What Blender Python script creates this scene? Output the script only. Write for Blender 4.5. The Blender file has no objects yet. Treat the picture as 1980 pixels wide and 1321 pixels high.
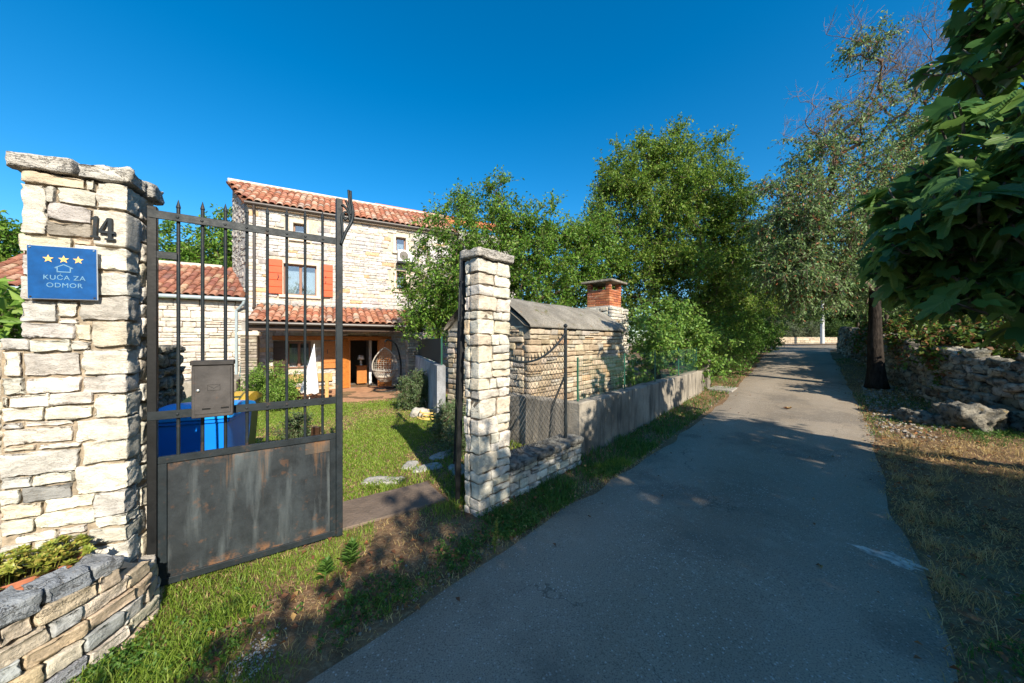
import bpy, math
import numpy as np
from mathutils import Vector, Matrix

# ------------------------------------------------------------------ camera, sky, sun, exposure
SC = bpy.context.scene
COL = SC.collection
cd = bpy.data.cameras.new('camera')
cam = bpy.data.objects.new('camera', cd)
COL.objects.link(cam)
cam.location = (0, 0, 1.55)
cam.rotation_euler = (math.radians(90), 0, 0)
cd.sensor_width = 36.0
cd.lens = 12.0
cd.clip_start = 0.05
cd.clip_end = 2000
SC.camera = cam

SUN_AZ = math.atan2(0.478, -0.878)      # compass angle of the sun, measured from +Y towards +X
SUN_EL = math.radians(32)
world = bpy.data.worlds.new('World')
SC.world = world
world.use_nodes = True
wn = world.node_tree
sky = wn.nodes.new('ShaderNodeTexSky')
sky.sky_type = 'NISHITA'
sky.sun_disc = False
sky.sun_elevation = SUN_EL
sky.sun_rotation = SUN_AZ
sky.altitude = 300
sky.air_density = 1.0
sky.dust_density = 0.7
sky.ozone_density = 4.0
hs = wn.nodes.new('ShaderNodeHueSaturation')
hs.inputs['Hue'].default_value = 0.493
hs.inputs['Saturation'].default_value = 1.37
hs.inputs['Value'].default_value = 0.97
wn.links.new(sky.outputs[0], hs.inputs['Color'])
wn.links.new(hs.outputs[0], wn.nodes['Background'].inputs[0])
wn.nodes['Background'].inputs[1].default_value = 0.118

sl = bpy.data.lights.new('sun', 'SUN')
sl.energy = 4.7
sl.angle = math.radians(0.5)
sl.color = (1.0, 0.91, 0.76)
sun = bpy.data.objects.new('sun', sl)
COL.objects.link(sun)
SUN_DIR = Vector((0.478 * math.cos(SUN_EL), -0.878 * math.cos(SUN_EL), math.sin(SUN_EL))).normalized()
sun.rotation_euler = SUN_DIR.to_track_quat('Z', 'Y').to_euler()
sun.location = (10, -20, 20)

SC.view_settings.view_transform = 'Standard'
SC.view_settings.look = 'None'
SC.view_settings.gamma = 1.0
SC.view_settings.use_curve_mapping = False
SC.view_settings.exposure = 0.88
SC.render.engine = 'CYCLES'
SC.cycles.max_bounces = 6
SC.cycles.transparent_max_bounces = 12

# ------------------------------------------------------------------ helpers
RNG = np.random.default_rng(11)
UP = Vector((0, 0, 1))
W = {}                                   # world matrix of each object that can be a parent


def reg(o, M):
    W[o.name] = M.copy()
    return o


def put(o, parent=None, M=None):
    M = M if M is not None else Matrix.Identity(4)
    o.matrix_basis = M
    COL.objects.link(o)
    if parent is not None:
        o.parent = parent
        o.matrix_parent_inverse = W[parent.name].inverted()
    return reg(o, M)


def tag(o, label=None, cat=None, group=None, kind=None):
    if label: o['label'] = label
    if cat: o['category'] = cat
    if group: o['group'] = group
    if kind: o['kind'] = kind
    return o


def thing(name, label, cat, loc, group=None):
    o = bpy.data.objects.new(name, None)
    o.empty_display_size = 0.2
    put(o, None, Matrix.Translation(Vector(loc)))
    return tag(o, label, cat, group)


def obj(name, me, m=None, parent=None, M=None, color=None):
    o = bpy.data.objects.new(name, me)
    if m is not None and len(me.materials) == 0:
        me.materials.append(m)
    if color is not None:
        o.color = (*color, 1.0)
    return put(o, parent, M)


def copy_thing(root, M, kids):
    r = root.copy()
    COL.objects.link(r)
    r.matrix_basis = M
    W[r.name] = M.copy()
    m = {root.name: r}
    for k in kids:
        c = k.copy()
        COL.objects.link(c)
        inv = k.matrix_parent_inverse.copy()
        c.parent = m[k.parent.name]
        c.matrix_parent_inverse = inv
        m[k.name] = c
    return r


def mesh_arr(name, v, faces, smooth=False, col=None):
    v = np.asarray(v, dtype=np.float32)
    faces = np.asarray(faces, dtype=np.int32)
    me = bpy.data.meshes.new(name)
    n, k = faces.shape
    me.vertices.add(len(v))
    me.vertices.foreach_set('co', v.ravel())
    me.loops.add(n * k)
    me.loops.foreach_set('vertex_index', faces.ravel())
    me.polygons.add(n)
    me.polygons.foreach_set('loop_start', np.arange(n, dtype=np.int32) * k)
    me.polygons.foreach_set('loop_total', np.full(n, k, dtype=np.int32))
    if smooth:
        me.polygons.foreach_set('use_smooth', np.ones(n, dtype=bool))
    if col is not None:
        a = me.color_attributes.new('tint', 'FLOAT_COLOR', 'POINT')
        c4 = np.ones((len(v), 4), dtype=np.float32)
        c4[:, :3] = col
        a.data.foreach_set('color', c4.ravel())
    me.update(calc_edges=True)
    return me


class MB:
    """collects shapes for one mesh"""
    def __init__(s):
        s.v, s.f = [], []

    def add(s, v, f):
        b = len(s.v)
        s.v += [tuple(p) for p in v]
        s.f += [tuple(i + b for i in q) for q in f]
        return s

    def box(s, x0, x1, y0, y1, z0, z1, M=None, c=0.0):
        """box with chamfered edges"""
        c = min(c, abs(x1 - x0) / 2.2, abs(y1 - y0) / 2.2, abs(z1 - z0) / 2.2)
        if c <= 0:
            v = [(x, y, z) for z in (z0, z1) for y in (y0, y1) for x in (x0, x1)]
            f = [(0, 2, 3, 1), (4, 5, 7, 6), (0, 1, 5, 4), (2, 6, 7, 3), (0, 4, 6, 2), (1, 3, 7, 5)]
        else:
            lo, hi = (x0, y0, z0), (x1, y1, z1)
            v, idx = [], {}
            for sx in (0, 1):
                for sy in (0, 1):
                    for sz in (0, 1):
                        for ax in range(3):
                            p = []
                            for k, sg in enumerate((sx, sy, sz)):
                                e = hi[k] if sg else lo[k]
                                p.append(e if k == ax else e + (-c if sg else c))
                            idx[(sx, sy, sz, ax)] = len(v)
                            v.append(tuple(p))
            f = []
            I = lambda sg, ax: idx[(*sg, ax)]
            for ax in range(3):
                o1, o2 = (ax + 1) % 3, (ax + 2) % 3
                for e in (0, 1):
                    q = []
                    for a, b in ((0, 0), (1, 0), (1, 1), (0, 1)):
                        sg = [0, 0, 0]
                        sg[ax], sg[o1], sg[o2] = e, a, b
                        q.append(I(sg, ax))
                    f.append(tuple(q if e else q[::-1]))
                for a in (0, 1):
                    for b in (0, 1):
                        s0, s1 = [0, 0, 0], [0, 0, 0]
                        s0[ax], s1[ax] = 0, 1
                        s0[o1] = s1[o1] = a
                        s0[o2] = s1[o2] = b
                        q = [I(s0, o1), I(s1, o1), I(s1, o2), I(s0, o2)]
                        f.append(tuple(q if a != b else q[::-1]))
            for sx in (0, 1):
                for sy in (0, 1):
                    for sz in (0, 1):
                        q = [I((sx, sy, sz), k) for k in range(3)]
                        f.append(tuple(q if (sx + sy + sz) % 2 else q[::-1]))
        if M is not None:
            v = [tuple(M @ Vector(p)) for p in v]
        return s.add(v, f)

    def tube(s, pts, r, n=8, cap=True):
        pts = [Vector(p) for p in pts]
        rs = r if isinstance(r, (list, tuple)) else [r] * len(pts)
        b = len(s.v)
        prev = None
        for i, p in enumerate(pts):
            d = (pts[min(i + 1, len(pts) - 1)] - pts[max(i - 1, 0)])
            d = d.normalized() if d.length > 1e-9 else Vector((0, 0, 1))
            if prev is None:
                a = d.orthogonal().normalized()
            else:
                a = prev - d * prev.dot(d)
                a = a.normalized() if a.length > 1e-6 else d.orthogonal().normalized()
            prev = a
            c = d.cross(a)
            for k in range(n):
                t = 2 * math.pi * k / n
                s.v.append(tuple(p + (a * math.cos(t) + c * math.sin(t)) * rs[i]))
        for i in range(len(pts) - 1):
            for k in range(n):
                k2 = (k + 1) % n
                s.f.append((b + i * n + k, b + i * n + k2, b + (i + 1) * n + k2, b + (i + 1) * n + k))
        if cap:
            s.f.append(tuple(b + k for k in range(n))[::-1])
            s.f.append(tuple(b + (len(pts) - 1) * n + k for k in range(n)))
        return s

    def prism(s, poly, y0, y1, M=None):
        """polygon in x,z extruded along y"""
        n = len(poly)
        v = [(x, y0, z) for x, z in poly] + [(x, y1, z) for x, z in poly]
        f = [tuple(range(n)), tuple(range(2 * n - 1, n - 1, -1))]
        f += [(i, i + n, (i + 1) % n + n, (i + 1) % n) for i in range(n)]
        if M is not None:
            v = [tuple(M @ Vector(p)) for p in v]
        return s.add(v, f)

    def lathe(s, prof, n=16, M=None):
        v, f = [], []
        for r, z in prof:
            for k in range(n):
                t = 2 * math.pi * k / n
                v.append((r * math.cos(t), r * math.sin(t), z))
        for i in range(len(prof) - 1):
            for k in range(n):
                k2 = (k + 1) % n
                f.append((i * n + k, i * n + k2, (i + 1) * n + k2, (i + 1) * n + k))
        f.append(tuple(range(n))[::-1])
        f.append(tuple((len(prof) - 1) * n + k for k in range(n)))
        if M is not None:
            v = [tuple(M @ Vector(p)) for p in v]
        return s.add(v, f)

    def mesh(s, name, smooth=False):
        me = bpy.data.meshes.new(name)
        me.from_pydata(s.v, [], s.f)
        if smooth:
            me.polygons.foreach_set('use_smooth', [True] * len(me.polygons))
        me.update()
        return me

    def build(s, name, m, parent=None, M=None, smooth=False, color=None):
        return obj(name, s.mesh(name, smooth), m, parent, M, color)


def frame(x, y, dx, dy, z=0.0):
    """local x along (dx,dy), local y to its left (into the wall), z up"""
    l = math.hypot(dx, dy)
    dx, dy = dx / l, dy / l
    return Matrix(((dx, -dy, 0, x), (dy, dx, 0, y), (0, 0, 1, z), (0, 0, 0, 1)))


def T(x, y, z):
    return Matrix.Translation((x, y, z))


# value noise on numpy points
def vnoise(p, seed=0):
    p = np.asarray(p, dtype=np.float64)
    i = np.floor(p).astype(np.int64)
    f = p - i
    u = f * f * (3 - 2 * f)
    out = np.zeros(len(p))
    for dx in (0, 1):
        for dy in (0, 1):
            for dz in (0, 1):
                h = (i[:, 0] + dx) * 374761393 + (i[:, 1] + dy) * 668265263 + (i[:, 2] + dz) * 1440662683 + seed * 974634777
                h = (h ^ (h >> 13)) & 0xffffffff
                h = (h * 1274126177) & 0xffffffff
                h = h ^ (h >> 16)
                w = (u[:, 0] if dx else 1 - u[:, 0]) * (u[:, 1] if dy else 1 - u[:, 1]) * (u[:, 2] if dz else 1 - u[:, 2])
                out += w * (h & 0xffff) / 32767.5
    return out - 1.0


def fbm(p, seed=0, o=3):
    r, a = 0, 1.0
    for k in range(o):
        r = r + a * vnoise(np.asarray(p) * 2.03 ** k, seed + k)
        a *= 0.5
    return r


def sstep(a, b, x):
    t = np.clip((np.asarray(x, dtype=float) - a) / (b - a), 0, 1)
    return t * t * (3 - 2 * t)


# ------------------------------------------------------------------ materials
def sr(r, g, b):
    f = lambda c: (c / 255 / 12.92) if c / 255 < 0.04045 else ((c / 255 + 0.055) / 1.055) ** 2.4
    return (f(r), f(g), f(b))


class NT:
    def __init__(s, name):
        s.m = bpy.data.materials.new(name)
        s.m.use_nodes = True
        s.t = s.m.node_tree
        s.b = s.t.nodes['Principled BSDF']
        s.out = s.t.nodes['Material Output']
        s.geo = s.n('ShaderNodeNewGeometry')

    def n(s, k, **kw):
        x = s.t.nodes.new(k)
        for a, v in kw.items():
            setattr(x, a, v)
        return x

    def l(s, a, b):
        s.t.links.new(a, b)

    def pos(s, scale=(1, 1, 1)):
        m = s.n('ShaderNodeVectorMath', operation='MULTIPLY')
        s.l(s.geo.outputs['Position'], m.inputs[0])
        m.inputs[1].default_value = scale
        return m.outputs[0]

    def noise(s, scale, detail=4, vec=None, rough=0.6):
        x = s.n('ShaderNodeTexNoise')
        x.inputs['Scale'].default_value = scale
        x.inputs['Detail'].default_value = detail
        x.inputs['Roughness'].default_value = rough
        s.l(vec if vec is not None else s.geo.outputs['Position'], x.inputs['Vector'])
        return x.outputs['Fac']

    def ramp(s, fac, stops, flat=False):
        x = s.n('ShaderNodeValToRGB')
        if flat:
            x.color_ramp.interpolation = 'CONSTANT'
        e = x.color_ramp.elements
        while len(e) < len(stops):
            e.new(0.5)
        for i, (p, c) in enumerate(stops):
            e[i].position = p
            e[i].color = (*c, 1) if len(c) == 3 else c
        s.l(fac, x.inputs[0])
        return x.outputs[0]

    def rng(s, fac, a, b, c, d):
        x = s.n('ShaderNodeMapRange')
        for i, v in enumerate((a, b, c, d)):
            x.inputs[i + 1].default_value = v
        s.l(fac, x.inputs[0])
        return x.outputs[0]

    def mix(s, fac, a, b, mode='MIX'):
        x = s.n('ShaderNodeMix', data_type='RGBA', blend_type=mode)
        for sock, v in ((x.inputs[0], fac), (x.inputs[6], a), (x.inputs[7], b)):
            if hasattr(v, 'is_output'):
                s.l(v, sock)
            else:
                sock.default_value = v if not isinstance(v, tuple) else (*v, 1)
        return x.outputs[2]

    def mul(s, a, b):
        x = s.n('ShaderNodeMath', operation='MULTIPLY')
        for sock, v in ((x.inputs[0], a), (x.inputs[1], b)):
            if hasattr(v, 'is_output'):
                s.l(v, sock)
            else:
                sock.default_value = v
        return x.outputs[0]

    def add(s, a, b):
        x = s.n('ShaderNodeMath', operation='ADD')
        for sock, v in ((x.inputs[0], a), (x.inputs[1], b)):
            if hasattr(v, 'is_output'):
                s.l(v, sock)
            else:
                sock.default_value = v
        return x.outputs[0]

    def bump(s, h, strength=0.5, dist=0.01):
        x = s.n('ShaderNodeBump')
        x.inputs['Strength'].default_value = strength
        x.inputs['Distance'].default_value = dist
        s.l(h, x.inputs['Height'])
        s.l(x.outputs[0], s.b.inputs['Normal'])

    def fin(s, color=None, rough=None, spec=None, metal=None):
        for key, v in (('Base Color', color), ('Roughness', rough), ('Specular IOR Level', spec), ('Metallic', metal)):
            if v is None:
                continue
            if hasattr(v, 'is_output'):
                s.l(v, s.b.inputs[key])
            else:
                s.b.inputs[key].default_value = (*v, 1) if isinstance(v, tuple) else v
        return s.m


def basic(name, c, rough=0.6, var=0.15, scale=8.0, bump=0.0, bscale=60.0, spec=0.4, metal=0.0, objcol=False):
    t = NT(name)
    base = c
    if objcol:
        base = t.n('ShaderNodeObjectInfo').outputs['Color']
    if var:
        f = t.rng(t.noise(scale, 4), 0.3, 0.7, 1 - var, 1 + var)
        h = t.n('ShaderNodeHueSaturation')
        t.l(f, h.inputs['Value'])
        if hasattr(base, 'is_output'):
            t.l(base, h.inputs['Color'])
        else:
            h.inputs['Color'].default_value = (*base, 1)
        base = h.outputs[0]
    if bump:
        t.bump(t.noise(bscale, 3), bump, 0.01)
    return t.fin(base, rough, spec, metal)


def stone_mat(name, attr=False, stain=(0.20, 0.185, 0.16), stain_amt=0.28, s1=5.0, bscale=38.0, bstr=0.52, lichen=0.0):
    t = NT(name)
    if attr:
        a = t.n('ShaderNodeAttribute', attribute_name='tint')
        base = a.outputs['Color']
    else:
        base = t.n('ShaderNodeObjectInfo').outputs['Color']
    n1 = t.noise(s1 * 2.2, 6)
    f = t.rng(n1, 0.3, 0.72, 0.72, 1.2)
    h = t.n('ShaderNodeHueSaturation')
    t.l(f, h.inputs['Value'])
    t.l(base, h.inputs['Color'])
    c = h.outputs[0]
    n2 = t.noise(s1, 5)
    c = t.mix(t.rng(n2, 0.52, 0.72, 0.0, stain_amt), c, stain)
    n3 = t.noise(34, 3)
    c = t.mix(t.rng(n3, 0.60, 0.75, 0.0, 0.35), c, (0.30, 0.24, 0.17))
    if lichen:
        c = t.mix(t.rng(t.noise(14, 4), 0.5, 0.62, 0.0, lichen), c, (0.035, 0.034, 0.03))
        c = t.mix(t.rng(t.noise(9, 4, vec=t.pos((1.3, 1.3, 1.3))), 0.62, 0.7, 0.0, 0.5), c, (0.32, 0.22, 0.07))
    cr = t.noise(bscale * 0.22, 5, vec=t.pos((1, 1, 2.6)), rough=0.65)
    band = t.n('ShaderNodeMath', operation='ABSOLUTE')
    t.l(t.add(cr, -0.5), band.inputs[0])
    crack = t.rng(band.outputs[0], 0.0, 0.012, 1.0, 0.0)
    c = t.mix(t.mul(crack, 0.3), c, (0.16, 0.125, 0.085))
    hsum = t.add(t.add(t.noise(bscale, 6, rough=0.7), t.mul(t.noise(bscale * 5, 3), 0.35)), t.mul(crack, -0.8))
    hsum = t.add(hsum, t.mul(cr, 2.2))
    t.bump(hsum, bstr, 0.02)
    return t.fin(c, 0.88, 0.2)


M_STONE = stone_mat('limestone')
M_STONE_A = stone_mat('limestone_joined', attr=True)
M_HUT = stone_mat('weathered_limestone', stain=(0.16, 0.12, 0.08), stain_amt=0.55, s1=2.5)
M_HUT_A = stone_mat('weathered_limestone_joined', True, stain=(0.16, 0.12, 0.08), stain_amt=0.55, s1=2.5)
M_DRY = stone_mat('dry_wall_rock', stain=(0.10, 0.09, 0.07), stain_amt=0.7, s1=4, bscale=22, bstr=1.0, lichen=0.75)
M_DRY_A = stone_mat('dry_wall_rock_joined', True, stain=(0.10, 0.09, 0.07), stain_amt=0.7, s1=4, bscale=22, bstr=1.0, lichen=0.75)
M_CAPSTONE = stone_mat('coping_stone', stain=(0.13, 0.14, 0.15), stain_amt=0.7, s1=4, bscale=26, bstr=0.9)
M_MORTAR = basic('mortar', (0.16, 0.13, 0.10), 0.95, 0.35, 25, 0.6, 80, 0.1)
M_MORTAR_M = basic('tan_mortar', (0.30, 0.245, 0.18), 0.95, 0.35, 25, 0.6, 80, 0.1)
M_MORTAR_L = basic('pale_mortar', (0.48, 0.42, 0.33), 0.95, 0.3, 18, 0.6, 60, 0.1)
M_DARK = basic('deep_joint', (0.06, 0.05, 0.04), 0.95, 0.3, 25, 0.3, 80, 0.1)


def concrete(name, c, streak=0.5, moss=0.0):
    t = NT(name)
    n1 = t.noise(1.6, 6)
    n2 = t.noise(6.0, 5, vec=t.pos((1, 1, 0.18)))
    n3 = t.noise(30, 4)
    col = t.mix(t.rng(n1, 0.35, 0.65, 0.0, 1.0), tuple(x * 0.62 for x in c), tuple(x * 1.2 for x in c))
    col = t.mix(t.rng(n2, 0.48, 0.72, 0.0, streak), col, (0.055, 0.052, 0.045))
    col = t.mix(t.rng(n3, 0.55, 0.75, 0.0, 0.4), col, (0.13, 0.11, 0.085))
    if moss:
        col = t.mix(t.rng(t.noise(3.5, 5), 0.55, 0.66, 0, moss), col, (0.075, 0.08, 0.03))
    t.bump(t.add(t.noise(45, 6), t.noise(7, 3)), 0.6, 0.02)
    return t.fin(col, 0.92, 0.2)


M_CONC = concrete('stained_concrete', (0.30, 0.265, 0.215), 0.95)
def vault_mat():
    t = NT('gritty_concrete_vault')
    c = t.mix(t.rng(t.noise(2.2, 6), 0.35, 0.65, 0, 1), (0.22, 0.20, 0.17), (0.40, 0.365, 0.31))
    c = t.mix(t.rng(t.noise(38, 5, rough=0.75), 0.42, 0.62, 0, 0.75), c, (0.13, 0.12, 0.10))
    c = t.mix(t.rng(t.noise(5.5, 5), 0.60, 0.68, 0, 0.8), c, (0.11, 0.115, 0.035))
    c = t.mix(t.rng(t.noise(9, 4), 0.63, 0.7, 0, 0.6), c, (0.22, 0.12, 0.05))
    t.bump(t.add(t.noise(34, 6, rough=0.75), t.noise(8, 4)), 1.0, 0.03)
    return t.fin(c, 0.95, 0.1)


M_CONC_ROOF = vault_mat()
M_SLAB = concrete('threshold_concrete', (0.20, 0.15, 0.115), 0.2)
M_RENDER = concrete('rough_cast_render', (0.42, 0.39, 0.35), 0.3)
M_BLUECONC = concrete('garden_concrete', (0.33, 0.34, 0.36), 0.5)


def iron(name, c=(0.0095, 0.0135, 0.016), streak=0.0, rust=0.15):
    t = NT(name)
    col = t.mix(t.rng(t.noise(9, 4), 0.35, 0.7, 0, 1), c, tuple(x * 1.9 for x in c))
    if streak:
        n = t.noise(7.5, 5, vec=t.pos((1, 1, 0.13)))
        col = t.mix(t.rng(n, 0.50, 0.68, 0, streak), col, (0.125, 0.145, 0.15))
        n = t.noise(1.7, 4)
        col = t.mix(t.rng(n, 0.46, 0.66, 0, 0.45), col, (0.032, 0.038, 0.04))
        n = t.noise(13, 4, vec=t.pos((1, 1, 0.07)))
        sep = t.n('ShaderNodeSeparateXYZ')
        t.l(t.geo.outputs['Position'], sep.inputs[0])
        top = t.rng(sep.outputs[2], 0.35, 0.85, 0.0, 1.0)
        col = t.mix(t.mul(t.rng(n, 0.56, 0.68, 0, 0.8), top), col, (0.24, 0.12, 0.045))
        edge = t.ramp(sep.outputs[2], [(0.0, (1, 1, 1)), (0.10, (0.9, 0.9, 0.9)), (0.15, (0, 0, 0)), (0.74, (0, 0, 0)), (0.80, (0.8, 0.8, 0.8)), (1.0, (0.8, 0.8, 0.8))])
        col = t.mix(t.mul(t.rng(t.noise(11, 5, rough=0.7), 0.47, 0.6, 0, 0.8), edge), col, (0.21, 0.10, 0.045))
        col = t.mix(t.rng(t.noise(2.6, 6, vec=t.pos((1, 1, 0.4)), rough=0.7), 0.50, 0.62, 0, 0.5), col, (0.045, 0.056, 0.062))
    col = t.mix(t.rng(t.noise(16, 5), 0.60, 0.70, 0, rust), col, (0.17, 0.075, 0.03))
    t.bump(t.noise(70, 4), 0.25, 0.004)
    return t.fin(col, t.rng(t.noise(20, 3), 0.3, 0.7, 0.42, 0.65), 0.32)


M_IRON = iron('painted_iron', rust=0.25)
M_POST_SHADED = iron('shaded_iron', (0.004, 0.0045, 0.005), 0.0, 0.05)  # near-black base that puts the pillar's shade into the hinge post colour
M_PANEL = iron('weathered_sheet_iron', (0.013, 0.016, 0.0185), 0.8, 0.3)
M_RUST = iron('rusty_plate', (0.045, 0.038, 0.032), 0.3, 0.85)
M_BOX = iron('mailbox_metal', (0.042, 0.038, 0.036), 0.0, 0.3)
M_BOXLID = iron('mailbox_lid_metal', (0.024, 0.022, 0.021), 0.0, 0.1)
M_BLACK = basic('black_slot', (0.004, 0.004, 0.004), 0.8, 0)
M_STEEL = basic('bright_steel', (0.6, 0.6, 0.58), 0.3, 0.1, metal=1.0)


def tile_mat():
    t = NT('terracotta_tile')
    base = t.n('ShaderNodeObjectInfo').outputs['Color']
    f = t.rng(t.noise(7, 5), 0.3, 0.7, 0.7, 1.22)
    h = t.n('ShaderNodeHueSaturation')
    t.l(f, h.inputs['Value'])
    t.l(base, h.inputs['Color'])
    c = t.mix(t.rng(t.noise(11, 4), 0.58, 0.72, 0, 0.6), h.outputs[0], (0.09, 0.07, 0.055))
    c = t.mix(t.rng(t.noise(4, 4), 0.55, 0.75, 0, 0.45), c, (0.5, 0.38, 0.28))
    t.bump(t.noise(60, 4), 0.3, 0.006)
    return t.fin(c, 0.85, 0.2)


M_TILE = tile_mat()
M_TILE_BED = basic('tile_channel', (0.17, 0.075, 0.045), 0.9, 0.3, 10, 0.4, 50, 0.1)
M_RIDGE = basic('ridge_mortar', (0.55, 0.47, 0.38), 0.9, 0.2, 12, 0.4, 50, 0.1)


def wood(name, c, ring=0.35):
    t = NT(name)
    n = t.noise(14, 5, vec=t.pos((1, 1, 4)))
    n2 = t.noise(3, 4)
    col = t.mix(t.rng(n, 0.35, 0.65, 0, 1), tuple(x * (1 - ring) for x in c), tuple(x * (1 + ring * 0.6) for x in c))
    col = t.mix(t.rng(n2, 0.4, 0.7, 0, 0.3), col, tuple(x * 0.6 for x in c))
    t.bump(n, 0.2, 0.004)
    return t.fin(col, 0.45, 0.4)


M_WOOD_OR = wood('varnished_orange_wood', (0.48, 0.17, 0.035))
M_WOOD_RED = basic('orange_red_paint', (0.56, 0.075, 0.012), 0.5, 0.12, 6, 0.15, 60)
M_WOOD_DK = wood('dark_brown_timber', (0.055, 0.028, 0.016))
M_WOOD_PALE = wood('pale_garden_timber', (0.55, 0.34, 0.13))
M_FRAME = basic('brown_window_frame', (0.22, 0.11, 0.07), 0.5, 0.1)
M_SURR = basic('pale_window_surround', (0.62, 0.53, 0.42), 0.9, 0.12, 9, 0.3, 60, 0.2)
M_CURT = basic('white_net_curtain', (0.75, 0.76, 0.78), 0.9, 0.08, 20)
M_WHITE = basic('white_canvas', (0.8, 0.8, 0.8), 0.85, 0.06, 10)
M_WHITEP = basic('white_enamel', (0.75, 0.75, 0.73), 0.4, 0.05)
M_GUTTER = basic('brown_gutter', (0.05, 0.038, 0.032), 0.4, 0.15)
M_GUTTER_G = basic('grey_zinc_gutter', (0.30, 0.36, 0.38), 0.4, 0.12)
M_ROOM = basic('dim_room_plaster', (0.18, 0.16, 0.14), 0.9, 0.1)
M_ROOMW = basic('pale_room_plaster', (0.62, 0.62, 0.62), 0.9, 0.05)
M_PATIO = basic('terracotta_paving', (0.44, 0.24, 0.135), 0.8, 0.25, 4, 0.3, 40, 0.3)
M_BLUE = basic('blue_plastic', (0.006, 0.20, 0.80), 0.35, 0.05, 5)
M_BLUE_LID = basic('bright_blue_plastic', (0.01, 0.30, 0.80), 0.35, 0.05, 5)
M_YELLOW = basic('yellow_plastic', (0.62, 0.38, 0.03), 0.4, 0.08, 5)
M_OLIVE = basic('olive_green_plastic', (0.12, 0.15, 0.05), 0.45, 0.08, 5)
M_RUBBER = basic('black_rubber', (0.015, 0.015, 0.015), 0.7, 0.1)
M_SIGN = basic('blue_sign_enamel', (0.003, 0.065, 0.225), 0.35, 0.2, 22, 0.0)
M_SIGN_EDGE = basic('aluminium_edge', (0.6, 0.62, 0.63), 0.4, 0.05, metal=0.6)
M_STAR = basic('gold_star_print', (0.85, 0.50, 0.16), 0.5, 0.1, 60)
M_LETTER = basic('pale_sign_print', (0.13, 0.27, 0.40), 0.5, 0.15, 80)
M_TERRA = basic('terracotta_pot_clay', (0.42, 0.15, 0.08), 0.85, 0.2, 14, 0.2, 60)
M_SOIL = basic('potting_soil', (0.06, 0.045, 0.03), 0.95, 0.3, 30, 0.8, 60, 0.1)
M_GREENWIRE = basic('green_coated_wire', (0.02, 0.10, 0.06), 0.5, 0.1)
M_WIRE = basic('galvanised_wire', (0.035, 0.035, 0.033), 0.5, 0.15)
M_SHADE = basic('dark_green_screen', (0.008, 0.022, 0.022), 0.8, 0.2, 20)
M_HOSE = basic('yellow_hose_rubber', (0.72, 0.50, 0.14), 0.5, 0.12, 10)
M_WICKER = basic('grey_wicker', (0.38, 0.34, 0.29), 0.7, 0.3, 30)
M_CUSHION = basic('pale_cushion_cloth', (0.5, 0.44, 0.36), 0.9, 0.3, 14)
M_TEAL = basic('teal_cloth', (0.02, 0.16, 0.17), 0.8, 0.2)
M_POLE = basic('grey_pole_concrete', (0.5, 0.5, 0.48), 0.8, 0.1, 3)
M_ASH = basic('white_ash', (0.6, 0.58, 0.55), 0.95, 0.2, 30)


def brick_mat():
    t = NT('chimney_brick')
    base = t.n('ShaderNodeObjectInfo').outputs['Color']
    f = t.rng(t.noise(20, 4), 0.3, 0.7, 0.75, 1.2)
    h = t.n('ShaderNodeHueSaturation')
    t.l(f, h.inputs['Value'])
    t.l(base, h.inputs['Color'])
    c = t.mix(t.rng(t.noise(9, 4), 0.6, 0.68, 0, 0.5), h.outputs[0], (0.55, 0.45, 0.36))
    t.bump(t.noise(90, 3), 0.3, 0.005)
    return t.fin(c, 0.9, 0.15)


M_BRICK = brick_mat()


def glass_mat():
    t = NT('window_glass')
    tr = t.n('ShaderNodeBsdfTransparent')
    tr.inputs[0].default_value = (0.75, 0.8, 0.82, 1)
    gl = t.n('ShaderNodeBsdfGlossy')
    gl.inputs['Roughness'].default_value = 0.02
    fr = t.n('ShaderNodeFresnel')
    fr.inputs[0].default_value = 1.6
    mx = t.n('ShaderNodeMixShader')
    a = t.add(fr.outputs[0], 0.12)
    t.l(a, mx.inputs[0])
    t.l(tr.outputs[0], mx.inputs[1])
    t.l(gl.outputs[0], mx.inputs[2])
    t.l(mx.outputs[0], t.out.inputs['Surface'])
    return t.m


M_GLASS = glass_mat()


def leaf_mat(name, tints, trans=0.35, rough=0.5, spec=0.35, sheen=None):
    """tints: colours picked per leaf"""
    t = NT(name)
    r = t.geo.outputs['Random Per Island']
    n = len(tints)
    c = t.ramp(r, [(i / n, tints[i]) for i in range(n)], True)
    tr = t.n('ShaderNodeBsdfTranslucent')
    h = t.n('ShaderNodeHueSaturation')
    h.inputs['Value'].default_value = 1.5
    h.inputs['Hue'].default_value = 0.493
    t.l(c, h.inputs['Color'])
    t.l(h.outputs[0], tr.inputs[0])
    mx = t.n('ShaderNodeMixShader')
    mx.inputs[0].default_value = trans
    t.fin(c, rough, spec)
    t.l(t.b.outputs[0], mx.inputs[1])
    t.l(tr.outputs[0], mx.inputs[2])
    t.l(mx.outputs[0], t.out.inputs['Surface'])
    return t.m


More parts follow.
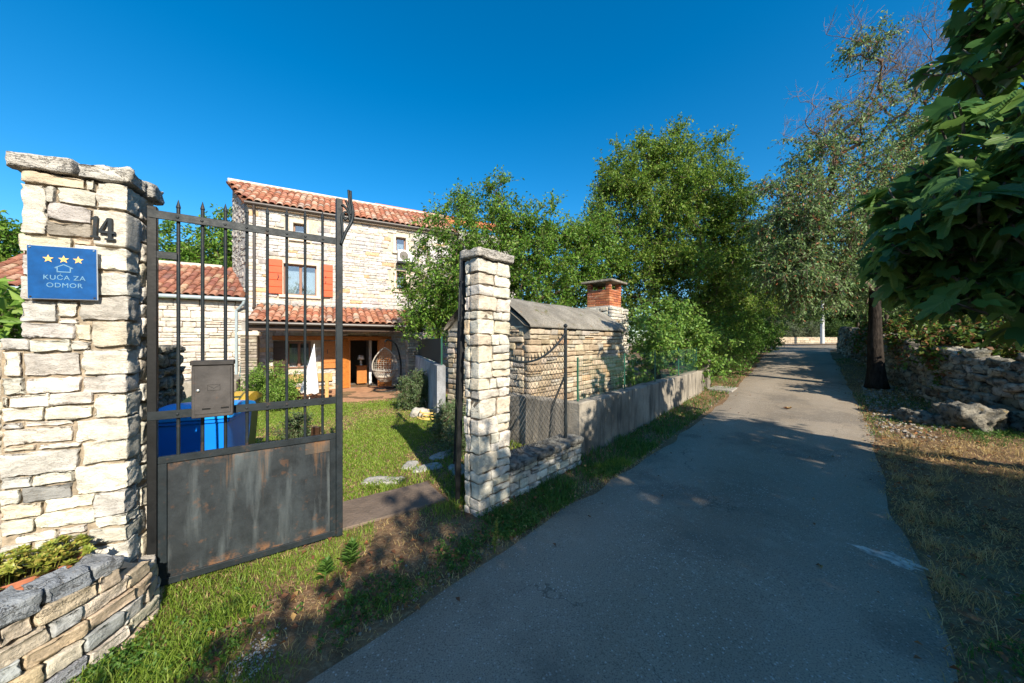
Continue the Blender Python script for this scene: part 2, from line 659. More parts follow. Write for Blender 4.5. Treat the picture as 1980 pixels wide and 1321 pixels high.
LF_A = leaf_mat('plum_leaf', [(0.0736, 0.1748, 0.0188), (0.1136, 0.2355, 0.0236), (0.1604, 0.2888, 0.033), (0.0935, 0.1975, 0.0236), (0.2006, 0.2888, 0.0472)])
LF_B = leaf_mat('tall_tree_leaf', [(0.0789, 0.1682, 0.0212), (0.1316, 0.2369, 0.026), (0.1842, 0.2904, 0.0354), (0.1053, 0.1912, 0.0236), (0.2237, 0.2904, 0.0531)])
LF_D = leaf_mat('dry_olive_leaf', [(0.138, 0.2319, 0.072), (0.184, 0.2716, 0.09), (0.1035, 0.1855, 0.054), (0.2185, 0.2915, 0.12), (0.1495, 0.2385, 0.078), (0.115, 0.2054, 0.06), (0.1725, 0.2517, 0.09), (0.1955, 0.2716, 0.114), (0.0978, 0.1789, 0.054), (0.161, 0.2385, 0.078), (0.1265, 0.212, 0.066), (0.1495, 0.2253, 0.072), (0.322, 0.1325, 0.054)], 0.3)
LF_E = leaf_mat('dark_leaf', [(0.0406, 0.0894, 0.0209), (0.065, 0.13, 0.0269), (0.0975, 0.1625, 0.0299), (0.0731, 0.1381, 0.0299)], 0.3)
LF_H = leaf_mat('hedge_leaf', [(0.0675, 0.1708, 0.0194), (0.1013, 0.2228, 0.0243), (0.135, 0.2673, 0.034), (0.0844, 0.1857, 0.0267)], 0.3)
LF_BUSH = leaf_mat('lilac_leaf', [(0.1056, 0.2144, 0.0398), (0.1528, 0.2794, 0.0454), (0.2114, 0.3167, 0.0567), (0.1293, 0.2422, 0.034)], 0.3)
LF_FIG = leaf_mat('fig_leaf', [(0.0413, 0.1206, 0.0403), (0.0597, 0.1498, 0.0437), (0.078, 0.1768, 0.0403), (0.1148, 0.208, 0.0403)], 0.3, 0.42, 0.45)
LF_IVY = leaf_mat('ivy_leaf', [(0.06, 0.13, 0.02), (0.10, 0.17, 0.03), (0.15, 0.19, 0.035), (0.2, 0.09, 0.035)], 0.35)
LF_OLIVE = leaf_mat('silver_olive_leaf', [(0.12, 0.15, 0.08), (0.17, 0.20, 0.11), (0.10, 0.13, 0.06)], 0.25)
LF_LAV = leaf_mat('rosemary_leaf', [(0.09, 0.15, 0.06), (0.14, 0.20, 0.09), (0.18, 0.22, 0.12), (0.10, 0.17, 0.05)], 0.3)
LF_LIME = leaf_mat('bright_bush_leaf', [(0.125, 0.2375, 0.0312), (0.175, 0.3, 0.0438), (0.225, 0.3375, 0.0625)], 0.35)
LF_SUCC = leaf_mat('sedum_leaf', [(0.22, 0.26, 0.04), (0.32, 0.33, 0.06), (0.16, 0.21, 0.035), (0.36, 0.30, 0.07)], 0.2, 0.4)
LF_GRASS = leaf_mat('green_grass', [(0.1294, 0.2208, 0.022), (0.1869, 0.276, 0.033), (0.2444, 0.3174, 0.0495), (0.1581, 0.2346, 0.0275)], 0.35, 0.55)
LF_DRY = leaf_mat('dry_grass', [(0.483, 0.3565, 0.1575), (0.391, 0.2875, 0.126), (0.575, 0.437, 0.21), (0.322, 0.2415, 0.105)], 0.3, 0.7, 0.2)
LF_WEED = leaf_mat('weed_leaf', [(0.05, 0.13, 0.02), (0.08, 0.17, 0.03), (0.11, 0.20, 0.04)], 0.35)
LF_FALLEN = leaf_mat('fallen_leaf', [(0.30, 0.13, 0.05), (0.22, 0.10, 0.05), (0.42, 0.26, 0.10), (0.16, 0.07, 0.035)], 0.15, 0.7, 0.2)
M_TWIG = basic('twig_bark', (0.13, 0.09, 0.065), 0.9, 0.25, 20)
M_TWIG_L = basic('pale_bare_twig', (0.20, 0.15, 0.125), 0.9, 0.25, 20)


def bark(name, c):
    t = NT(name)
    n = t.noise(18, 5, vec=t.pos((1, 1, 0.3)))
    col = t.mix(t.rng(n, 0.35, 0.65, 0, 1), tuple(x * 0.45 for x in c), tuple(x * 1.4 for x in c))
    t.bump(n, 1.0, 0.03)
    return t.fin(col, 0.95, 0.1)


M_BARK = bark('rough_bark', (0.09, 0.07, 0.052))
M_BARK_SHADED = bark('shaded_rough_bark', (0.034, 0.027, 0.022))  # bark colour darkened to stand in for the fig's shade on the trunk
M_BARK_F = bark('fig_bark', (0.12, 0.11, 0.095))


def ground_mat():
    t = NT('dry_soil_and_straw')
    n1, n2, n3 = t.noise(0.7, 6), t.noise(5, 6), t.noise(40, 4)
    c = t.mix(t.rng(n1, 0.4, 0.62, 0, 1), (0.18, 0.105, 0.06), (0.25, 0.165, 0.09))
    c = t.mix(t.rng(n2, 0.45, 0.7, 0, 0.85), c, (0.10, 0.065, 0.038))
    c = t.mix(t.rng(n3, 0.5, 0.75, 0, 0.6), c, (0.42, 0.33, 0.2))
    t.bump(t.add(t.noise(28, 6), t.noise(6, 3)), 0.8, 0.03)
    return t.fin(c, 0.95, 0.1)


def asphalt_mat():
    t = NT('old_asphalt')
    n1, n2 = t.noise(0.5, 5), t.noise(3.0, 6)
    c = t.mix(t.rng(n1, 0.35, 0.65, 0, 1), (0.235, 0.19, 0.14), (0.33, 0.27, 0.2))
    c = t.mix(t.rng(n2, 0.5, 0.75, 0, 0.5), c, (0.30, 0.265, 0.22))
    dt = t.n('ShaderNodeVectorMath', operation='DOT_PRODUCT')
    t.l(t.geo.outputs['Position'], dt.inputs[0])
    dt.inputs[1].default_value = (0.731, -0.682, 0.0)
    tt = t.add(dt.outputs['Value'], t.mul(t.add(t.noise(1.1, 3), -0.5), 0.35))
    wear = t.ramp(t.rng(tt, -1.8, 0.45, 0.0, 1.0), [(0.0, (0.0, 0.0, 0.0)), (0.2, (0.6, 0.6, 0.6)), (0.42, (0.05, 0.05, 0.05)), (0.6, (0.1, 0.1, 0.1)), (0.8, (0.55, 0.55, 0.55)), (1.0, (0.0, 0.0, 0.0))])
    c = t.mix(wear, c, (0.36, 0.305, 0.242))
    c = t.mix(t.rng(t.noise(0.9, 6), 0.54, 0.62, 0, 0.5), c, (0.15, 0.13, 0.108))
    c = t.mix(t.rng(t.noise(2.1, 7, rough=0.75), 0.56, 0.66, 0, 0.45), c, (0.42, 0.36, 0.285))
    vc = t.n('ShaderNodeTexVoronoi', feature='DISTANCE_TO_EDGE')
    vc.inputs['Scale'].default_value = 0.75
    wob = t.n('ShaderNodeVectorMath', operation='ADD')
    nz = t.n('ShaderNodeTexNoise')
    nz.inputs['Scale'].default_value = 3.0
    nz.inputs['Detail'].default_value = 6
    t.l(t.geo.outputs['Position'], nz.inputs['Vector'])
    t.l(t.geo.outputs['Position'], wob.inputs[0])
    t.l(nz.outputs['Color'], wob.inputs[1])
    t.l(wob.outputs[0], vc.inputs['Vector'])
    crk = t.mul(t.rng(vc.outputs['Distance'], 0.0, 0.008, 1.0, 0.0), t.rng(t.noise(0.7, 3), 0.5, 0.58, 0.0, 0.65))
    c = t.mix(crk, c, (0.05, 0.045, 0.04))
    v = t.n('ShaderNodeTexVoronoi')
    v.inputs['Scale'].default_value = 62
    t.l(t.geo.outputs['Position'], v.inputs['Vector'])
    patch = t.rng(t.noise(1.3, 4), 0.4, 0.66, 0.0, 1.0)
    sep = t.n('ShaderNodeSeparateColor')
    t.l(v.outputs['Color'], sep.inputs[0])
    pick = t.rng(sep.outputs[0], 0.68, 0.85, 0.0, 1.0)
    spot = t.mul(t.mul(t.rng(v.outputs['Distance'], 0.18, 0.42, 1.0, 0.0), pick), t.add(t.mul(patch, 0.7), 0.3))
    c = t.mix(spot, c, (0.62, 0.58, 0.53))
    c = t.mix(t.rng(t.noise(130, 2), 0.5, 0.68, 0, 0.7), c, (0.075, 0.07, 0.064))
    t.bump(t.add(t.noise(120, 3), t.mul(t.noise(9, 3), 0.4)), 0.7, 0.006)
    return t.fin(c, 0.9, 0.2)


M_GROUND = ground_mat()
M_ASPHALT = asphalt_mat()

# ------------------------------------------------------------------ terrain
UX, UY = 0.682, 0.731        # along the lane
RS = np.array([-300, 0, 3, 5.3, 10, 14, 18, 22, 28, 37, 60, 400.0])
RZ = np.array([0, 0, 0, 0.03, 0.27, 0.60, 0.90, 1.11, 1.26, 1.35, 1.40, 1.4])


def st(x, y):
    return UX * x + UY * y, UY * x - UX * y


def xy(s, t):
    return UX * s + UY * t, UY * s - UX * t


def bend(s):
    return -0.42 * sstep(8, 22, s)


def rz(s):
    s = np.asarray(s, dtype=float)
    return (np.interp(s - 0.8, RS, RZ) + np.interp(s, RS, RZ) + np.interp(s + 0.8, RS, RZ)) / 3


def gz(x, y):
    x, y = np.asarray(x, dtype=float), np.asarray(y, dtype=float)
    s, t = st(x, y)
    t = t - bend(s)
    R = rz(s)
    dg = (x + 1.35) * -0.464 + (y - 2.67) * 0.886
    G = np.interp(dg, [-1, 0, 3, 8, 14], [0, 0, -0.06, -0.28, -0.31])
    w = sstep(-2.5, -4.4, t)
    z = R * (1 - w) + G * w
    p = np.stack([x.ravel() * 1.7, y.ravel() * 1.7, np.zeros(x.size)], 1)
    nz = fbm(p, 5, 3).reshape(x.shape) * 0.016
    off = 1 - sstep(-2.5, -2.0, t) * (1 - sstep(0.6, 1.1, t))
    lift = sstep(0.7, 3.0, t) * 0.06
    return z + nz * off - 0.012 * (1 - off) + lift


xs = np.concatenate([[-400, -200, -100, -60, -35, -22, -17], np.arange(-14, 22.01, 0.16), [24, 28, 34, 42, 60, 100, 200, 400]])
ys = np.concatenate([[-300, -120, -50, -25, -12, -8], np.arange(-5, 22.01, 0.16), [24, 28, 32, 38, 46, 60, 100, 200, 400]])
gx, gy = np.meshgrid(xs, ys)
zz = gz(gx, gy)
nx_, ny_ = len(xs), len(ys)
ii = (np.arange(ny_ - 1)[:, None] * nx_ + np.arange(nx_ - 1)[None, :]).ravel()
g = obj('ground', mesh_arr('ground', np.stack([gx, gy, zz], -1).reshape(-1, 3), np.stack([ii, ii + 1, ii + nx_ + 1, ii + nx_], 1), True), M_GROUND)
tag(g, 'dry brown earth verges and garden soil', None, kind='structure')

# the lane
S = np.concatenate([np.arange(-12, 31.0, 0.14)])
TT = np.linspace(0, 1, 13)
el = -1.78 + vnoise(np.stack([S * 2.2, S * 0, S * 0], 1), 3) * 0.05 + vnoise(np.stack([S * 0.6, S * 0, S * 0], 1), 4) * 0.06
er = 0.42 + vnoise(np.stack([S * 2.2, S * 0, S * 0], 1), 7) * 0.04 + vnoise(np.stack([S * 0.6, S * 0, S * 0], 1), 8) * 0.04
flare = sstep(23.5, 29, S)
el = el + bend(S) - flare * 6
er = er + bend(S) + flare * 5
rt = el[:, None] + (er - el)[:, None] * TT[None, :]
rs_ = np.repeat(S[:, None], len(TT), 1)
rx, ry = xy(rs_, rt)
zr = rz(rs_) + 0.010 - 0.02 * (np.abs(TT - 0.5)[None, :] * 2) ** 4
nn = len(TT)
ii = (np.arange(len(S) - 1)[:, None] * nn + np.arange(nn - 1)[None, :]).ravel()
r = obj('road', mesh_arr('road', np.stack([rx, ry, zr], -1).reshape(-1, 3), np.stack([ii, ii + 1, ii + nn + 1, ii + nn], 1), True), M_ASPHALT)
tag(r, 'narrow grey asphalt lane rising gently to a crossing', None, kind='structure')
# crossing street
m = MB()
cv = []
for k in range(41):
    f = k / 40
    a = Vector((20 - 12, 26.2)).lerp(Vector((44, 30.0)), f)
    b = Vector((20 - 12, 30.0)).lerp(Vector((44, 34.2)), f)
    for p in (a, b):
        cv.append((p.x, p.y, float(rz(UX * p.x + UY * p.y)) + 0.02))
m.add(cv, [(2 * k, 2 * k + 2, 2 * k + 3, 2 * k + 1) for k in range(40)])
tag(m.build('crossing_street', M_ASPHALT), 'asphalt street crossing the far end of the lane', None, kind='structure')

# ------------------------------------------------------------------ stones
def rockbox(dims, seg, seed, k=7.0, amp=0.01, freq=14.0, warp=0.0, flat=False, fine=0.0):
    """rounded, rough block of real size dims centred at the origin"""
    n = seg
    idx, pts, faces = {}, [], []

    def vid(i, j, l):
        key = (i, j, l)
        if key not in idx:
            idx[key] = len(pts)
            pts.append((2 * i / n[0] - 1, 2 * j / n[1] - 1, 2 * l / n[2] - 1))
        return idx[key]
    for ax in range(3):
        o1, o2 = (ax + 1) % 3, (ax + 2) % 3
        for e in (0, n[ax]):
            for a in range(n[o1]):
                for b in range(n[o2]):
                    q = []
                    for da, db in ((0, 0), (1, 0), (1, 1), (0, 1)):
                        c = [0, 0, 0]
                        c[ax], c[o1], c[o2] = e, a + da, b + db
                        q.append(vid(*c))
                    faces.append(q if e else q[::-1])
    q = np.array(pts)
    d = np.array(dims)
    if k >= 10:
        q = np.sin(q * math.pi / 2)
    nrm = (np.abs(q) ** k).sum(1) ** (1 / k)
    q = q / nrm[:, None]
    p = q * d / 2
    nv = np.sign(q) * np.abs(q) ** (k - 1) / d
    nv /= np.linalg.norm(nv, axis=1)[:, None]
    off = seed * 3.77
    a = fbm(p * freq + off, seed, 3)
    p = p + nv * (a * amp)[:, None]
    if fine:
        p = p + nv * (np.abs(fbm(p * (freq * 1.1, freq * 1.6, freq * 2.4) + off, seed + 9, 3)) * -fine)[:, None]
    if warp:
        w1 = vnoise(p * (1.2 / max(dims)) + off, seed + 31)
        w2 = vnoise(p * (1.2 / max(dims)) + off + 50, seed + 32)
        p[:, 2] += w1 * warp * dims[2]
        p[:, 0] += w2 * warp * dims[2]
    return mesh_arr('stone', p, faces, not flat)


LIBD = (0.30, 0.16, 0.12)
LIB = [rockbox(LIBD, (5, 2, 3), 100 + i, 13.0, 0.008, 19, 0.10) for i in range(14)]
LIB_FLAT = [rockbox(LIBD, (5, 2, 3), 140 + i, 18.0, 0.011, 22, 0.09, True) for i in range(14)]
LIB_RAG = [rockbox((0.26, 0.24, 0.17), (6, 5, 5), 180 + i, 5.0, 0.030, 10, 0.2, True, 0.025) for i in range(16)]
for me in LIB:
    me.materials.append(None)
    me.materials[0] = M_STONE


def lib_for(mat, src):
    out = []
    for me in src:
        c = me.copy()
        c.materials.clear()
        c.materials.append(mat)
        out.append(c)
    return out


LIBS = {('limestone', 0): lib_for(M_STONE, LIB), ('limestone', 1): lib_for(M_STONE, LIB_FLAT), ('hut', 0): lib_for(M_HUT, LIB),
        ('hut', 1): lib_for(M_HUT, LIB_FLAT), ('dry', 2): lib_for(M_DRY, LIB_RAG)}


def layout(u0, u1, z0, z1, hm, wm, rng, hv=0.35, wv=0.45, split=0.12):
    """courses of rubble: list of (ua, ub, za, zb)"""
    out, z = [], z0
    while z < z1 - 1e-4:
        h = hm * (1 + rng.uniform(-hv, hv))
        if z1 - z - h < hm * 0.5:
            h = z1 - z
        u = u0
        while u < u1 - 1e-4:
            w = wm * (1 + rng.uniform(-wv, wv)) * (1.0 + 0.4 * (h / hm - 1))
            if u1 - u - w < wm * 0.4:
                w = u1 - u
            if rng.random() < split:
                m_ = rng.uniform(0.4, 0.6)
                out.append((u, u + w, z, z + h * m_))
                out.append((u, u + w, z + h * m_, z + h))
            else:
                out.append((u, u + w, z, z + h))
            u += w
        z += h
    return out


def pick(pal, rng):
    ws = np.array([p[0] for p in pal], dtype=float)
    c = np.array(pal[rng.choice(len(pal), p=ws / ws.sum())][1])
    return tuple(np.clip(c * rng.uniform(0.86, 1.14) * (1 + rng.uniform(-0.03, 0.03, 3)), 0, 0.9))


PAL_CREAM = [(6, (0.65, 0.605, 0.52)), (5, (0.61, 0.565, 0.485)), (2, (0.62, 0.55, 0.43)), (2, (0.52, 0.495, 0.45)), (0.5, (0.54, 0.44, 0.31))]
PAL_HOUSE = [(6, (0.594, 0.561, 0.5265)), (5, (0.5544, 0.5202, 0.4807)), (2, (0.6138, 0.5202, 0.412)), (0.5, (0.594, 0.408, 0.2289)), (1.5, (0.5346, 0.51, 0.5036)), (0.5, (0.4158, 0.3774, 0.3548))]
PAL_WING = [(5, (0.62, 0.56, 0.48)), (4, (0.57, 0.51, 0.44)), (1, (0.50, 0.42, 0.33))]
PAL_HUT = [(4, (0.47, 0.375, 0.26)), (3, (0.52, 0.43, 0.31)), (3, (0.40, 0.305, 0.20)), (1, (0.50, 0.33, 0.19)), (2, (0.42, 0.375, 0.31)), (1, (0.56, 0.48, 0.37))]
PAL_BASE = [(3, (0.488, 0.42, 0.322)), (3, (0.5612, 0.456, 0.322)), (3, (0.4026, 0.408, 0.4025)), (2, (0.3294, 0.348, 0.368)), (2, (0.5734, 0.456, 0.2875))]
PAL_BASE_TAN = [(3, (0.56, 0.49, 0.385)), (3, (0.60, 0.54, 0.45)), (2, (0.54, 0.43, 0.30)), (1, (0.48, 0.46, 0.42))]
PAL_DRY = [(4, (0.319, 0.29, 0.231)), (3, (0.4205, 0.3842, 0.308)), (3, (0.2175, 0.1958, 0.154)), (1, (0.4785, 0.4495, 0.378))]


def masonry(parent, F, rects, depth, pal, rng, key=('limestone', 1), gap=0.008, proud=0.012, limit=300, attr_mat=None, rot=0.0, name='stone', lib_d=LIBD, hole=None, dark=None, y_in=0.0):
    """lays stones of the library in wall frame F; those past LIMIT are joined into one mesh"""
    libs = LIBS[key]
    if hole is not None:
        rects = [q for q in rects if not any(q[0] < h[1] and q[1] > h[0] and q[2] < h[3] and q[3] > h[2] for h in hole)]
    order = sorted(rects, key=lambda q: -(q[1] - q[0]) * (q[3] - q[2]))
    vs, fs, cs, b = [], [], [], 0
    for i, (a, c, z0, z1) in enumerate(order):
        w, h = max(c - a - gap, 0.012), max(z1 - z0 - gap, 0.01)
        d = depth * rng.uniform(0.85, 1.1)
        fr = y_in - proud * rng.uniform(-0.4, 1.0)
        L = libs[rng.integers(len(libs))]
        M = F @ T((a + c) / 2, fr + d / 2, (z0 + z1) / 2)
        if rot:
            M = M @ Matrix.Rotation(rng.uniform(-rot, rot), 4, 'Y') @ Matrix.Rotation(rng.uniform(-rot, rot), 4, 'Z') @ Matrix.Rotation(rng.uniform(-rot, rot), 4, 'X')
        M = M @ Matrix.Diagonal((w / lib_d[0] * (1 if rng.random() < 0.5 else -1) * 1.02, d / lib_d[1], h / lib_d[2] * 1.02, 1))
        colr = pick(pal, rng)
        if i < limit:
            obj(name, L, None, parent, M, colr)
        else:
            n = len(L.vertices)
            co = np.empty(n * 3, dtype=np.float32)
            L.vertices.foreach_get('co', co)
            co = co.reshape(-1, 3)
            A = np.array(M)
            vs.append(co @ A[:3, :3].T + A[:3, 3])
            lf = np.array([p.vertices[:] for p in L.polygons]) + b
            fs.append(lf)
            cs.append(np.repeat(np.array([colr]), n, 0))
            b += n
    if vs:
        o = obj('small_' + name + 'work', mesh_arr('stonework', np.concatenate(vs), np.concatenate(fs), False, np.concatenate(cs)), attr_mat, parent)
        o['kind'] = 'stuff'


# ------------------------------------------------------------------ gate pillar with the number
FP = frame(-2.164, 1.92, 0.915, 0.403)
FS = frame(-2.164, 1.92, -0.403, 0.915)   # side face, x runs back; local y points to the left
PIL = [(-0.408, -0.319, 2.118, 2.384), (-0.401, -0.166, 2.375, 2.436), (-0.164, -0.13, 2.374, 2.43), (-0.314, -0.284, 2.285, 2.368), (-0.28, -0.130, 2.285, 2.372), (-0.128, 0.0, 2.28, 2.425), (-0.316, -0.14, 2.192, 2.282), (-0.318, -0.14, 2.112, 2.190), (-0.138, 0.0, 2.078, 2.277),
 (-0.41, -0.219, 2.015, 2.11), (-0.215, -0.144, 2.074, 2.108), (-0.215, 0.0, 1.943, 2.071), (-0.41, -0.217, 1.894, 2.012), (-0.215, 0.0, 1.805, 1.940), (-0.41, -0.217, 1.765, 1.891), (-0.408, -0.276, 1.651, 1.762), (-0.273, -0.198, 1.679, 1.767), (-0.194, 0.0, 1.665, 1.802), (-0.273, -0.198, 1.648, 1.676),
 (-0.408, -0.211, 1.565, 1.647), (-0.209, -0.148, 1.555, 1.645), (-0.144, 0.0, 1.518, 1.662), (-0.471, -0.374, 1.502, 1.563), (-0.371, -0.227, 1.495, 1.562), (-0.225, -0.148, 1.503, 1.553), (-0.471, -0.401, 1.369, 1.5), (-0.398, -0.186, 1.369, 1.493), (-0.182, 0.0, 1.369, 1.515),
 (-0.471, -0.394, 1.272, 1.366), (-0.39, -0.186, 1.28, 1.366), (-0.182, 0.0, 1.264, 1.366), (-0.471, -0.449, 1.209, 1.268), (-0.445, -0.305, 1.208, 1.276), (-0.301, -0.138, 1.208, 1.276), (-0.134, 0.0, 1.128, 1.261), (-0.471, -0.325, 1.134, 1.206), (-0.32, -0.138, 1.134, 1.205), (-0.471, -0.402, 1.102, 1.131), (-0.399, -0.215, 1.102, 1.131),
 (-0.471, -0.217, 1.013, 1.099), (-0.213, 0.0, 1.003, 1.125), (-0.471, -0.356, 0.984, 1.010), (-0.343, -0.19, 0.984, 1.010), (-0.471, -0.19, 0.860, 0.981), (-0.184, 0.0, 0.878, 1.0), (-0.471, -0.367, 0.794, 0.857), (-0.363, -0.215, 0.796, 0.857), (-0.211, 0.0, 0.722, 0.875), (-0.471, -0.408, 0.715, 0.791), (-0.403, -0.215, 0.710, 0.793),
 (-0.471, -0.327, 0.637, 0.711), (-0.321, -0.134, 0.644, 0.719), (-0.13, 0.0, 0.583, 0.719), (-0.351, -0.136, 0.560, 0.641), (-0.471, -0.354, 0.558, 0.634), (-0.132, 0.0, 0.518, 0.580), (-0.417, -0.276, 0.506, 0.556), (-0.273, -0.164, 0.516, 0.556), (-0.16, 0.0, 0.430, 0.515), (-0.365, -0.164, 0.442, 0.512), (-0.471, -0.369, 0.434, 0.503), (-0.365, -0.162, 0.37, 0.438), (-0.158, 0.0, 0.29, 0.427),
 (-0.471, -0.37, 0.34, 0.43), (-0.471, -0.25, 0.24, 0.335), (-0.245, -0.162, 0.24, 0.367), (-0.158, 0.0, 0.14, 0.286), (-0.36, -0.16, 0.12, 0.236), (-0.36, 0.0, -0.05, 0.135)]
pil = thing('gate_pillar', 'tall pale stone gate pillar carrying the number and the blue sign', 'gate pillar', (-2.3, 2.0, 0))
rg = np.random.default_rng(5)
GREYS = {7: (0.31, 0.275, 0.225), 49: (0.27, 0.265, 0.25), 17: (0.43, 0.40, 0.355), 22: (0.47, 0.45, 0.42), 43: (0.50, 0.475, 0.43), 52: (0.5, 0.47, 0.43)}
for i, (a, c, z0, z1) in enumerate(PIL):
    w, h = c - a - 0.001, z1 - z0 - 0.001
    dep = 0.135 + rg.uniform(-0.01, 0.01)
    tall = z1 - z0 > 0.035
    me = rockbox((w, dep, h), (max(5, int(w / 0.014)), 7, max(5, int(h / 0.013))), 300 + i, 24, 0.006, 15, 0.07, False, 0.014)
    if i == 8:   # the dressed block with the number
        me = rockbox((w, dep, h), (8, 5, 9), 300 + i, 18, 0.002, 14, 0.02, False, 0.001)
    colr = GREYS.get(i) or pick(PAL_CREAM, rg)
    if i in (0, 5, 8, 27, 40):
        colr = (0.61, 0.565, 0.48)
    M = FP @ T((a + c) / 2, dep / 2 - rg.uniform(-0.003, 0.007) + (0.004 if not tall else 0), (z0 + z1) / 2) @ Matrix.Rotation(rg.uniform(-0.02, 0.02), 4, 'Y')
    obj('stone', me, M_STONE, pil, M, colr)
# side face
z = -0.03
while z < 2.40:
    h = rg.uniform(0.08, 0.16)
    if 2.43 - z - h < 0.06:
        h = 2.43 - z
    w0 = rg.uniform(0.125, 0.15)
    for a, c in ((0.135, 0.285),) if rg.random() < 0.6 else ((0.135, 0.20), (0.20, 0.285)):
        me = rockbox((0.14, c - a - 0.006, h - 0.008), (5, max(4, int((c - a) / 0.02)), max(4, int(h / 0.018))), int(500 + z * 100 + a * 50), 14, 0.011, 17, 0.08, False, 0.012)
        M = FP @ T(-0.068 + rg.uniform(-0.004, 0.008), (a + c) / 2, z + h / 2)
        obj('stone', me, M_STONE, pil, M, pick(PAL_CREAM, rg))
    z += h
m = MB()
m.box(-0.40, -0.022, 0.022, 0.26, -0.1, 2.43, FP)
m.box(-0.5, -0.401, 0.022, 0.26, -0.1, 1.54, FP)
m.build('mortar_core', M_MORTAR_M, pil)
for j, (a, c, y0, y1, z0, z1, cc) in enumerate([(-0.45, -0.205, -0.03, 0.16, 2.438, 2.522, (0.50, 0.47, 0.42)), (-0.195, 0.03, -0.03, 0.15, 2.43, 2.515, (0.56, 0.53, 0.47)), (-0.20, 0.045, 0.15, 0.32, 2.42, 2.525, (0.45, 0.43, 0.39)), (-0.45, -0.21, 0.165, 0.31, 2.438, 2.52, (0.47, 0.44, 0.39))]):
    me = rockbox((c - a, y1 - y0, z1 - z0), (12, 9, 6), 800 + j, 12, 0.009, 12, 0.06, False, 0.014)
    obj('capstone', me, M_CAPSTONE, pil, FP @ T((a + c) / 2, (y0 + y1) / 2, (z0 + z1) / 2) @ Matrix.Rotation(-0.025, 4, 'Y'), cc)

# wall to the left of the pillar
gw = thing('garden_wall', 'low pale stone wall joining the numbered gate pillar at its outer side', 'wall', (-3.0, 1.6, 0))
masonry(gw, FP, layout(-1.5, -0.475, 0, 1.55, 0.09, 0.2, rg), 0.13, PAL_CREAM, rg)
m = MB()
m.box(-1.5, -0.475, 0.05, 0.24, -0.1, 1.53, FP)
m.build('mortar_core', M_MORTAR, gw)

# number and sign
nb = thing('house_number', 'black metal house number 14 fixed to the upper pillar stone', 'house number', tuple(FP @ Vector((-0.093, -0.01, 2.17))))
one = [(0.0, 0.0), (0.034, 0.0), (0.034, 0.009), (0.025, 0.012), (0.025, 0.118), (0.017, 0.118), (0.0, 0.104), (0.0, 0.096), (0.010, 0.101), (0.010, 0.012), (0.0, 0.009)]
MB().prism(one, -0.022, -0.010, FP @ T(-0.138, 0, 2.115) @ Matrix.Rotation(0.03, 4, 'Y')).build('digit', M_IRON, nb)
f4 = MB()
f4.prism([(0.036, 0.0), (0.052, 0.0), (0.052, 0.115), (0.036, 0.115)], -0.022, -0.010, FP @ T(-0.105, 0, 2.113))
f4.prism([(0.0, 0.03), (0.064, 0.03), (0.064, 0.043), (0.0, 0.043)], -0.0225, -0.0095, FP @ T(-0.105, 0, 2.113))
f4.prism([(0.0, 0.0435), (0.013, 0.0435), (0.040, 0.1145), (0.033, 0.1145)], -0.0221, -0.0101, FP @ T(-0.105, 0, 2.113))
f4.prism([(0.024, -0.006), (0.064, -0.006), (0.064, 0.004), (0.024, 0.004)], -0.0226, -0.0094, FP @ T(-0.105, 0, 2.113))
f4.build('digit', M_IRON, nb)

sg = thing('wall_sign', 'blue holiday house sign with three gold stars on the gate pillar', 'sign', tuple(FP @ Vector((-0.233, -0.02, 1.9))))
FSN = FP @ T(-0.233, -0.030, 1.910) @ Matrix.Rotation(-0.012, 4, 'Y')
MB().box(-0.129, 0.129, 0.0, 0.006, -0.139, 0.139, FSN, 0.002).build('plate', M_SIGN_EDGE, sg)
MB().box(-0.126, 0.126, -0.0012, 0.002, -0.136, 0.136, FSN).build('enamel_face', M_SIGN, sg)


def star(cx, cz, R):
    return [(cx + (R if k % 2 == 0 else R * 0.4) * math.sin(k * math.pi / 5), cz + (R if k % 2 == 0 else R * 0.4) * math.cos(k * math.pi / 5)) for k in range(10)]


for cx, cz in ((-0.052, 0.072), (0.004, 0.072), (0.058, 0.072)):
    MB().prism(star(cx, cz, 0.0215), -0.0026, -0.001, FSN).build('gold_star', M_STAR, sg)
hm = MB()
lw = 0.0022
for (ax, az), (bx, bz) in (((-0.030, 0.026), (0.004, 0.0445)), ((0.004, 0.0445), (0.038, 0.026)), ((-0.020, 0.031), (-0.020, 0.006)), ((0.028, 0.031), (0.028, 0.006)), ((-0.022, 0.006), (0.030, 0.006)), ((-0.030, 0.026), (-0.022, 0.026)), ((0.030, 0.026), (0.038, 0.026))):
    dx, dz = bx - ax, bz - az
    l = math.hypot(dx, dz)
    px, pz = -dz / l * lw, dx / l * lw
    hm.prism([(ax - px, az - pz), (bx - px, bz - pz), (bx + px, bz + pz), (ax + px, az + pz)], -0.0027, -0.001, FSN)
hm.build('house_emblem', M_LETTER, sg)
for txt, cz, size in (('KUĆA ZA', -0.036, 0.034), ('ODMOR', -0.076, 0.034)):
    cu = bpy.data.curves.new('lettering', 'FONT')
    cu.body = txt
    cu.size = size
    cu.align_x = 'CENTER'
    cu.extrude = 0.0006
    cu.space_character = 1.08
    tmp = bpy.data.objects.new('lettering_outline', cu)
    me = bpy.data.meshes.new_from_object(tmp)
    bpy.data.objects.remove(tmp)
    me.materials.append(M_LETTER)
    o = bpy.data.objects.new('lettering', me)
    put(o, sg, FSN @ T(0.006, -0.0022, cz) @ Matrix.Rotation(math.pi / 2, 4, 'X'))
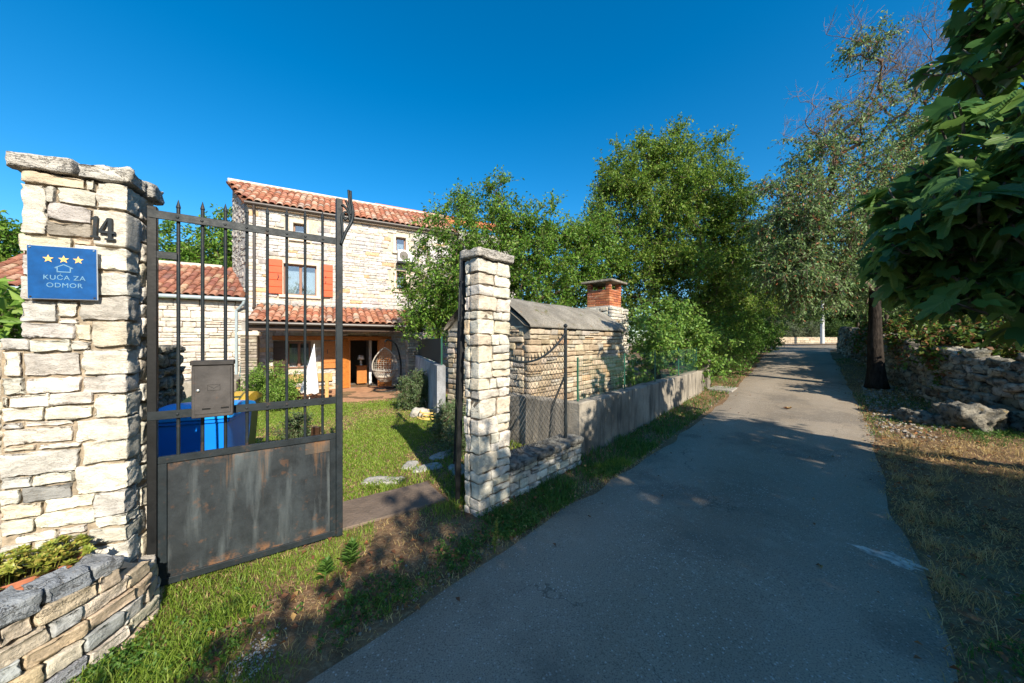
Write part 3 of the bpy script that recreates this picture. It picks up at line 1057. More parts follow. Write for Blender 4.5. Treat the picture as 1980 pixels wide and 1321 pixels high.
for a in (-0.117, 0.117):
    for b in (-0.127, 0.127):
        MB().lathe([(0.0045, 0), (0.0045, 0.002), (0.003, 0.003)], 8, FSN @ T(a, -0.001, b) @ Matrix.Rotation(math.pi / 2, 4, 'X')).build('screw', M_STEEL if b > 0 else M_IRON, sg)

# ------------------------------------------------------------------ curved planter wall at the pillar foot
CP = [(-2.205, 2.085), (-2.11, 1.99), (-2.025, 1.86), (-1.985, 1.71), (-1.985, 1.54), (-2.02, 1.34), (-2.1, 1.13), (-2.24, 0.92), (-2.45, 0.75)]


def along(path, d):
    for i in range(len(path) - 1):
        a, b = Vector(path[i]), Vector(path[i + 1])
        l = (b - a).length
        if d <= l or i == len(path) - 2:
            p = a.lerp(b, d / l)
            return p, (b - a).normalized()
        d -= l


plen = sum((Vector(CP[i + 1]) - Vector(CP[i])).length for i in range(len(CP) - 1))
pw = thing('planter_wall', 'curved low planter wall of grey and tan stones at the pillar foot', 'planter wall', (-2.0, 1.6, 0))
rg = np.random.default_rng(21)
zc, hs_, crs = -0.04, [0.085, 0.07, 0.08, 0.068, 0.075, 0.078], 0
for ci, h in enumerate(hs_):
    u = rg.uniform(-0.1, 0)
    while u < plen:
        w = rg.uniform(0.09, 0.21)
        mid = min(max(u + w / 2, 0.02), plen - 0.02)
        top_here = 0.30 + 0.12 * float(sstep(0.1, 0.5, mid))
        if zc + h * 0.6 < top_here:
            p, d = along(CP, mid)
            F = frame(p.x, p.y, -d.x, -d.y, zc + h / 2 - 0.0)
            wb = w if mid > 0.3 else w * 0.9
            me = rockbox((wb - 0.003, 0.14, h - 0.003), (max(5, int(wb / 0.02)), 6, 5), 900 + ci * 50 + int(u * 40), 20, 0.008, 15, 0.08, False, 0.013)
            batter = 0.009 * (len(hs_) - ci)
            obj('stone', me, M_CAPSTONE if rg.random() < 0.12 else M_STONE, pw, F @ T(0, 0.07 - batter + rg.uniform(-0.006, 0.006), 0) @ Matrix.Rotation(rg.uniform(-0.05, 0.05), 4, 'Y'), pick(PAL_BASE_TAN if (rg.random() < (0.8 if mid < 0.62 else 0.45 - 0.5 * (ci > 2))) else PAL_BASE, rg))
        u += w
    zc += h
for u, w, h, dz, cc in ((0.40, 0.14, 0.07, 0.0, (0.30, 0.31, 0.32)), (0.545, 0.15, 0.085, 0.0, (0.27, 0.29, 0.315)), (0.70, 0.17, 0.09, 0.0, (0.28, 0.30, 0.32)), (0.875, 0.18, 0.085, 0, (0.33, 0.33, 0.32)), (1.06, 0.2, 0.09, 0, (0.34, 0.33, 0.31)), (1.27, 0.22, 0.09, 0, (0.36, 0.35, 0.33))):
    p, d = along(CP, u + w / 2)
    me = rockbox((w - 0.006, 0.17, h), (12, 9, 6), 980 + int(u * 100), 12, 0.012, 11, 0.12, False, 0.020)
    obj('coping_stone', me, M_CAPSTONE, pw, frame(p.x, p.y, -d.x, -d.y, 0.405 + h / 2) @ T(0, 0.075, 0) @ Matrix.Rotation(rg.uniform(-0.06, 0.06), 4, 'Y'), cc)
m = MB()
bt = []
for k in range(21):
    p, d = along(CP, plen * k / 20 * 0.999)
    nrm = Vector((d.y, -d.x))      # to the inside (away from the lane)
    q = p + nrm * 0.05
    tz = 0.28 + 0.11 * float(sstep(0.1, 0.5, plen * k / 20))
    inner = p + nrm * 0.62
    bt.append(((q.x, q.y, -0.1), (q.x, q.y, tz), (inner.x, inner.y, tz)))
m.add([v for b in bt for v in b], [f for k in range(20) for f in ((3 * k, 3 * k + 3, 3 * k + 4, 3 * k + 1), (3 * k + 1, 3 * k + 4, 3 * k + 5, 3 * k + 2))])
m.build('mortar_core', M_MORTAR, pw)

# ------------------------------------------------------------------ iron gate
gate_kids = []
GA = frame(-2.2, 2.09, 0.821, 0.571)
gt = bpy.data.objects.new('iron_gate', None)
put(gt, None, GA)
tag(gt, 'black iron gate leaf with spear bars and weathered sheet panel beside the numbered pillar', 'gate', 'leaves of the garden gate')


def gpart(mb, name, m, parent=None, smooth=False):
    o = mb.build(name, m, parent or gt, GA, smooth)
    gate_kids.append(o)
    return o


GL = 1.028
gpart(MB().box(-0.022, 0.022, -0.022, 0.022, -0.02, 2.375, c=0.003), 'hinge_post', M_POST_SHADED)
gpart(MB().box(GL - 0.023, GL + 0.023, -0.023, 0.023, 0.035, 2.665, c=0.003), 'end_post', M_IRON)
for z0, z1 in ((2.302, 2.352), (1.070, 1.122)):
    gpart(MB().box(-0.02, GL - 0.023, -0.026, -0.014, z0, z1, c=0.002), 'rail', M_IRON)
gpart(MB().box(0.02, 0.112, -0.024, -0.014, 2.06, 2.105, c=0.002), 'hinge_stub', M_IRON)
for k in range(1, 9):
    x = GL * k / 9
    zt = 2.43 + 0.13 * k / 9
    b = gpart(MB().tube([(x, 0, 0.80), (x, 0, zt - 0.055), (x, 0, zt - 0.05), (x, 0, zt)], [0.0095, 0.0095, 0.0125, 0.001], 10), 'bar', M_IRON, smooth=False)
    for zr_ in (2.327, 1.096):
        gpart(MB().lathe([(0.009, 0), (0.008, 0.004), (0.004, 0.006)], 8, T(x, -0.026, zr_) @ Matrix.Rotation(math.pi / 2, 4, 'X')), 'rivet', M_IRON, b)
pn = gpart(MB().box(0.026, GL - 0.024, -0.006, -0.002, 0.06, 0.81), 'sheet_panel', M_PANEL)
gpart(MB().box(0.80, 0.985, -0.011, -0.0065, 0.705, 0.785, c=0.001), 'patch_plate', M_RUST, pn)
for x0, x1, z0, z1 in ((0.024, GL - 0.024, 0.795, 0.838), (0.024, GL - 0.024, 0.042, 0.085), (0.024, 0.066, 0.0855, 0.7945), (GL - 0.066, GL - 0.024, 0.0855, 0.7945)):
    gpart(MB().box(x0, x1, -0.018, 0.012, z0, z1, c=0.003), 'panel_frame', M_IRON)


def curve_pts(ctrl, n=8):
    out = []
    P = [Vector(ctrl[0])] + [Vector(c) for c in ctrl] + [Vector(ctrl[-1])]
    for i in range(1, len(P) - 2):
        for k in range(n):
            t = k / n
            p0, p1, p2, p3 = P[i - 1], P[i], P[i + 1], P[i + 2]
            out.append(0.5 * ((2 * p1) + (-p0 + p2) * t + (2 * p0 - 5 * p1 + 4 * p2 - p3) * t * t + (-p0 + 3 * p1 - 3 * p2 + p3) * t ** 3))
    out.append(P[-2])
    return out


sc_ = MB()
e = GL + 0.01
sc_.tube(curve_pts([(e, -0.03, 2.31), (e + 0.03, -0.04, 2.40), (e + 0.075, -0.04, 2.50), (e + 0.083, -0.04, 2.58), (e + 0.070, -0.04, 2.66), (e + 0.066, -0.04, 2.735)]), [0.012] * 25 + [0.009] * 16, 8)
sc_.tube(curve_pts([(e + 0.074, -0.035, 2.56), (e + 0.060, -0.035, 2.63), (e + 0.052, -0.035, 2.74)]), 0.009, 8)
sc_.tube(curve_pts([(e + 0.070, -0.035, 2.55), (e + 0.045, -0.035, 2.625), (e + 0.03, -0.035, 2.655)]), 0.010, 8)
sc_.tube(curve_pts([(e + 0.074, -0.03, 2.53), (e + 0.040, -0.03, 2.59), (e + 0.005, -0.03, 2.62)]), 0.010, 8)
sc_.tube(curve_pts([(e + 0.062, -0.03, 2.50), (e + 0.055, -0.03, 2.55), (e + 0.028, -0.03, 2.565), (e + 0.015, -0.03, 2.535), (e + 0.028, -0.03, 2.505), (e + 0.042, -0.03, 2.525)]), 0.009, 8)
sc_.tube(curve_pts([(e + 0.012, -0.03, 2.34), (e + 0.008, -0.03, 2.44), (e + 0.004, -0.03, 2.52), (e + 0.015, -0.03, 2.55)]), 0.010, 8)
gpart(sc_, 'scroll_finial', M_IRON, smooth=True)
hx, hy = -0.515, 3.22
GB = frame(hx, hy, -0.185, 0.983) @ Matrix.Rotation(0.03, 4, 'X')
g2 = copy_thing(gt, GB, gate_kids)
g2['label'] = 'open iron gate leaf seen edge on beside the free standing stone pillar'

# mailbox hangs on the gate
mbx = thing('mailbox', 'grey metal mailbox with two slots hung on the iron gate', 'mailbox', tuple(GA @ Vector((0.29, -0.07, 1.08))))
u0, u1 = 0.185, 0.397
MB().box(u0 + 0.006, u1 - 0.006, -0.115, -0.028, 1.072, 1.40, GA, 0.004).build('body', M_BOX, mbx)
MB().box(u0, u1, -0.125, -0.028, 1.4005, 1.43, GA, 0.004).build('lid', M_BOXLID, mbx)
d = MB().box(u0 + 0.02, u1 - 0.018, -0.119, -0.1155, 1.095, 1.388, GA, 0.0015).build('door', M_BOX, mbx)
for a in (0.245, 0.335):
    MB().box(a - 0.004, a + 0.036, -0.1206, -0.1195, 1.122, 1.132, GA).build('slot', M_BLACK, d)
e_ = MB()
for x0, x1, z0, z1 in ((0.265, 0.328, 1.276, 1.279), (0.265, 0.328, 1.240, 1.243), (0.265, 0.268, 1.2432, 1.2758), (0.325, 0.328, 1.2432, 1.2758)):
    e_.box(x0, x1, -0.1205, -0.1195, z0, z1, GA)
e_.prism([(0.268, 1.274), (0.2965, 1.256), (0.325, 1.274), (0.325, 1.2705), (0.2965, 1.252), (0.268, 1.2705)], -0.1204, -0.1194, GA)
e_.build('envelope_emblem', M_BOXLID, d)
MB().lathe([(0.009, 0), (0.009, 0.004), (0.005, 0.006)], 12, GA @ T(0.222, -0.119, 1.243) @ Matrix.Rotation(math.pi / 2, 4, 'X')).build('lock', M_STEEL, d)

# ------------------------------------------------------------------ right pillar, low wall, chain-link panel
FR = frame(-0.295, 3.0, UX, UY)
rp = thing('gate_pillar', 'slim free standing stone gate pillar with a single slab on top beside the lane', 'gate pillar', (-0.2, 3.2, 0))
rg = np.random.default_rng(8)
z = -0.06
ci = 0
while z < 2.28:
    h = rg.uniform(0.07, 0.17)
    if 2.29 - z - h < 0.08:
        h = 2.29 - z
    ci += 1
    cut = rg.uniform(0.14, 0.28)
    fr_ = [(0.0, cut), (cut, 0.41)] if rg.random() < 0.75 else [(0, cut * 0.8), (cut * 0.8, cut * 0.8 + 0.1), (cut * 0.8 + 0.1, 0.41)]
    rects = []
    for j, (a, c) in enumerate(fr_):
        if h > 0.13 and j > 0 and rg.random() < 0.6:
            rects += [(a, c, z, z + h * 0.45), (a, c, z + h * 0.45, z + h)]
        else:
            rects.append((a, c, z, z + h))
    for a, c, z0, z1 in rects:
        hh = z1 - z0
        me = rockbox((c - a - 0.003, 0.13, hh - 0.003), (max(4, int((c - a) / 0.025)), 5, max(3, int(hh / 0.022))), 1200 + ci * 9 + int(a * 20), 16, 0.011, 14, 0.08, False, 0.012)
        obj('stone', me, M_STONE, rp, FR @ T((a + c) / 2, 0.062 + rg.uniform(-0.008, 0.008), (z0 + z1) / 2) @ Matrix.Rotation(rg.uniform(-0.03, 0.03), 4, 'Y'), pick(PAL_CREAM, rg))
    c2 = 0.127
    while c2 < 0.19:
        w = 0.195 - c2
        me = rockbox((0.14, w - 0.002, h - 0.003), (4, 5, max(3, int(h / 0.022))), 1500 + ci * 7 + int(c2 * 30), 16, 0.011, 14, 0.08, False, 0.012)
        obj('stone', me, M_STONE, rp, FR @ T(0.068 + rg.uniform(-0.006, 0.006), c2 + w / 2, z + h / 2), pick(PAL_CREAM, rg))
        c2 += w + 0.001
    z += h
MB().box(0.02, 0.39, 0.02, 0.18, -0.1, 2.288, FR).build('mortar_core', M_MORTAR, rp)
me = rockbox((0.48, 0.27, 0.088), (24, 16, 7), 1777, 12, 0.007, 12, 0.03, False, 0.010)
obj('capstone', me, M_CAPSTONE, rp, FR @ T(0.205, 0.095, 2.338), (0.46, 0.43, 0.385))

lwall = thing('low_wall', 'knee high pale stone wall with dark slab coping beside the slim pillar', 'wall', (0.4, 3.8, 0))
rects = layout(0.415, 1.72, -0.08, 0.29, 0.075, 0.17, rg)
for j, (a, c, z0, z1) in enumerate(rects):
    me = rockbox((c - a - 0.008, 0.13, z1 - z0 - 0.008), (max(4, int((c - a) / 0.03)), 4, 4), 1900 + j, 14, 0.010, 16, 0.08, False, 0.011)
    obj('stone', me, M_CAPSTONE if rg.random() < 0.55 else M_STONE, lwall, FR @ T((a + c) / 2, 0.065 + rg.uniform(-0.006, 0.006), (z0 + z1) / 2), pick(PAL_CREAM, rg))
MB().box(0.415, 1.70, 0.04, 0.26, -0.15, 0.285, FR).build('mortar_core', M_MORTAR, lwall)
u = 0.41
for w in (0.40, 0.34, 0.30, 0.29):
    me = rockbox((w - 0.006, 0.33, 0.075), (10, 8, 4), int(2100 + u * 100), 10, 0.010, 11, 0.07, False, 0.012)
    obj('coping_slab', me, M_DRY, lwall, FR @ T(u + w / 2, 0.13, 0.330), (0.26, 0.25, 0.22))
    u += w

cf = thing('chain_link_fence', 'black chain link fence panel with a sagging spiked top rail', 'fence', tuple(FR @ Vector((1.0, 0.13, 0.36))))
FC = FR @ T(0.42, 0.13, 0)
FCL = 1.12


def scoop(x):
    f = x / FCL
    return 1.405 - 0.42 * f * (1 - f) - 0.02 * f + 0.27 * f ** 2.2


MB().tube([(FCL, 0, 0.36), (FCL, 0, 1.70), (FCL, 0, 1.725)], [0.021, 0.021, 0.012], 10).build('fence_post', M_IRON, cf, FC)
MB().lathe([(0.012, 0), (0.026, 0.015), (0.026, 0.03), (0.008, 0.05)], 10, FC @ T(FCL, 0, 1.72)).build('post_cap', M_IRON, cf)
MB().tube([(FCL - 0.02, 0, 1.12), (FCL - 0.12, 0.12, 0.74), (FCL - 0.14, 0.14, 0.37)], 0.014, 8).build('brace', M_IRON, cf, FC)
pts = [(x, 0, scoop(x)) for x in np.linspace(0, FCL, 24)]
MB().tube(pts, 0.013, 6).build('top_rail', M_IRON, cf, FC)
for k in range(1, 19):
    x = FCL * k / 19
    dz = scoop(x + 0.01) - scoop(x - 0.01)
    nv = Vector((-dz, 0, 0.02)).normalized()
    p = Vector((x, 0, scoop(x)))
    MB().tube([p, p + nv * 0.045, p + nv * 0.075], [0.008, 0.007, 0.001], 5).build('spike', M_IRON, cf, FC)
wm_ = MB()
step = 0.062
for sgn in (1, -1):
    for k in range(-26, 46):
        x0 = k * step
        pp = []
        for q in range(0, 45):
            zq = 0.385 + q * step / 2 * 1.0
            x = x0 + sgn * (zq - 0.385) * 0.85
            if 0.0 <= x <= FCL - 0.01 and zq < scoop(x) - 0.01:
                pp.append((x, (0.003 if (q + k) % 2 else -0.003), zq))
        if len(pp) > 1:
            wm_.tube(pp, 0.0026, 3, False)
o = wm_.build('wire_mesh', M_WIRE, cf, FC)

# ------------------------------------------------------------------ concrete walls
FCW = frame(0.88, 4.46, UX, UY)
cw = thing('concrete_wall', 'stained low concrete wall along the lane with its return towards the hut', 'wall', (2.5, 6.3, 0))
def slabwall(m, F, L, y0, y1, ztop, zb=-0.25, n=30, seed=0):
    v, f = [], []
    for k in range(n + 1):
        x = L * k / n
        zt = ztop(x) + 0.008 * math.sin(k * 1.7 + seed) * (1 if n > 10 else 0)
        for y, z in ((y0, zb), (y0, zt - 0.015), (y0 + 0.015, zt), (y1 - 0.015, zt), (y1, zt - 0.015), (y1, zb)):
            v.append(tuple(F @ Vector((x, y + 0.004 * math.sin(k * 2.3 + z * 9 + seed), z))))
    for k in range(n):
        for j in range(5):
            f.append((6 * k + j, 6 * k + 6 + j, 6 * k + 7 + j, 6 * k + 1 + j))
    f.append(tuple(range(6)))
    f.append(tuple(6 * n + j for j in range(6))[::-1])
    m.add(v, f)


m = MB()
slabwall(m, FCW, 6.05, 0.0, 0.2, lambda x: 0.735 + 0.013 * x)
m.build('lane_face', M_CONC, cw)
m = MB()
slabwall(m, frame(0.88, 4.46, -UY, UX), 2.2, -0.2, -0.002, lambda x: 0.725, seed=3)
m.build('return_face', M_CONC, cw)
gp = thing('gate_post', 'short weathered concrete post at the far end of the concrete wall', 'post', tuple(FCW @ Vector((6.45, 0.1, 0.3))))
MB().box(6.35, 6.62, -0.02, 0.25, 0.1, 1.02, FCW, 0.02).build('post_shaft', M_CONC, gp)
MB().box(6.33, 6.64, -0.04, 0.27, 1.0205, 1.06, FCW, 0.015).build('post_cap', M_CONC, gp)
sb = MB().box(6.15, 7.1, -0.60, -0.06, 0.15, 0.325, FCW, 0.01)
tag(sb.build('access_slab', M_RENDER), 'pale concrete slab at the lane edge before the entrance', 'slab')
ts = MB().box(1.0, 2.0, 0.10, 0.62, -0.1, 0.026, GA @ T(-0.02, 0.0, 0), 0.006)
tag(ts.build('threshold_slab', M_SLAB), 'brown concrete threshold slab lying in the open gateway', 'slab')

# green welded-wire fence on the wall
gf = thing('wire_fence', 'green welded wire fence standing on the concrete wall by the hut', 'fence', tuple(FCW @ Vector((2, 0.1, 0.75))))
for x, h in ((0.12, 0.60), (1.55, 0.6), (2.9, 0.6), (4.3, 0.62), (5.7, 0.62)):
    MB().tube([(x, 0.1, 0.70 + 0.013 * x), (x, 0.1, 0.735 + 0.013 * x + h)], 0.014, 8).build('fence_post', M_GREENWIRE, gf, FCW)
m = MB()
for k in range(0, 115):
    x = 0.12 + k * 0.0488
    zb = 0.745 + 0.013 * x
    m.tube([(x, 0.1, zb), (x, 0.1, zb + 0.56)], 0.0019, 3, False)
for j in range(7):
    m.tube([(0.12, 0.102, 0.76 + j * 0.09), (5.7, 0.102, 0.832 + j * 0.09)], 0.0019, 3, False)
m.build('wire_mesh', M_GREENWIRE, gf, FCW)

# ------------------------------------------------------------------ stone hut with concrete vault
FH = frame(0.297, 5.6, UX, UY)
FHL = frame(0.297 - 0.731 * 2.24, 5.6 + 0.682 * 2.24, UY, -UX)      # left side, x runs to the front
hut = thing('stone_hut', 'small stone hut with a curved grey concrete roof behind the fence', 'hut', (1.0, 7.6, 0))
rg = np.random.default_rng(33)
masonry(hut, FH, layout(0, 3.42, 0.25, 1.77, 0.10, 0.28, rg), 0.16, PAL_HUT, rg, ('hut', 1), 0.010, 0.025, 185, M_HUT_A, 0.02)
masonry(hut, FHL, layout(0, 2.10, -0.2, 1.82, 0.115, 0.24, rg), 0.16, PAL_HUT, rg, ('hut', 1), 0.010, 0.025, 115, M_HUT_A, 0.02)
masonry(hut, frame(*(FH @ Vector((3.42, 0.15, 0))).xy, -UY, UX), layout(0, 2.1, 0.3, 1.80, 0.11, 0.28, rg), 0.16, PAL_HUT, rg, ('hut', 1), 0.010, 0.02, 0, M_HUT_A, 0.02)
m = MB()
m.box(0.05, 3.37, 0.05, 2.2, -0.3, 1.74, FH)
m.build('mortar_core', M_MORTAR, hut)
v, f = [], []
NX, NA = 22, 18
for k in range(NX + 1):
    x = -0.06 + 3.54 * k / NX
    for j in range(NA + 1):
        a = j / NA
        y = -0.05 + 2.34 * a
        zt = 1.78 + 0.62 * math.sin(math.pi * (0.02 + 0.96 * a)) ** 0.9 - 0.05 * a * 0
        jit = 0.02 * float(fbm(np.array([[x * 3, y * 3, 1.0]]), 77, 3)[0])
        v.append(tuple(FH @ Vector((x, y, zt + jit))))
        v.append(tuple(FH @ Vector((x, y, zt - 0.05 if j in (0, NA) else zt - 0.12))))
R1 = NA + 1
for k in range(NX):
    for j in range(NA):
        a = 2 * (k * R1 + j); b = 2 * ((k + 1) * R1 + j)
        f.append((a, b, b + 2, a + 2))
        f.append((a + 1, a + 3, b + 3, b + 1))
    for j in (0, NA):
        a = 2 * (k * R1 + j); b = 2 * ((k + 1) * R1 + j)
        f.append((a, a + 1, b + 1, b) if j == 0 else (a, b, b + 1, a + 1))
me = MB().add(v, f).mesh('vault_roof', True)
obj('vault_roof', me, M_CONC_ROOF, hut)
for xe in (0.0, 3.37):     # gable infills under the vault
    poly = [(0.0, 1.6)] + [(-0.05 + 2.34 * a, 1.75 + 0.60 * math.sin(math.pi * (0.02 + 0.96 * a)) ** 0.9 - 0.06) for a in np.linspace(0.03, 0.97, 14)] + [(2.2, 1.6)]
    Fx = frame(*(FH @ Vector((xe, 0, 0))).xy, -UY, UX)
    MB().prism(poly, -0.05, 0.0, Fx).build('gable_infill', M_CONC, hut)

# chimney
chm = thing('brick_chimney', 'square red brick chimney on a pale stone base with a slab cover', 'chimney', (2.87, 9.6, 0))
FCH = frame(2.62, 8.92, UX, UY)
rg = np.random.default_rng(44)
BW = 0.98
masonry(chm, FCH, layout(0, BW, 0.2, 2.46, 0.085, 0.24, rg), 0.15, PAL_CREAM, rg, ('limestone', 1), 0.010, 0.02, 120, M_STONE_A, 0.02)
masonry(chm, frame(*(FCH @ Vector((0, BW, 0))).xy, UY, -UX), layout(0, BW - 0.13, 0.2, 2.46, 0.085, 0.24, rg), 0.15, PAL_CREAM, rg, ('limestone', 1), 0.010, 0.02, 120, M_STONE_A, 0.02)
masonry(chm, frame(*(FCH @ Vector((BW, 0.14, 0))).xy, -UY, UX), layout(0, BW - 0.13, 0.2, 2.46, 0.085, 0.24, rg), 0.15, PAL_CREAM, rg, ('limestone', 1), 0.010, 0.02, 0, M_STONE_A, 0.02)
MB().box(0.05, BW - 0.05, 0.05, BW - 0.05, 0, 2.45, FCH).build('mortar_core', M_MORTAR_L, chm)
MB().box(0.10, BW - 0.10, 0.10, BW - 0.10, 2.452, 2.51, FCH, 0.01).build('ledge', M_RENDER, chm)
PAL_BR = [(4, (0.42, 0.15, 0.07)), (3, (0.36, 0.12, 0.06)), (2, (0.48, 0.21, 0.11)), (1, (0.28, 0.10, 0.06))]
B0, B1 = 0.15, 0.83
bm_ = MB().box(-0.12, 0.12, -0.055, 0.055, -0.027, 0.027, None, 0.004).mesh('brick')
bm_.materials.append(M_BRICK)
bh = MB().box(-0.065, 0.065, -0.055, 0.055, -0.027, 0.027, None, 0.004).mesh('brick')
bh.materials.append(M_BRICK)
NC = 10
for k in range(NC):
    zc = 2.545 + k * 0.064
    for side in range(4):
        Fs = FCH @ T((B0 + B1) / 2, (B0 + B1) / 2, zc) @ Matrix.Rotation(side * math.pi / 2, 4, 'Z') @ T(0, -(B1 - B0) / 2 + 0.056, 0)
        if k in (NC - 3, NC - 2, NC - 1):
            xs_ = [(-0.285, bh), (0.285, bh)] + ([] if True else [])
        elif k % 2 == 0:
            xs_ = [(-0.22, bm_), (0.03, bm_), (0.222, bh)]
        else:
            xs_ = [(-0.275, bh), (-0.08, bm_), (0.17, bm_)]
        for x, me in xs_:
            obj('brick', me, None, chm, Fs @ T(x, rg.uniform(-0.004, 0.003), 0), pick(PAL_BR, rg))
MB().box(B0 + 0.02, B1 - 0.02, B0 + 0.02, B1 - 0.02, 2.512, 2.52 + 7 * 0.064, FCH).build('mortar_core', M_MORTAR_L, chm)
zt_ = 2.513 + NC * 0.064
MB().box(B0 - 0.13, B1 + 0.13, B0 - 0.13, B1 + 0.13, zt_, zt_ + 0.06, FCH, 0.012).build('cover_slab', M_CONC, chm)

# ------------------------------------------------------------------ house
FA = frame(-6.28, 13.6, 0.886, 0.464)
house = thing('stone_house', 'two storey pale stone house with orange shutters and a tiled roof', 'house', tuple(FA @ Vector((0.5, 2, -0.3))))
X0, X1 = -3.43, 4.3
EZ = 6.42
rg = np.random.default_rng(55)
HOLES = [(-2.40, -1.28, 3.24, 4.47), (-2.09, -1.62, 5.36, 5.98), (1.55, 2.02, 5.33, 5.98), (1.57, 2.02, 3.70, 4.56), (-2.27, -1.5, 0.52, 1.56), (-0.22, 0.95, -0.4, 1.80)]
TRIM = [(-2.52, -1.16, 3.12, 4.59), (-2.2, -1.5, 5.26, 6.08), (1.43, 2.14, 5.22, 6.08), (1.45, 2.14, 3.58, 4.66)]
masonry(house, FA, layout(X0, 4.3, -0.35, 6.30, 0.125, 0.34, rg, 0.45), 0.16, PAL_HOUSE, rg, ('limestone', 1), 0.006, 0.006, 298, M_STONE_A, 0.01, hole=HOLES + TRIM)
# core wall, cut round the openings
cuts = sorted(set([X0 + 0.03, X1] + [h[i] for h in HOLES for i in (0, 1)]))
m = MB()
for a, b in zip(cuts[:-1], cuts[1:]):
    segs = [(-0.5, EZ)]
    for h in HOLES:
        if h[0] < (a + b) / 2 < h[1]:
            n2 = []
            for s0, s1 in segs:
                if h[2] > s0: n2.append((s0, min(s1, h[2])))
                if h[3] < s1: n2.append((max(s0, h[3]), s1))
            segs = n2
    for s0, s1 in segs:
        if s1 - s0 > 0.01:
            m.box(a, b, 0.035, 0.45, s0, s1, FA)
m.build('wall', M_MORTAR_L, house)
# skewed gable wall
pF = Vector((-9.32, 12.01))
pR = Vector((-11.06, 13.5))
gd = (pR - pF)
FG = frame(pR.x, pR.y, -gd.x, -gd.y)
gl_ = gd.length
MB().prism([(0, -0.5), (gl_ - 0.02, -0.5), (gl_ - 0.02, 6.38), (0, 7.78)], 0.0, 0.3, FG).build('gable_wall', M_RENDER, house)
rgg = np.random.default_rng(3)
rr = [q for q in layout(0.02, gl_ - 0.05, 3.0, 7.7, 0.13, 0.2, rgg, 0.5) if q[3] < 7.72 - 1.4 * q[1] / gl_]
masonry(house, FG, rr, 0.10, [(1, (0.36, 0.34, 0.31)), (1, (0.44, 0.41, 0.37))], rgg, ('limestone', 1), 0.02, 0.04, 0, M_STONE_A, 0.08)

# tiled roofs
def tile_mesh(L=0.40, w0=0.105, w1=0.085, rise=0.068):
    v, f = [], []
    n = 7
    for e, (y, w, r) in enumerate(((0, w0, rise), (L, w1, rise * 0.86))):
        for sh in (0, 0.014):
            for k in range(n):
                a = math.pi * k / (n - 1)
                v.append((-math.cos(a) * (w - sh), y, math.sin(a) * (r - sh)))
    for k in range(n - 1):
        f.append((k, k + 1, 2 * n + k + 1, 2 * n + k))
        f.append((k, n + k, n + k + 1, k + 1))
        f.append((n + k, 3 * n + k, 3 * n + k + 1, n + k + 1))
    me = bpy.data.meshes.new('tile')
    me.from_pydata(v, [], f)
    me.materials.append(M_TILE)
    me.update()
    return me


TILE = tile_mesh()
PAL_T1 = [(4, (0.44, 0.19, 0.11)), (3, (0.50, 0.27, 0.175)), (3, (0.39, 0.15, 0.085)), (2, (0.53, 0.35, 0.25)), (1, (0.32, 0.13, 0.085)), (1, (0.40, 0.29, 0.22))]
PAL_T2 = [(4, (0.30, 0.12, 0.075)), (3, (0.36, 0.17, 0.105)), (3, (0.24, 0.095, 0.065)), (2, (0.40, 0.25, 0.16)), (1, (0.2, 0.1, 0.08))]


def tile_roof(parent, F, x0, x1, yE, zE, yR, zR, pal, rng, pitch=0.215, rows=7, limit=300, skew=None, tiles_to=None):
    """tiles on the slope from the eave (yE,zE) up to the ridge (yR,zR) in frame F"""
    sl = math.hypot(yR - yE, zR - zE)
    an = math.atan2(zR - zE, yR - yE)
    ex = sl / rows
    FT = F @ T(0, yE, zE) @ Matrix.Rotation(an, 4, 'X')
    n = int((x1 - x0) / pitch)
    cnt = 0
    for k in range(n):
        for r_ in range(rows):
            x = x0 + pitch * (k + 0.5)
            y = r_ * ex - 0.02
            if skew and x < x0 + skew(y):
                continue
            if tiles_to and x > tiles_to:
                continue
            cnt += 1
            if cnt > limit:
                break
            M = FT @ T(x + rng.uniform(-0.008, 0.008), y, 0.045 + 0.01 * rng.random()) @ Matrix.Rotation(-0.04 + rng.uniform(-0.015, 0.015), 4, 'X') @ Matrix.Rotation(rng.uniform(-0.03, 0.03), 4, 'Z') @ Matrix.Diagonal((pitch / 0.215, (ex + 0.06) / 0.40, 1.0, 1))
            obj('roof_tile', TILE, None, parent, M, pick(pal, rng))
    # channels below
    v, f = [], []
    seg = n * 4 + 1
    for j, (y) in enumerate((0.0, sl)):
        for q in range(seg):
            x = x0 + (x1 - x0) * q / (seg - 1)
            if skew:
                x = max(x, x0 + skew(y)) if q else x0 + skew(y)
            v.append((x, y - 0.03, 0.018 + 0.03 * math.cos(2 * math.pi * (x - x0) / pitch)))
    f = [(q, q + 1, seg + q + 1, seg + q) for q in range(seg - 1)]
    b = len(v)
    sk = (skew(0), skew(sl)) if skew else (0, 0)
    v += [(x0 + sk[0], -0.03, -0.08), (x1, -0.03, -0.08), (x1, sl, -0.08), (x0 + sk[1], sl, -0.08), (x0 + sk[0], -0.03, -0.012), (x1, -0.03, -0.012), (x1, sl, -0.012), (x0 + sk[1], sl, -0.012)]
    f += [(b, b + 1, b + 2, b + 3)[::-1], (b, b + 1, b + 5, b + 4), (b + 1, b + 2, b + 6, b + 5), (b + 3, b, b + 4, b + 7), (b + 2, b + 3, b + 7, b + 6), (b + 4, b + 5, b + 6, b + 7)]
    MB().add(v, f).build('roof', M_TILE_BED, parent, FT)
    return FT, sl


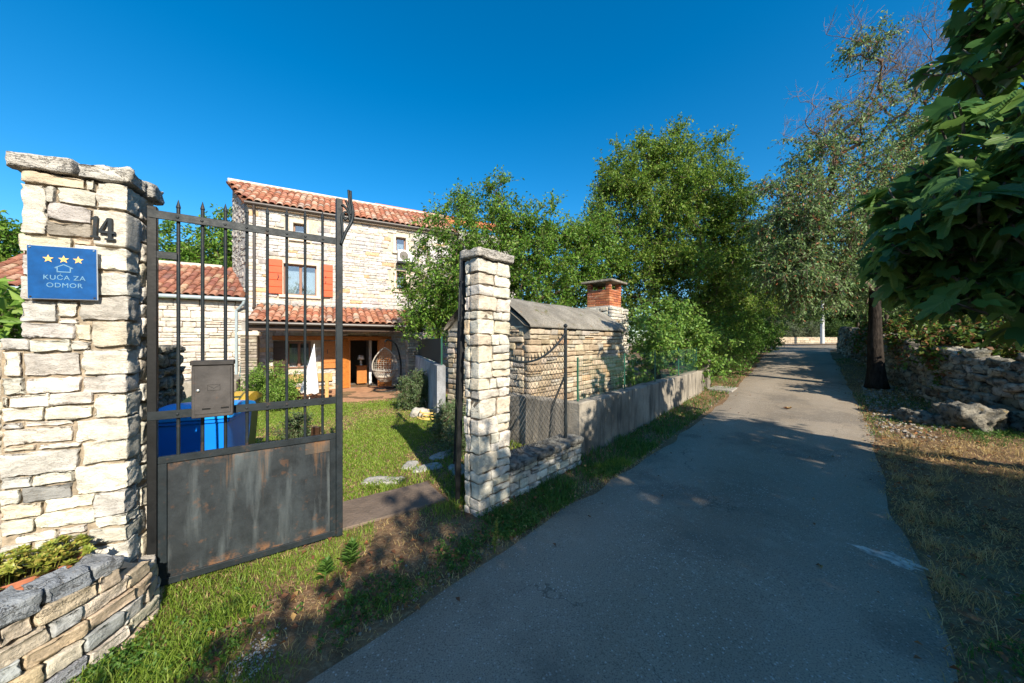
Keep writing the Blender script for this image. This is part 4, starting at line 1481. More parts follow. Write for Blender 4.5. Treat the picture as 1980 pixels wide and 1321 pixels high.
slope_back = -1.35 / 2.62
FT, sl = tile_roof(house, FA, X0 - 1.08, X1, -0.14, EZ + 0.02, 2.14, 7.86, PAL_T1, rg, 0.215, 8, 300, lambda y: 0.98 - 0.355 * y)
m = MB()
m.tube([(X0 - 0.98, 2.14, 7.90), (X1, 2.14, 7.90)], 0.10, 8)
m.build('ridge', M_RIDGE, house, FA)
m = MB()   # far slope
m.add([tuple(FA @ Vector(p)) for p in ((X0 - 0.95, 2.14, 7.86), (X1, 2.14, 7.86), (X1, 4.6, 6.3), (X0 - 0.4, 4.6, 6.3))], [(0, 1, 2, 3)])
m.build('far_slope', M_TILE_BED, house)
m = MB()
m.tube([FA @ Vector((X0 - 0.05, -0.17, EZ - 0.03)), FA @ Vector((X1, -0.17, EZ - 0.03))], 0.065, 10)
m.build('gutter', M_GUTTER, house)
MB().box(X0, X1, -0.13, 0.03, EZ - 0.12, EZ - 0.035, FA).build('cornice', M_SURR, house)
m = MB()
m.tube([(-3.22, -0.15, EZ - 0.08), (-3.22, -0.12, EZ - 0.25), (-3.22, -0.07, EZ - 0.4), (-3.22, -0.07, 2.80), (-3.2, -0.3, 2.70)], 0.045, 10)
m.build('downpipe', M_GUTTER, house, FA)


def window(x0, x1, z0, z1, panes=2, surround=True, mat_s=M_SURR, parent=None, curtain=True):
    P_ = parent or house
    w = MB()
    t_ = 0.055
    for a, b, c, d_ in ((x0, x1, z0, z0 + t_), (x0, x1, z1 - t_, z1), (x0, x0 + t_, z0 + t_, z1 - t_), (x1 - t_, x1, z0 + t_, z1 - t_)):
        w.box(a, b, 0.13, 0.19, c, d_, FA, 0.004)
    if panes == 2:
        xm = (x0 + x1) / 2
        w.box(xm - 0.045, xm + 0.045, 0.125, 0.185, z0 + t_, z1 - t_, FA, 0.004)
    wo = w.build('window', M_FRAME, P_)
    xm = (x0 + x1) / 2
    for a, b in ((x0 + t_, xm - 0.045), (xm + 0.045, x1 - t_)) if panes == 2 else ((x0 + t_, x1 - t_),):
        MB().box(a, b, 0.155, 0.161, z0 + t_, z1 - t_, FA).build('pane', M_GLASS, wo)
    if curtain:
        for sgn in (0, 1):
            v, f = [], []
            xa, xb = (x0 + 0.02, xm + 0.02) if sgn == 0 else (xm - 0.02, x1 - 0.02)
            n = 16
            for j in range(6):
                zf = j / 5
                for k in range(n + 1):
                    q = k / n
                    edge = 1 - 0.42 * (1 - zf) ** 1.5
                    qq = q * edge if sgn == 0 else 1 - (1 - q) * edge
                    v.append(tuple(FA @ Vector((xa + (xb - xa) * qq, 0.26 + 0.015 * math.sin(q * 22), z0 + 0.03 + (z1 - z0 - 0.25) * zf))))
            f = [(j * (n + 1) + k, j * (n + 1) + k + 1, (j + 1) * (n + 1) + k + 1, (j + 1) * (n + 1) + k) for j in range(5) for k in range(n)]
            MB().add(v, f).build('curtain', M_CURT, wo, smooth=True)
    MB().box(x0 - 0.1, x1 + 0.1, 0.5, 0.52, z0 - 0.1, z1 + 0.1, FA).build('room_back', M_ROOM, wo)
    if surround:
        s_ = 0.11
        for a, b, c, d_, nm in ((x0 - s_, x1 + s_, z1 + 0.0, z1 + s_, 'lintel'), (x0 - s_ - 0.03, x1 + s_ + 0.03, z0 - s_, z0, 'sill'), (x0 - s_, x0, z0 + 0.001, z1 - 0.001, 'jamb'), (x1, x1 + s_, z0 + 0.001, z1 - 0.001, 'jamb')):
            MB().box(a, b, -0.035 if nm != 'sill' else -0.06, 0.13, c, d_, FA, 0.006).build(nm, mat_s, wo)
    return wo


def shutter(x0, x1, z0, z1, mat, y=-0.085, parent=None, ang=0.0, planks=5):
    so = MB().box(x0 + 0.01, x1 - 0.01, y + 0.012, y + 0.03, z0 + 0.01, z1 - 0.01, FA).build('shutter', mat, parent or house)
    hh = (z1 - z0) / planks
    for k in range(planks):
        MB().box(x0, x1, y - 0.012, y + 0.0125, z0 + k * hh + 0.006, z0 + (k + 1) * hh - 0.006, FA, 0.004).build('plank', mat, so)
    return so


window(-2.36, -1.31, 3.28, 4.42, 2)
s1 = shutter(-2.80, -2.385, 3.28, 4.53, M_WOOD_RED)
MB().tube([FA @ Vector((-2.52, -0.10, 4.0)), FA @ Vector((-2.50, -0.11, 3.88)), FA @ Vector((-2.53, -0.11, 3.80))], 0.012, 6).build('latch', M_IRON, s1)
s2 = shutter(-1.16, -0.76, 3.26, 4.49, M_WOOD_RED)
for zz_ in (4.05, 3.85):
    MB().tube([FA @ Vector((-1.0, -0.10, zz_)), FA @ Vector((-1.0, -0.11, zz_ - 0.08))], 0.012, 6).build('latch', M_IRON, s2)
window(-2.06, -1.65, 5.39, 5.95, 1)
window(1.58, 1.99, 5.36, 5.95, 1)
window(1.60, 1.99, 3.73, 4.53, 1)
s3 = shutter(1.60, 1.78, 1.0, 1.05, M_WOOD_DK, planks=1) if False else None
m = MB().box(-0.72, -0.40, -0.30, -0.06, 2.95, 3.0, FA) if False else None
ac = thing('air_conditioner', 'white outdoor air conditioning unit on the house front above a small balcony slab', 'air conditioner', tuple(FA @ Vector((1.9, -0.2, 4.85))))
MB().box(1.62, 2.25, -0.40, -0.08, 4.86, 5.34, FA, 0.02).build('casing', M_WHITEP, ac)
MB().lathe([(0.18, 0), (0.18, 0.012), (0.02, 0.02)], 20, FA @ T(1.84, -0.40, 5.10) @ Matrix.Rotation(math.pi / 2, 4, 'X')).build('fan_grille', M_ROOM, ac)
MB().box(1.58, 2.3, -0.42, -0.04, 4.79, 4.83, FA, 0.004).build('bracket', M_IRON, ac)

# porch
porch = thing('tiled_porch', 'tiled lean-to porch on stone pillars along the house front', 'porch', tuple(FA @ Vector((-0.3, -1.8, -0.3))))
PX0, PX1 = -3.12, 2.15
rg = np.random.default_rng(66)
tile_roof(porch, FA, PX0, PX1, -1.86, 2.16, -0.06, 2.80, PAL_T1, rg, 0.215, 5, 300)
MB().box(PX0 - 0.02, PX1, -0.12, -0.02, 2.80, 2.885, FA, 0.01).build('flashing', M_GUTTER, porch)
MB().tube([FA @ Vector((PX0, -1.93, 2.13)), FA @ Vector((PX1, -1.93, 2.10))], 0.06, 10).build('gutter', M_GUTTER, porch)
MB().box(PX0, PX1 + 0.15, -1.78, -1.60, 1.90, 2.07, FA, 0.008).build('beam', M_WOOD_DK, porch)
for k in range(12):
    x = PX0 + 0.15 + k * 0.45
    MB().box(x, x + 0.09, -1.80, -0.05, -0.05, 0.05, FA @ T(0, 0, 2.05) @ T(0, -1.8, 0) @ Matrix.Rotation(math.atan2(0.64, 1.8), 4, 'X') @ T(0, 1.8, 0)).build('rafter', M_WOOD_DK, porch)
PAL_POST = [(3, (0.36, 0.31, 0.25)), (2, (0.42, 0.36, 0.28)), (1, (0.29, 0.24, 0.18))]
for x in (1.92, -3.05):
    w_ = 0.42
    FPx = FA @ T(x - w_ / 2, -1.92, 0)
    masonry(porch, FPx, layout(0, w_, -0.35, 1.72, 0.09, 0.2, rg), 0.15, PAL_POST, rg, ('hut', 1), 0.008, 0.015, 60, M_HUT_A, 0.02)
    masonry(porch, FPx @ T(0, w_, 0) @ Matrix.Rotation(-math.pi / 2, 4, 'Z'), layout(0, w_ - 0.13, -0.35, 1.72, 0.09, 0.2, rg), 0.15, PAL_POST, rg, ('hut', 1), 0.008, 0.015, 40, M_HUT_A, 0.02)
    MB().box(0.03, w_ - 0.0, 0.03, w_, -0.4, 1.72, FPx).build('pillar_core', M_MORTAR, porch)
    MB().box(-0.06, w_ + 0.06, -0.06, w_ + 0.06, 1.722, 1.86, FPx, 0.03).build('pillar_capital', M_SURR, porch)
# porch side wall, left, low brick pier
MB().box(-3.42, -3.28, -0.9, -0.02, -0.4, 2.2, FA, 0.01).build('side_pier', M_RENDER, porch)
pt = MB().box(-3.1, 3.2, -3.55, 0.03, -0.5, -0.285, FA, 0.02)
tag(pt.build('patio', M_PATIO), 'reddish paved terrace in front of the porch', None, kind='structure')

window(-2.25, -1.52, 0.55, 1.53, 2, False)
shutter(-2.66, -2.30, 0.40, 1.57, M_WOOD_DK, -0.09)
s4 = shutter(-1.16, -0.62, 0.52, 1.57, M_WOOD_OR, -0.09)
MB().tube([FA @ Vector((-0.95, -0.105, 1.25)), FA @ Vector((-0.94, -0.115, 1.08))], 0.012, 6).build('latch', M_IRON, s4)
MB().box(-2.7, 1.4, -0.06, 0.03, 1.60, 1.76, FA, 0.01).build('door_lintel', M_WOOD_OR, house)
# doorway, leaves, room beyond
dm = MB()
for a, b, c, d_ in ((-0.22, -0.14, -0.29, 1.74), (0.87, 0.95, -0.29, 1.74), (-0.1395, 0.8695, 1.66, 1.739)):
    dm.box(a, b, 0.0, 0.18, c, d_, FA, 0.005)
dm.build('door_frame', M_WOOD_OR, house)


def door_leaf(hx, ang, w=0.5, nm='door'):
    F = FA @ T(hx, -0.02, 0) @ Matrix.Rotation(ang, 4, 'Z')
    s_ = 1 if w > 0 else -1
    d_ = MB().box(min(0, w), max(0, w), -0.02, 0.02, -0.27, 1.66, F, 0.004).build(nm, M_WOOD_OR, house)
    for z0, z1 in ((-0.15, 0.42), (0.55, 1.54)):
        a, b = sorted((w * 0.18, w * 0.82))
        for y0, y1 in ((-0.034, -0.0205), (0.0205, 0.034)):
            MB().box(a, b, y0, y1, z0, z1, F, 0.006).build('door_panel', M_WOOD_OR, d_)
    return d_


door_leaf(-0.20, math.radians(-163), 0.5) if False else door_leaf(-0.20, math.radians(28), -0.5)
door_leaf(0.93, math.radians(-25), 0.5)
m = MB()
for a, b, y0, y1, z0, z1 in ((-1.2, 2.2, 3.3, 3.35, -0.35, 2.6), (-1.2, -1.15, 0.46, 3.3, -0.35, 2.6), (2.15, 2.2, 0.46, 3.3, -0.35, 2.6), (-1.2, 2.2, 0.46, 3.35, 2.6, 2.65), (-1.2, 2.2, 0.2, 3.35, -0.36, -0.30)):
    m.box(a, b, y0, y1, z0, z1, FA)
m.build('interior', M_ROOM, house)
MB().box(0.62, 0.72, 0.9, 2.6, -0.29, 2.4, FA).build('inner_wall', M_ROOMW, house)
cab = thing('cabinet', 'small brown cabinet standing just inside the open door', 'cabinet', tuple(FA @ Vector((0.32, 0.9, -0.3))))
MB().box(0.13, 0.52, 0.75, 1.1, -0.22, 0.50, FA, 0.01).build('body', M_WOOD_OR, cab)
MB().box(0.10, 0.55, 0.72, 1.13, 0.502, 0.535, FA, 0.006).build('top', M_WOOD_OR, cab)
for q in (0.16, 0.46):
    MB().box(q, q + 0.04, 0.77, 0.81, -0.295, -0.221, FA).build('leg', M_WOOD_DK, cab)
lamp = thing('table_lamp', 'white shaded table lamp on the cabinet inside the open door', 'lamp', tuple(FA @ Vector((0.30, 0.9, 0.535))))
MB().lathe([(0.07, 0), (0.075, 0.02), (0.04, 0.06), (0.06, 0.13), (0.03, 0.2), (0.012, 0.24), (0.012, 0.28)], 14, FA @ T(0.30, 0.9, 0.536)).build('base', M_WHITEP, lamp, smooth=True)
MB().lathe([(0.15, 0.25), (0.09, 0.43)], 18, FA @ T(0.30, 0.9, 0.536)).build('lamp_shade', M_WHITE, lamp, smooth=True)

# outbuilding to the left
wing = thing('stone_outbuilding', 'low pale stone outbuilding with weathered tiles joined to the house', 'outbuilding', tuple(FA @ Vector((-6.5, 1, -0.3))))
rg = np.random.default_rng(77)
WX0 = -9.6
masonry(wing, FA, layout(WX0, -3.47, -0.3, 2.95, 0.18, 0.42, rg, 0.45, 0.5, 0.3), 0.16, PAL_WING, rg, ('limestone', 1), 0.012, 0.02, 299, M_STONE_A, 0.03)
MB().box(WX0, -3.47, 0.04, 0.45, -0.5, 2.96, FA).build('wall', M_MORTAR, wing)
tile_roof(wing, FA, WX0, -3.50, -0.16, 3.06, 2.2, 4.40, PAL_T2, rg, 0.215, 7, 300, tiles_to=None)
MB().tube([FA @ Vector((WX0, 2.2, 4.45)), FA @ Vector((-4.6, 2.2, 4.45))], 0.10, 8).build('ridge', M_RIDGE, wing)
MB().tube([FA @ Vector((WX0, -0.24, 3.02)), FA @ Vector((-3.42, -0.24, 3.00))], 0.065, 10).build('gutter', M_GUTTER_G, wing)
MB().tube([FA @ Vector(p) for p in ((-3.46, -0.24, 2.98), (-3.50, -0.22, 2.86), (-3.62, -0.12, 2.72), (-3.72, -0.07, 2.62), (-3.72, -0.07, -0.3))], 0.042, 10).build('downpipe', M_GUTTER_G, wing)

# neighbouring house with the orange roof, behind
nh = thing('neighbour_house', 'neighbouring house behind, its orange roof edge above the stone house', 'house', (-4.5, 21, 0))
FN = FA @ T(1.6, 5.4, 0)
MB().box(0.3, 9, 0.3, 6, -0.5, 8.6, FN).build('wall', M_RENDER, nh)
mm = MB()
mm.add([tuple(FN @ Vector(p)) for p in ((0, 0, 8.95), (9.3, 0, 8.95), (9.3, 3.0, 10.4), (0, 3.0, 10.4), (0, 0, 8.80), (9.3, 0, 8.80), (9.3, 3.0, 10.25), (0, 3.0, 10.25))], [(0, 1, 2, 3), (4, 7, 6, 5), (0, 4, 5, 1), (0, 3, 7, 4), (1, 5, 6, 2), (2, 6, 7, 3)])
mm.build('roof', basic('bright_orange_tile', (0.55, 0.17, 0.06), 0.85, 0.3, 9, 0.5, 12), nh)

# ------------------------------------------------------------------ old wall behind the gate, bins
rg = np.random.default_rng(88)
ow = thing('old_stone_wall', 'dark old stone wall end behind the iron gate and the bins', 'wall', (-3.9, 3.8, 0))
FO = frame(-3.43, 3.0, -0.52, 0.85)      # x runs from the near end to the far end, outside faces the bins
masonry(ow, FO, layout(0, 1.9, -0.1, 1.5, 0.15, 0.27, rg, 0.45), 0.18, [(3, (0.27, 0.25, 0.21)), (2, (0.34, 0.315, 0.27)), (1, (0.40, 0.33, 0.24))], rg, ('dry', 2), 0.004, 0.02, 200, M_DRY_A, 0.06, lib_d=(0.26, 0.24, 0.17))
MB().box(0.0, 1.86, 0.06, 0.42, -0.2, 1.49, FO).build('mortar_core', M_MORTAR, ow)


def wheelie_bin(loc, ang, mat, lid, label, h=1.0, w=0.56, d=0.62):
    b = thing('wheelie_bin', label, 'bin', loc, 'wheelie bins behind the gate')
    F = T(*loc) @ Matrix.Rotation(ang, 4, 'Z')
    v = []
    for z_, sx, sy in ((0.05, 0.40, 0.42), (0.86 * h, w / 2 * 0.94 * 2 / 1.0 * 0.5 + 0.0, d / 2)):
        pass
    bw, bd, tw, td = w * 0.38, d * 0.36, w * 0.47, d * 0.47
    v = [(-bw, -bd, 0.06), (bw, -bd, 0.06), (bw, bd, 0.06), (-bw, bd, 0.06), (-tw, -td, 0.9 * h), (tw, -td, 0.9 * h), (tw, td, 0.9 * h), (-tw, td, 0.9 * h)]
    f = [(3, 2, 1, 0), (4, 5, 6, 7), (0, 1, 5, 4), (1, 2, 6, 5), (2, 3, 7, 6), (3, 0, 4, 7)]
    m_ = MB().add([tuple(F @ Vector(p)) for p in v], f)
    m_.box(-tw - 0.015, tw + 0.015, -td - 0.015, td + 0.015, 0.885 * h, 0.92 * h, F, 0.008)
    m_.build('body', mat, b)
    l = MB()
    n = 8
    vv, ff = [], []
    for k in range(n + 1):
        y = -td - 0.03 + (2 * td + 0.08) * k / n
        zt = 0.925 * h + 0.06 + 0.05 * math.sin(math.pi * k / n)
        vv += [(-tw - 0.03, y, 0.925 * h), (-tw - 0.01, y, zt - 0.02), (0, y, zt), (tw + 0.01, y, zt - 0.02), (tw + 0.03, y, 0.925 * h)]
    for k in range(n):
        for j in range(4):
            ff.append((5 * k + j, 5 * k + j + 1, 5 * k + 6 + j, 5 * k + 5 + j))
        ff.append((5 * k, 5 * k + 5, 5 * k + 9, 5 * k + 4))
    ff += [(0, 4, 3, 2, 1), tuple(5 * n + j for j in range(5))]
    l.add([tuple(F @ Vector(p)) for p in vv], ff)
    l.build('lid', lid, b)
    MB().tube([F @ Vector((-tw, td + 0.06, 0.93 * h)), F @ Vector((tw, td + 0.06, 0.93 * h))], 0.016, 8).build('handle', lid, b)
    for sx in (-1, 1):
        MB().lathe([(0.10, -0.025), (0.10, 0.025)], 16, F @ T(sx * (bw + 0.03), bd + 0.02, 0.10) @ Matrix.Rotation(math.pi / 2, 4, 'Y')).build('wheel', M_RUBBER, b)


wheelie_bin((-2.80, 3.12, -0.03), 0.36, M_BLUE, M_BLUE_LID, 'blue wheelie bin directly behind the gate and mailbox')
wheelie_bin((-3.24, 3.84, -0.05), 0.42, M_OLIVE, M_YELLOW, 'olive wheelie bin with yellow lid behind the blue bin')
tr_ = thing('timber_stake', 'old brown timber stake standing beside the bins', 'stake', (-2.55, 4.2, -0.05))
MB().box(-0.05, 0.05, -0.03, 0.03, 0, 0.52, T(-2.58, 4.45, -0.08) @ Matrix.Rotation(0.05, 4, 'Y'), 0.005).build('stake_shaft', M_WOOD_DK, tr_)
# grey stone ledge in front of the outbuilding
lg = MB().box(-4.6, -3.3, -2.2, -0.2, -0.4, 0.42, FA, 0.03)
tag(lg.build('stone_ledge', M_CONC), 'grey stone ledge in front of the outbuilding beside the porch', 'ledge')

# ------------------------------------------------------------------ garden furniture
bn = thing('picnic_bench', 'pale wooden garden bench and table set on the terrace', 'bench', (-7.0, 11.2, -0.29))
FB = FA @ T(-1.62, -2.75, -0.285)
for a, b_, y0, y1, z0, z1, nm, mt in (
        (-0.85, 0.85, -0.32, -0.28, 0.62, 0.86, 'backrest', M_WOOD_PALE), (-0.85, 0.85, -0.27, 0.12, 0.42, 0.46, 'seat', M_WOOD_PALE),
        (-0.85, 0.85, 0.35, 1.05, 0.72, 0.76, 'tabletop', M_WOOD_PALE), (-0.85, 0.85, 1.25, 1.6, 0.42, 0.46, 'seat', M_WOOD_PALE), (-0.7, 0.7, 0.66, 0.74, 0.2, 0.28, 'stretcher', M_WOOD_PALE)):
    MB().box(a, b_, y0, y1, z0, z1, FB, 0.008).build(nm, mt, bn)
for x in (-0.7, 0.7):
    MB().box(x - 0.05, x + 0.05, -0.365, -0.3205, 0.0, 0.84, FB, 0.006).build('leg', M_WOOD_PALE, bn)
    MB().box(x - 0.04, x + 0.04, 0.40, 0.48, 0.0, 0.718, FB, 0.006).build('leg', M_WOOD_PALE, bn)
    MB().box(x - 0.04, x + 0.04, 0.92, 1.0, 0.0, 0.718, FB, 0.006).build('leg', M_WOOD_PALE, bn)
    MB().box(x - 0.04, x + 0.04, -0.3, 1.55, 0.36, 0.418, FB, 0.006).build('stretcher', M_WOOD_PALE, bn)

px, py = -5.98, 10.05
pz = float(gz(px, py))
ps = thing('parasol', 'closed white parasol standing on a thin pole in front of the bench', 'parasol', (px, py, pz))
FPS = T(px, py, pz) @ Matrix.Rotation(0.09, 4, 'Y') @ Matrix.Diagonal((0.9, 0.9, 0.95, 1))
MB().tube([(0, 0, 0), (0, 0, 1.86)], 0.016, 8).build('pole', M_WHITEP, ps, FPS)
v, f = [], []
n = 28
for j, (z_, r_) in enumerate(((0.36, 0.255), (0.42, 0.25), (0.8, 0.19), (1.3, 0.10), (1.75, 0.025), (1.80, 0.012))):
    for k in range(n):
        a = 2 * math.pi * k / n
        rr_ = r_ * (1 + 0.16 * math.cos(a * 7) * (1 - j / 6))
        v.append((rr_ * math.cos(a), rr_ * math.sin(a), z_ + (0.03 * math.cos(a * 7) if j == 0 else 0)))
f = [(j * n + k, j * n + (k + 1) % n, (j + 1) * n + (k + 1) % n, (j + 1) * n + k) for j in range(5) for k in range(n)]
obj('canopy', MB().add(v, f).mesh('canopy', True), M_WHITE, ps, FPS)
MB().lathe([(0.02, 1.78), (0.012, 1.84), (0.002, 1.88)], 10).build('finial', M_WHITEP, ps, FPS)

tl = thing('folded_sunshade', 'folded teal cloth leaning against the porch corner', 'sunshade', tuple(FA @ Vector((-3.35, -0.8, -0.3))))
MB().tube([FA @ Vector((-3.42, -1.0, -0.28)), FA @ Vector((-3.36, -0.98, 0.6)), FA @ Vector((-3.30, -0.97, 1.25)), FA @ Vector((-3.28, -0.97, 1.35))], [0.05, 0.09, 0.11, 0.02], 8).build('cloth', M_TEAL, tl)

# hanging egg chair
eg = thing('hanging_egg_chair', 'wicker egg chair hanging from a curved dark stand on the terrace', 'chair', tuple(FA @ Vector((1.15, -1.35, -0.285))))
FE = FA @ T(1.08, -1.35, -0.285)
MB().tube([FE @ Vector(p) for p in curve_pts([(-0.25, 0.35, 0.03), (0.30, 0.35, 0.05), (0.52, 0.33, 0.5), (0.50, 0.30, 1.15), (0.32, 0.2, 1.72), (0.02, 0.05, 1.90), (-0.1, 0.0, 1.82)])], 0.035, 8).build('stand', M_IRON, eg, smooth=True)
bb = MB()
bb.tube([FE @ Vector((0.5 * math.cos(a), 0.5 * math.sin(a), 0.025)) for a in np.linspace(0, 2 * math.pi, 28)], 0.024, 6)
bb.build('base_ring', M_IRON, eg)
MB().tube([FE @ Vector((-0.1, 0, 1.82)), FE @ Vector((-0.1, 0, 1.6))], 0.01, 6).build('chain', M_IRON, eg)
wk = MB()
def egg(a, h):
    """point of the open egg basket: a round the axis (front open), h from 0 bottom to 1 top"""
    r = 0.46 * math.sin(math.pi * min(max(0.06 + 0.94 * h, 0), 1)) ** 0.72
    return Vector((r * math.cos(a) - 0.1, r * math.sin(a) * 0.9, 0.30 + 1.3 * h))
for k in range(17):
    a = math.radians(-10 + 200 * k / 16)
    wk.tube([FE @ egg(a, h) for h in np.linspace(0.02, 1, 14)], 0.008, 4, False)
    a2 = math.radians(190 + 160 * k / 16)
    wk.tube([FE @ egg(a2, h) for h in np.linspace(0.02, 0.36, 6)], 0.008, 4, False)
for h in np.linspace(0.05, 0.95, 17):
    full = h < 0.37
    aa = np.linspace(math.radians(-10 if not full else 0), math.radians(190 if not full else 360), 22)
    wk.tube([FE @ egg(a, h) for a in aa], 0.008, 4, False)
wk.tube([FE @ egg(math.radians(-10), h) for h in np.linspace(0.36, 1, 12)], 0.022, 6)
wk.tube([FE @ egg(math.radians(190), h) for h in np.linspace(0.36, 1, 12)], 0.022, 6)
wk.tube([FE @ egg(a, 0.37) for a in np.linspace(math.radians(190), math.radians(350), 12)], 0.03, 6)
wk.build('basket', M_WICKER, eg)
cu_ = MB()
cu_.lathe([(0.02, 0), (0.30, 0.02), (0.36, 0.08), (0.30, 0.15), (0.02, 0.18)], 16, FE @ T(-0.1, 0, 0.46))
cu_.build('cushion', M_CUSHION, eg, smooth=True)

# garden wall on the right with screen, hose
FGW = frame(-1.40, 7.22, -1.95, 5.3)
glen = math.hypot(1.95, 5.3)
gwl = thing('garden_side_wall', 'bluish concrete garden side wall between the hut and the porch', 'wall', (-2.4, 9.8, 0))
m = MB()
slabwall(m, FGW, glen, 0.0, 0.18, lambda x: 1.05, -0.5, 30, 5)
m.build('wall_face', M_BLUECONC, gwl)
sf = thing('screen_fence', 'dark green screen fence on top of the garden side wall', 'fence', tuple(FGW @ Vector((3, 0.1, 1.05))))
MB().box(0.1, glen - 0.1, 0.085, 0.095, 1.07, 1.62, FGW).build('screen_cloth', M_SHADE, sf)
for x in np.arange(0.1, glen, 1.35):
    MB().tube([(x, 0.07, 1.0), (x, 0.07, 1.66)], 0.016, 8).build('fence_post', M_GREENWIRE, sf, FGW)
hz = float(gz(-1.75, 7.55))
hs2 = thing('garden_hose', 'coiled yellow garden hose lying beside the old stone wall', 'hose', (-1.75, 7.5, hz))
hp = []
for k in range(150):
    a = k * 0.26
    r_ = 0.22 + 0.06 * math.sin(k * 0.37) + 0.03 * math.cos(k * 0.9)
    hp.append((-1.72 + r_ * 1.25 * math.cos(a), 7.45 + r_ * math.sin(a), hz + 0.03 + 0.0012 * k * (0.5 + 0.5 * math.sin(a * 0.5))))
hp += [(-1.70, 7.62, hz + 0.22), (-1.68, 7.72, hz + 0.5), (-1.65, 7.78, hz + 0.66)]
MB().tube(hp, 0.014, 6).build('hose', M_HOSE, hs2, smooth=True)
tp = thing('garden_tap', 'small grey tap post at the garden wall above the hose', 'tap', (-1.6, 7.85, hz))
MB().tube([(-1.6, 7.85, hz - 0.1), (-1.6, 7.85, hz + 0.72)], 0.035, 8).build('post_shaft', M_GREENWIRE, tp)
MB().tube([(-1.6, 7.85, hz + 0.66), (-1.65, 7.78, hz + 0.68), (-1.66, 7.76, hz + 0.62)], 0.018, 8).build('spout', M_STEEL, tp)
for i, (x, y, sx, lb) in enumerate(((-2.05, 7.62, 0.30, 'pale garden rock beside the coiled hose, the larger one under the bush'), (-1.35, 7.2, 0.24, 'pale garden rock at the foot of the old stone wall'))):
    me = rockbox((sx * 1.3, sx, sx * 0.75), (8, 6, 5), 3000 + i, 3, 0.05, 6, 0.1, True)
    o = obj('garden_rock', me, M_STONE, None, T(x, y, float(gz(x, y)) + sx * 0.2), (0.5, 0.46, 0.40))
    tag(o, lb, 'rock')
# stepping stones in the lawn
for i, (x, y, a) in enumerate(((-1.45, 3.85, 0.30), (-1.05, 4.25, 0.26), (-0.95, 4.75, 0.28), (-1.3, 4.35, 0.2), (-0.65, 4.15, 0.25))):
    me = rockbox((a * 1.5, a * 0.8, 0.06), (9, 6, 3), 3100 + i, 4, 0.012, 9, 0.1, True)
    o = obj('stepping_stone', me, M_STONE, None, T(x, y, float(gz(x, y)) + 0.0) @ Matrix.Rotation(0.5 * i, 4, 'Z'), (0.42, 0.40, 0.36))
    tag(o, ['flat stepping stone in the lawn nearest the threshold and the gate leaf', 'flat stepping stone in the lawn in the middle of the scattered five', 'flat stepping stone in the lawn farthest from the threshold', 'small stepping stone in the lawn, the smallest of the five', 'flat stepping stone in the lawn closest to the shaded garden bush'][i], 'stepping stone', 'stepping stones in the lawn')

# ------------------------------------------------------------------ right dry-stone wall, boulder
rg = np.random.default_rng(99)
dw = thing('dry_stone_wall', 'rough grey dry stone wall along the far side of the lane', 'wall', (9.5, 9, 0.4))
DP = [(14.55, 15.3), (11.6, 11.2), (9.85, 8.95), (7.95, 6.35), (7.42, 5.0), (7.75, 3.4), (8.6, 1.6)]
rects_n, far_v = [], []
dlen = sum((Vector(DP[i + 1]) - Vector(DP[i])).length for i in range(len(DP) - 1))
stones = []
zz0 = -0.08
u = 0.0
c_ = 0
for crs in range(9):
    u = rg.uniform(-0.15, 0)
    hcr = rg.uniform(0.11, 0.17)
    while u < dlen:
        far = 1.0 - u / dlen
        w = rg.uniform(0.18, 0.50) * (0.7 + 0.4 * (1 - far)) * (0.7 if crs > 5 else 1.0)
        h = hcr * rg.uniform(0.85, 1.35)
        top = 1.08 + 0.07 * math.sin(u * 1.9) + 0.05 * math.sin(u * 5.1 + 1)
        if zz0 + h * 0.4 < top:
            p, d = along(DP, min(max(u + w / 2, 0.01), dlen - 0.01))
            stones.append((u, p, d, w, h, zz0))
        u += w
    zz0 += hcr
stones.sort(key=lambda q: (q[1].length))
vs, fs, cs, b = [], [], [], 0
for i, (u, p, d, w, h, z0) in enumerate(stones):
    F = frame(p.x, p.y, d.x, d.y, float(gz(p.x, p.y)) + z0 + h / 2)
    tilt = 0.35 if z0 > 0.85 else 0.1
    L = LIBS[('dry', 2)][rg.integers(16)]
    D_ = Vector((w / 0.26 * 1.06, rg.uniform(0.85, 1.2), h / 0.17 * 1.12))
    M = F @ T(0, 0.12 + rg.uniform(-0.05, 0.03) + 0.012 * z0 * 8, 0) @ Matrix.Rotation(rg.uniform(-tilt, tilt), 4, 'Y') @ Matrix.Rotation(rg.uniform(-0.25, 0.25), 4, 'Z') @ Matrix.Diagonal((*D_, 1))
    colr = pick(PAL_DRY, rg)
    if i < 300:
        obj('stone', L, None, dw, M, colr)
    else:
        n = len(L.vertices)
        co = np.empty(n * 3, dtype=np.float32)
        L.vertices.foreach_get('co', co)
        A = np.array(M)
        vs.append(co.reshape(-1, 3) @ A[:3, :3].T + A[:3, 3])
        fs.append(np.array([q.vertices[:] for q in L.polygons]) + b)
        cs.append(np.repeat(np.array([colr]), n, 0))
        b += n
o = obj('small_stonework', mesh_arr('stonework', np.concatenate(vs), np.concatenate(fs), False, np.concatenate(cs)), M_DRY_A, dw)
o['kind'] = 'stuff'
m = MB()
for i in range(len(DP) - 1):
    a, b_ = Vector(DP[i]), Vector(DP[i + 1])
    F = frame(a.x, a.y, (b_ - a).x, (b_ - a).y, 0)
    m.box(-0.05, (b_ - a).length + 0.05, 0.14, 0.5, min(float(gz(*a)), float(gz(*b_))) - 0.2, min(float(gz(*a)), float(gz(*b_))) + 0.95, F)
m.build('rubble_core', M_DARK, dw)
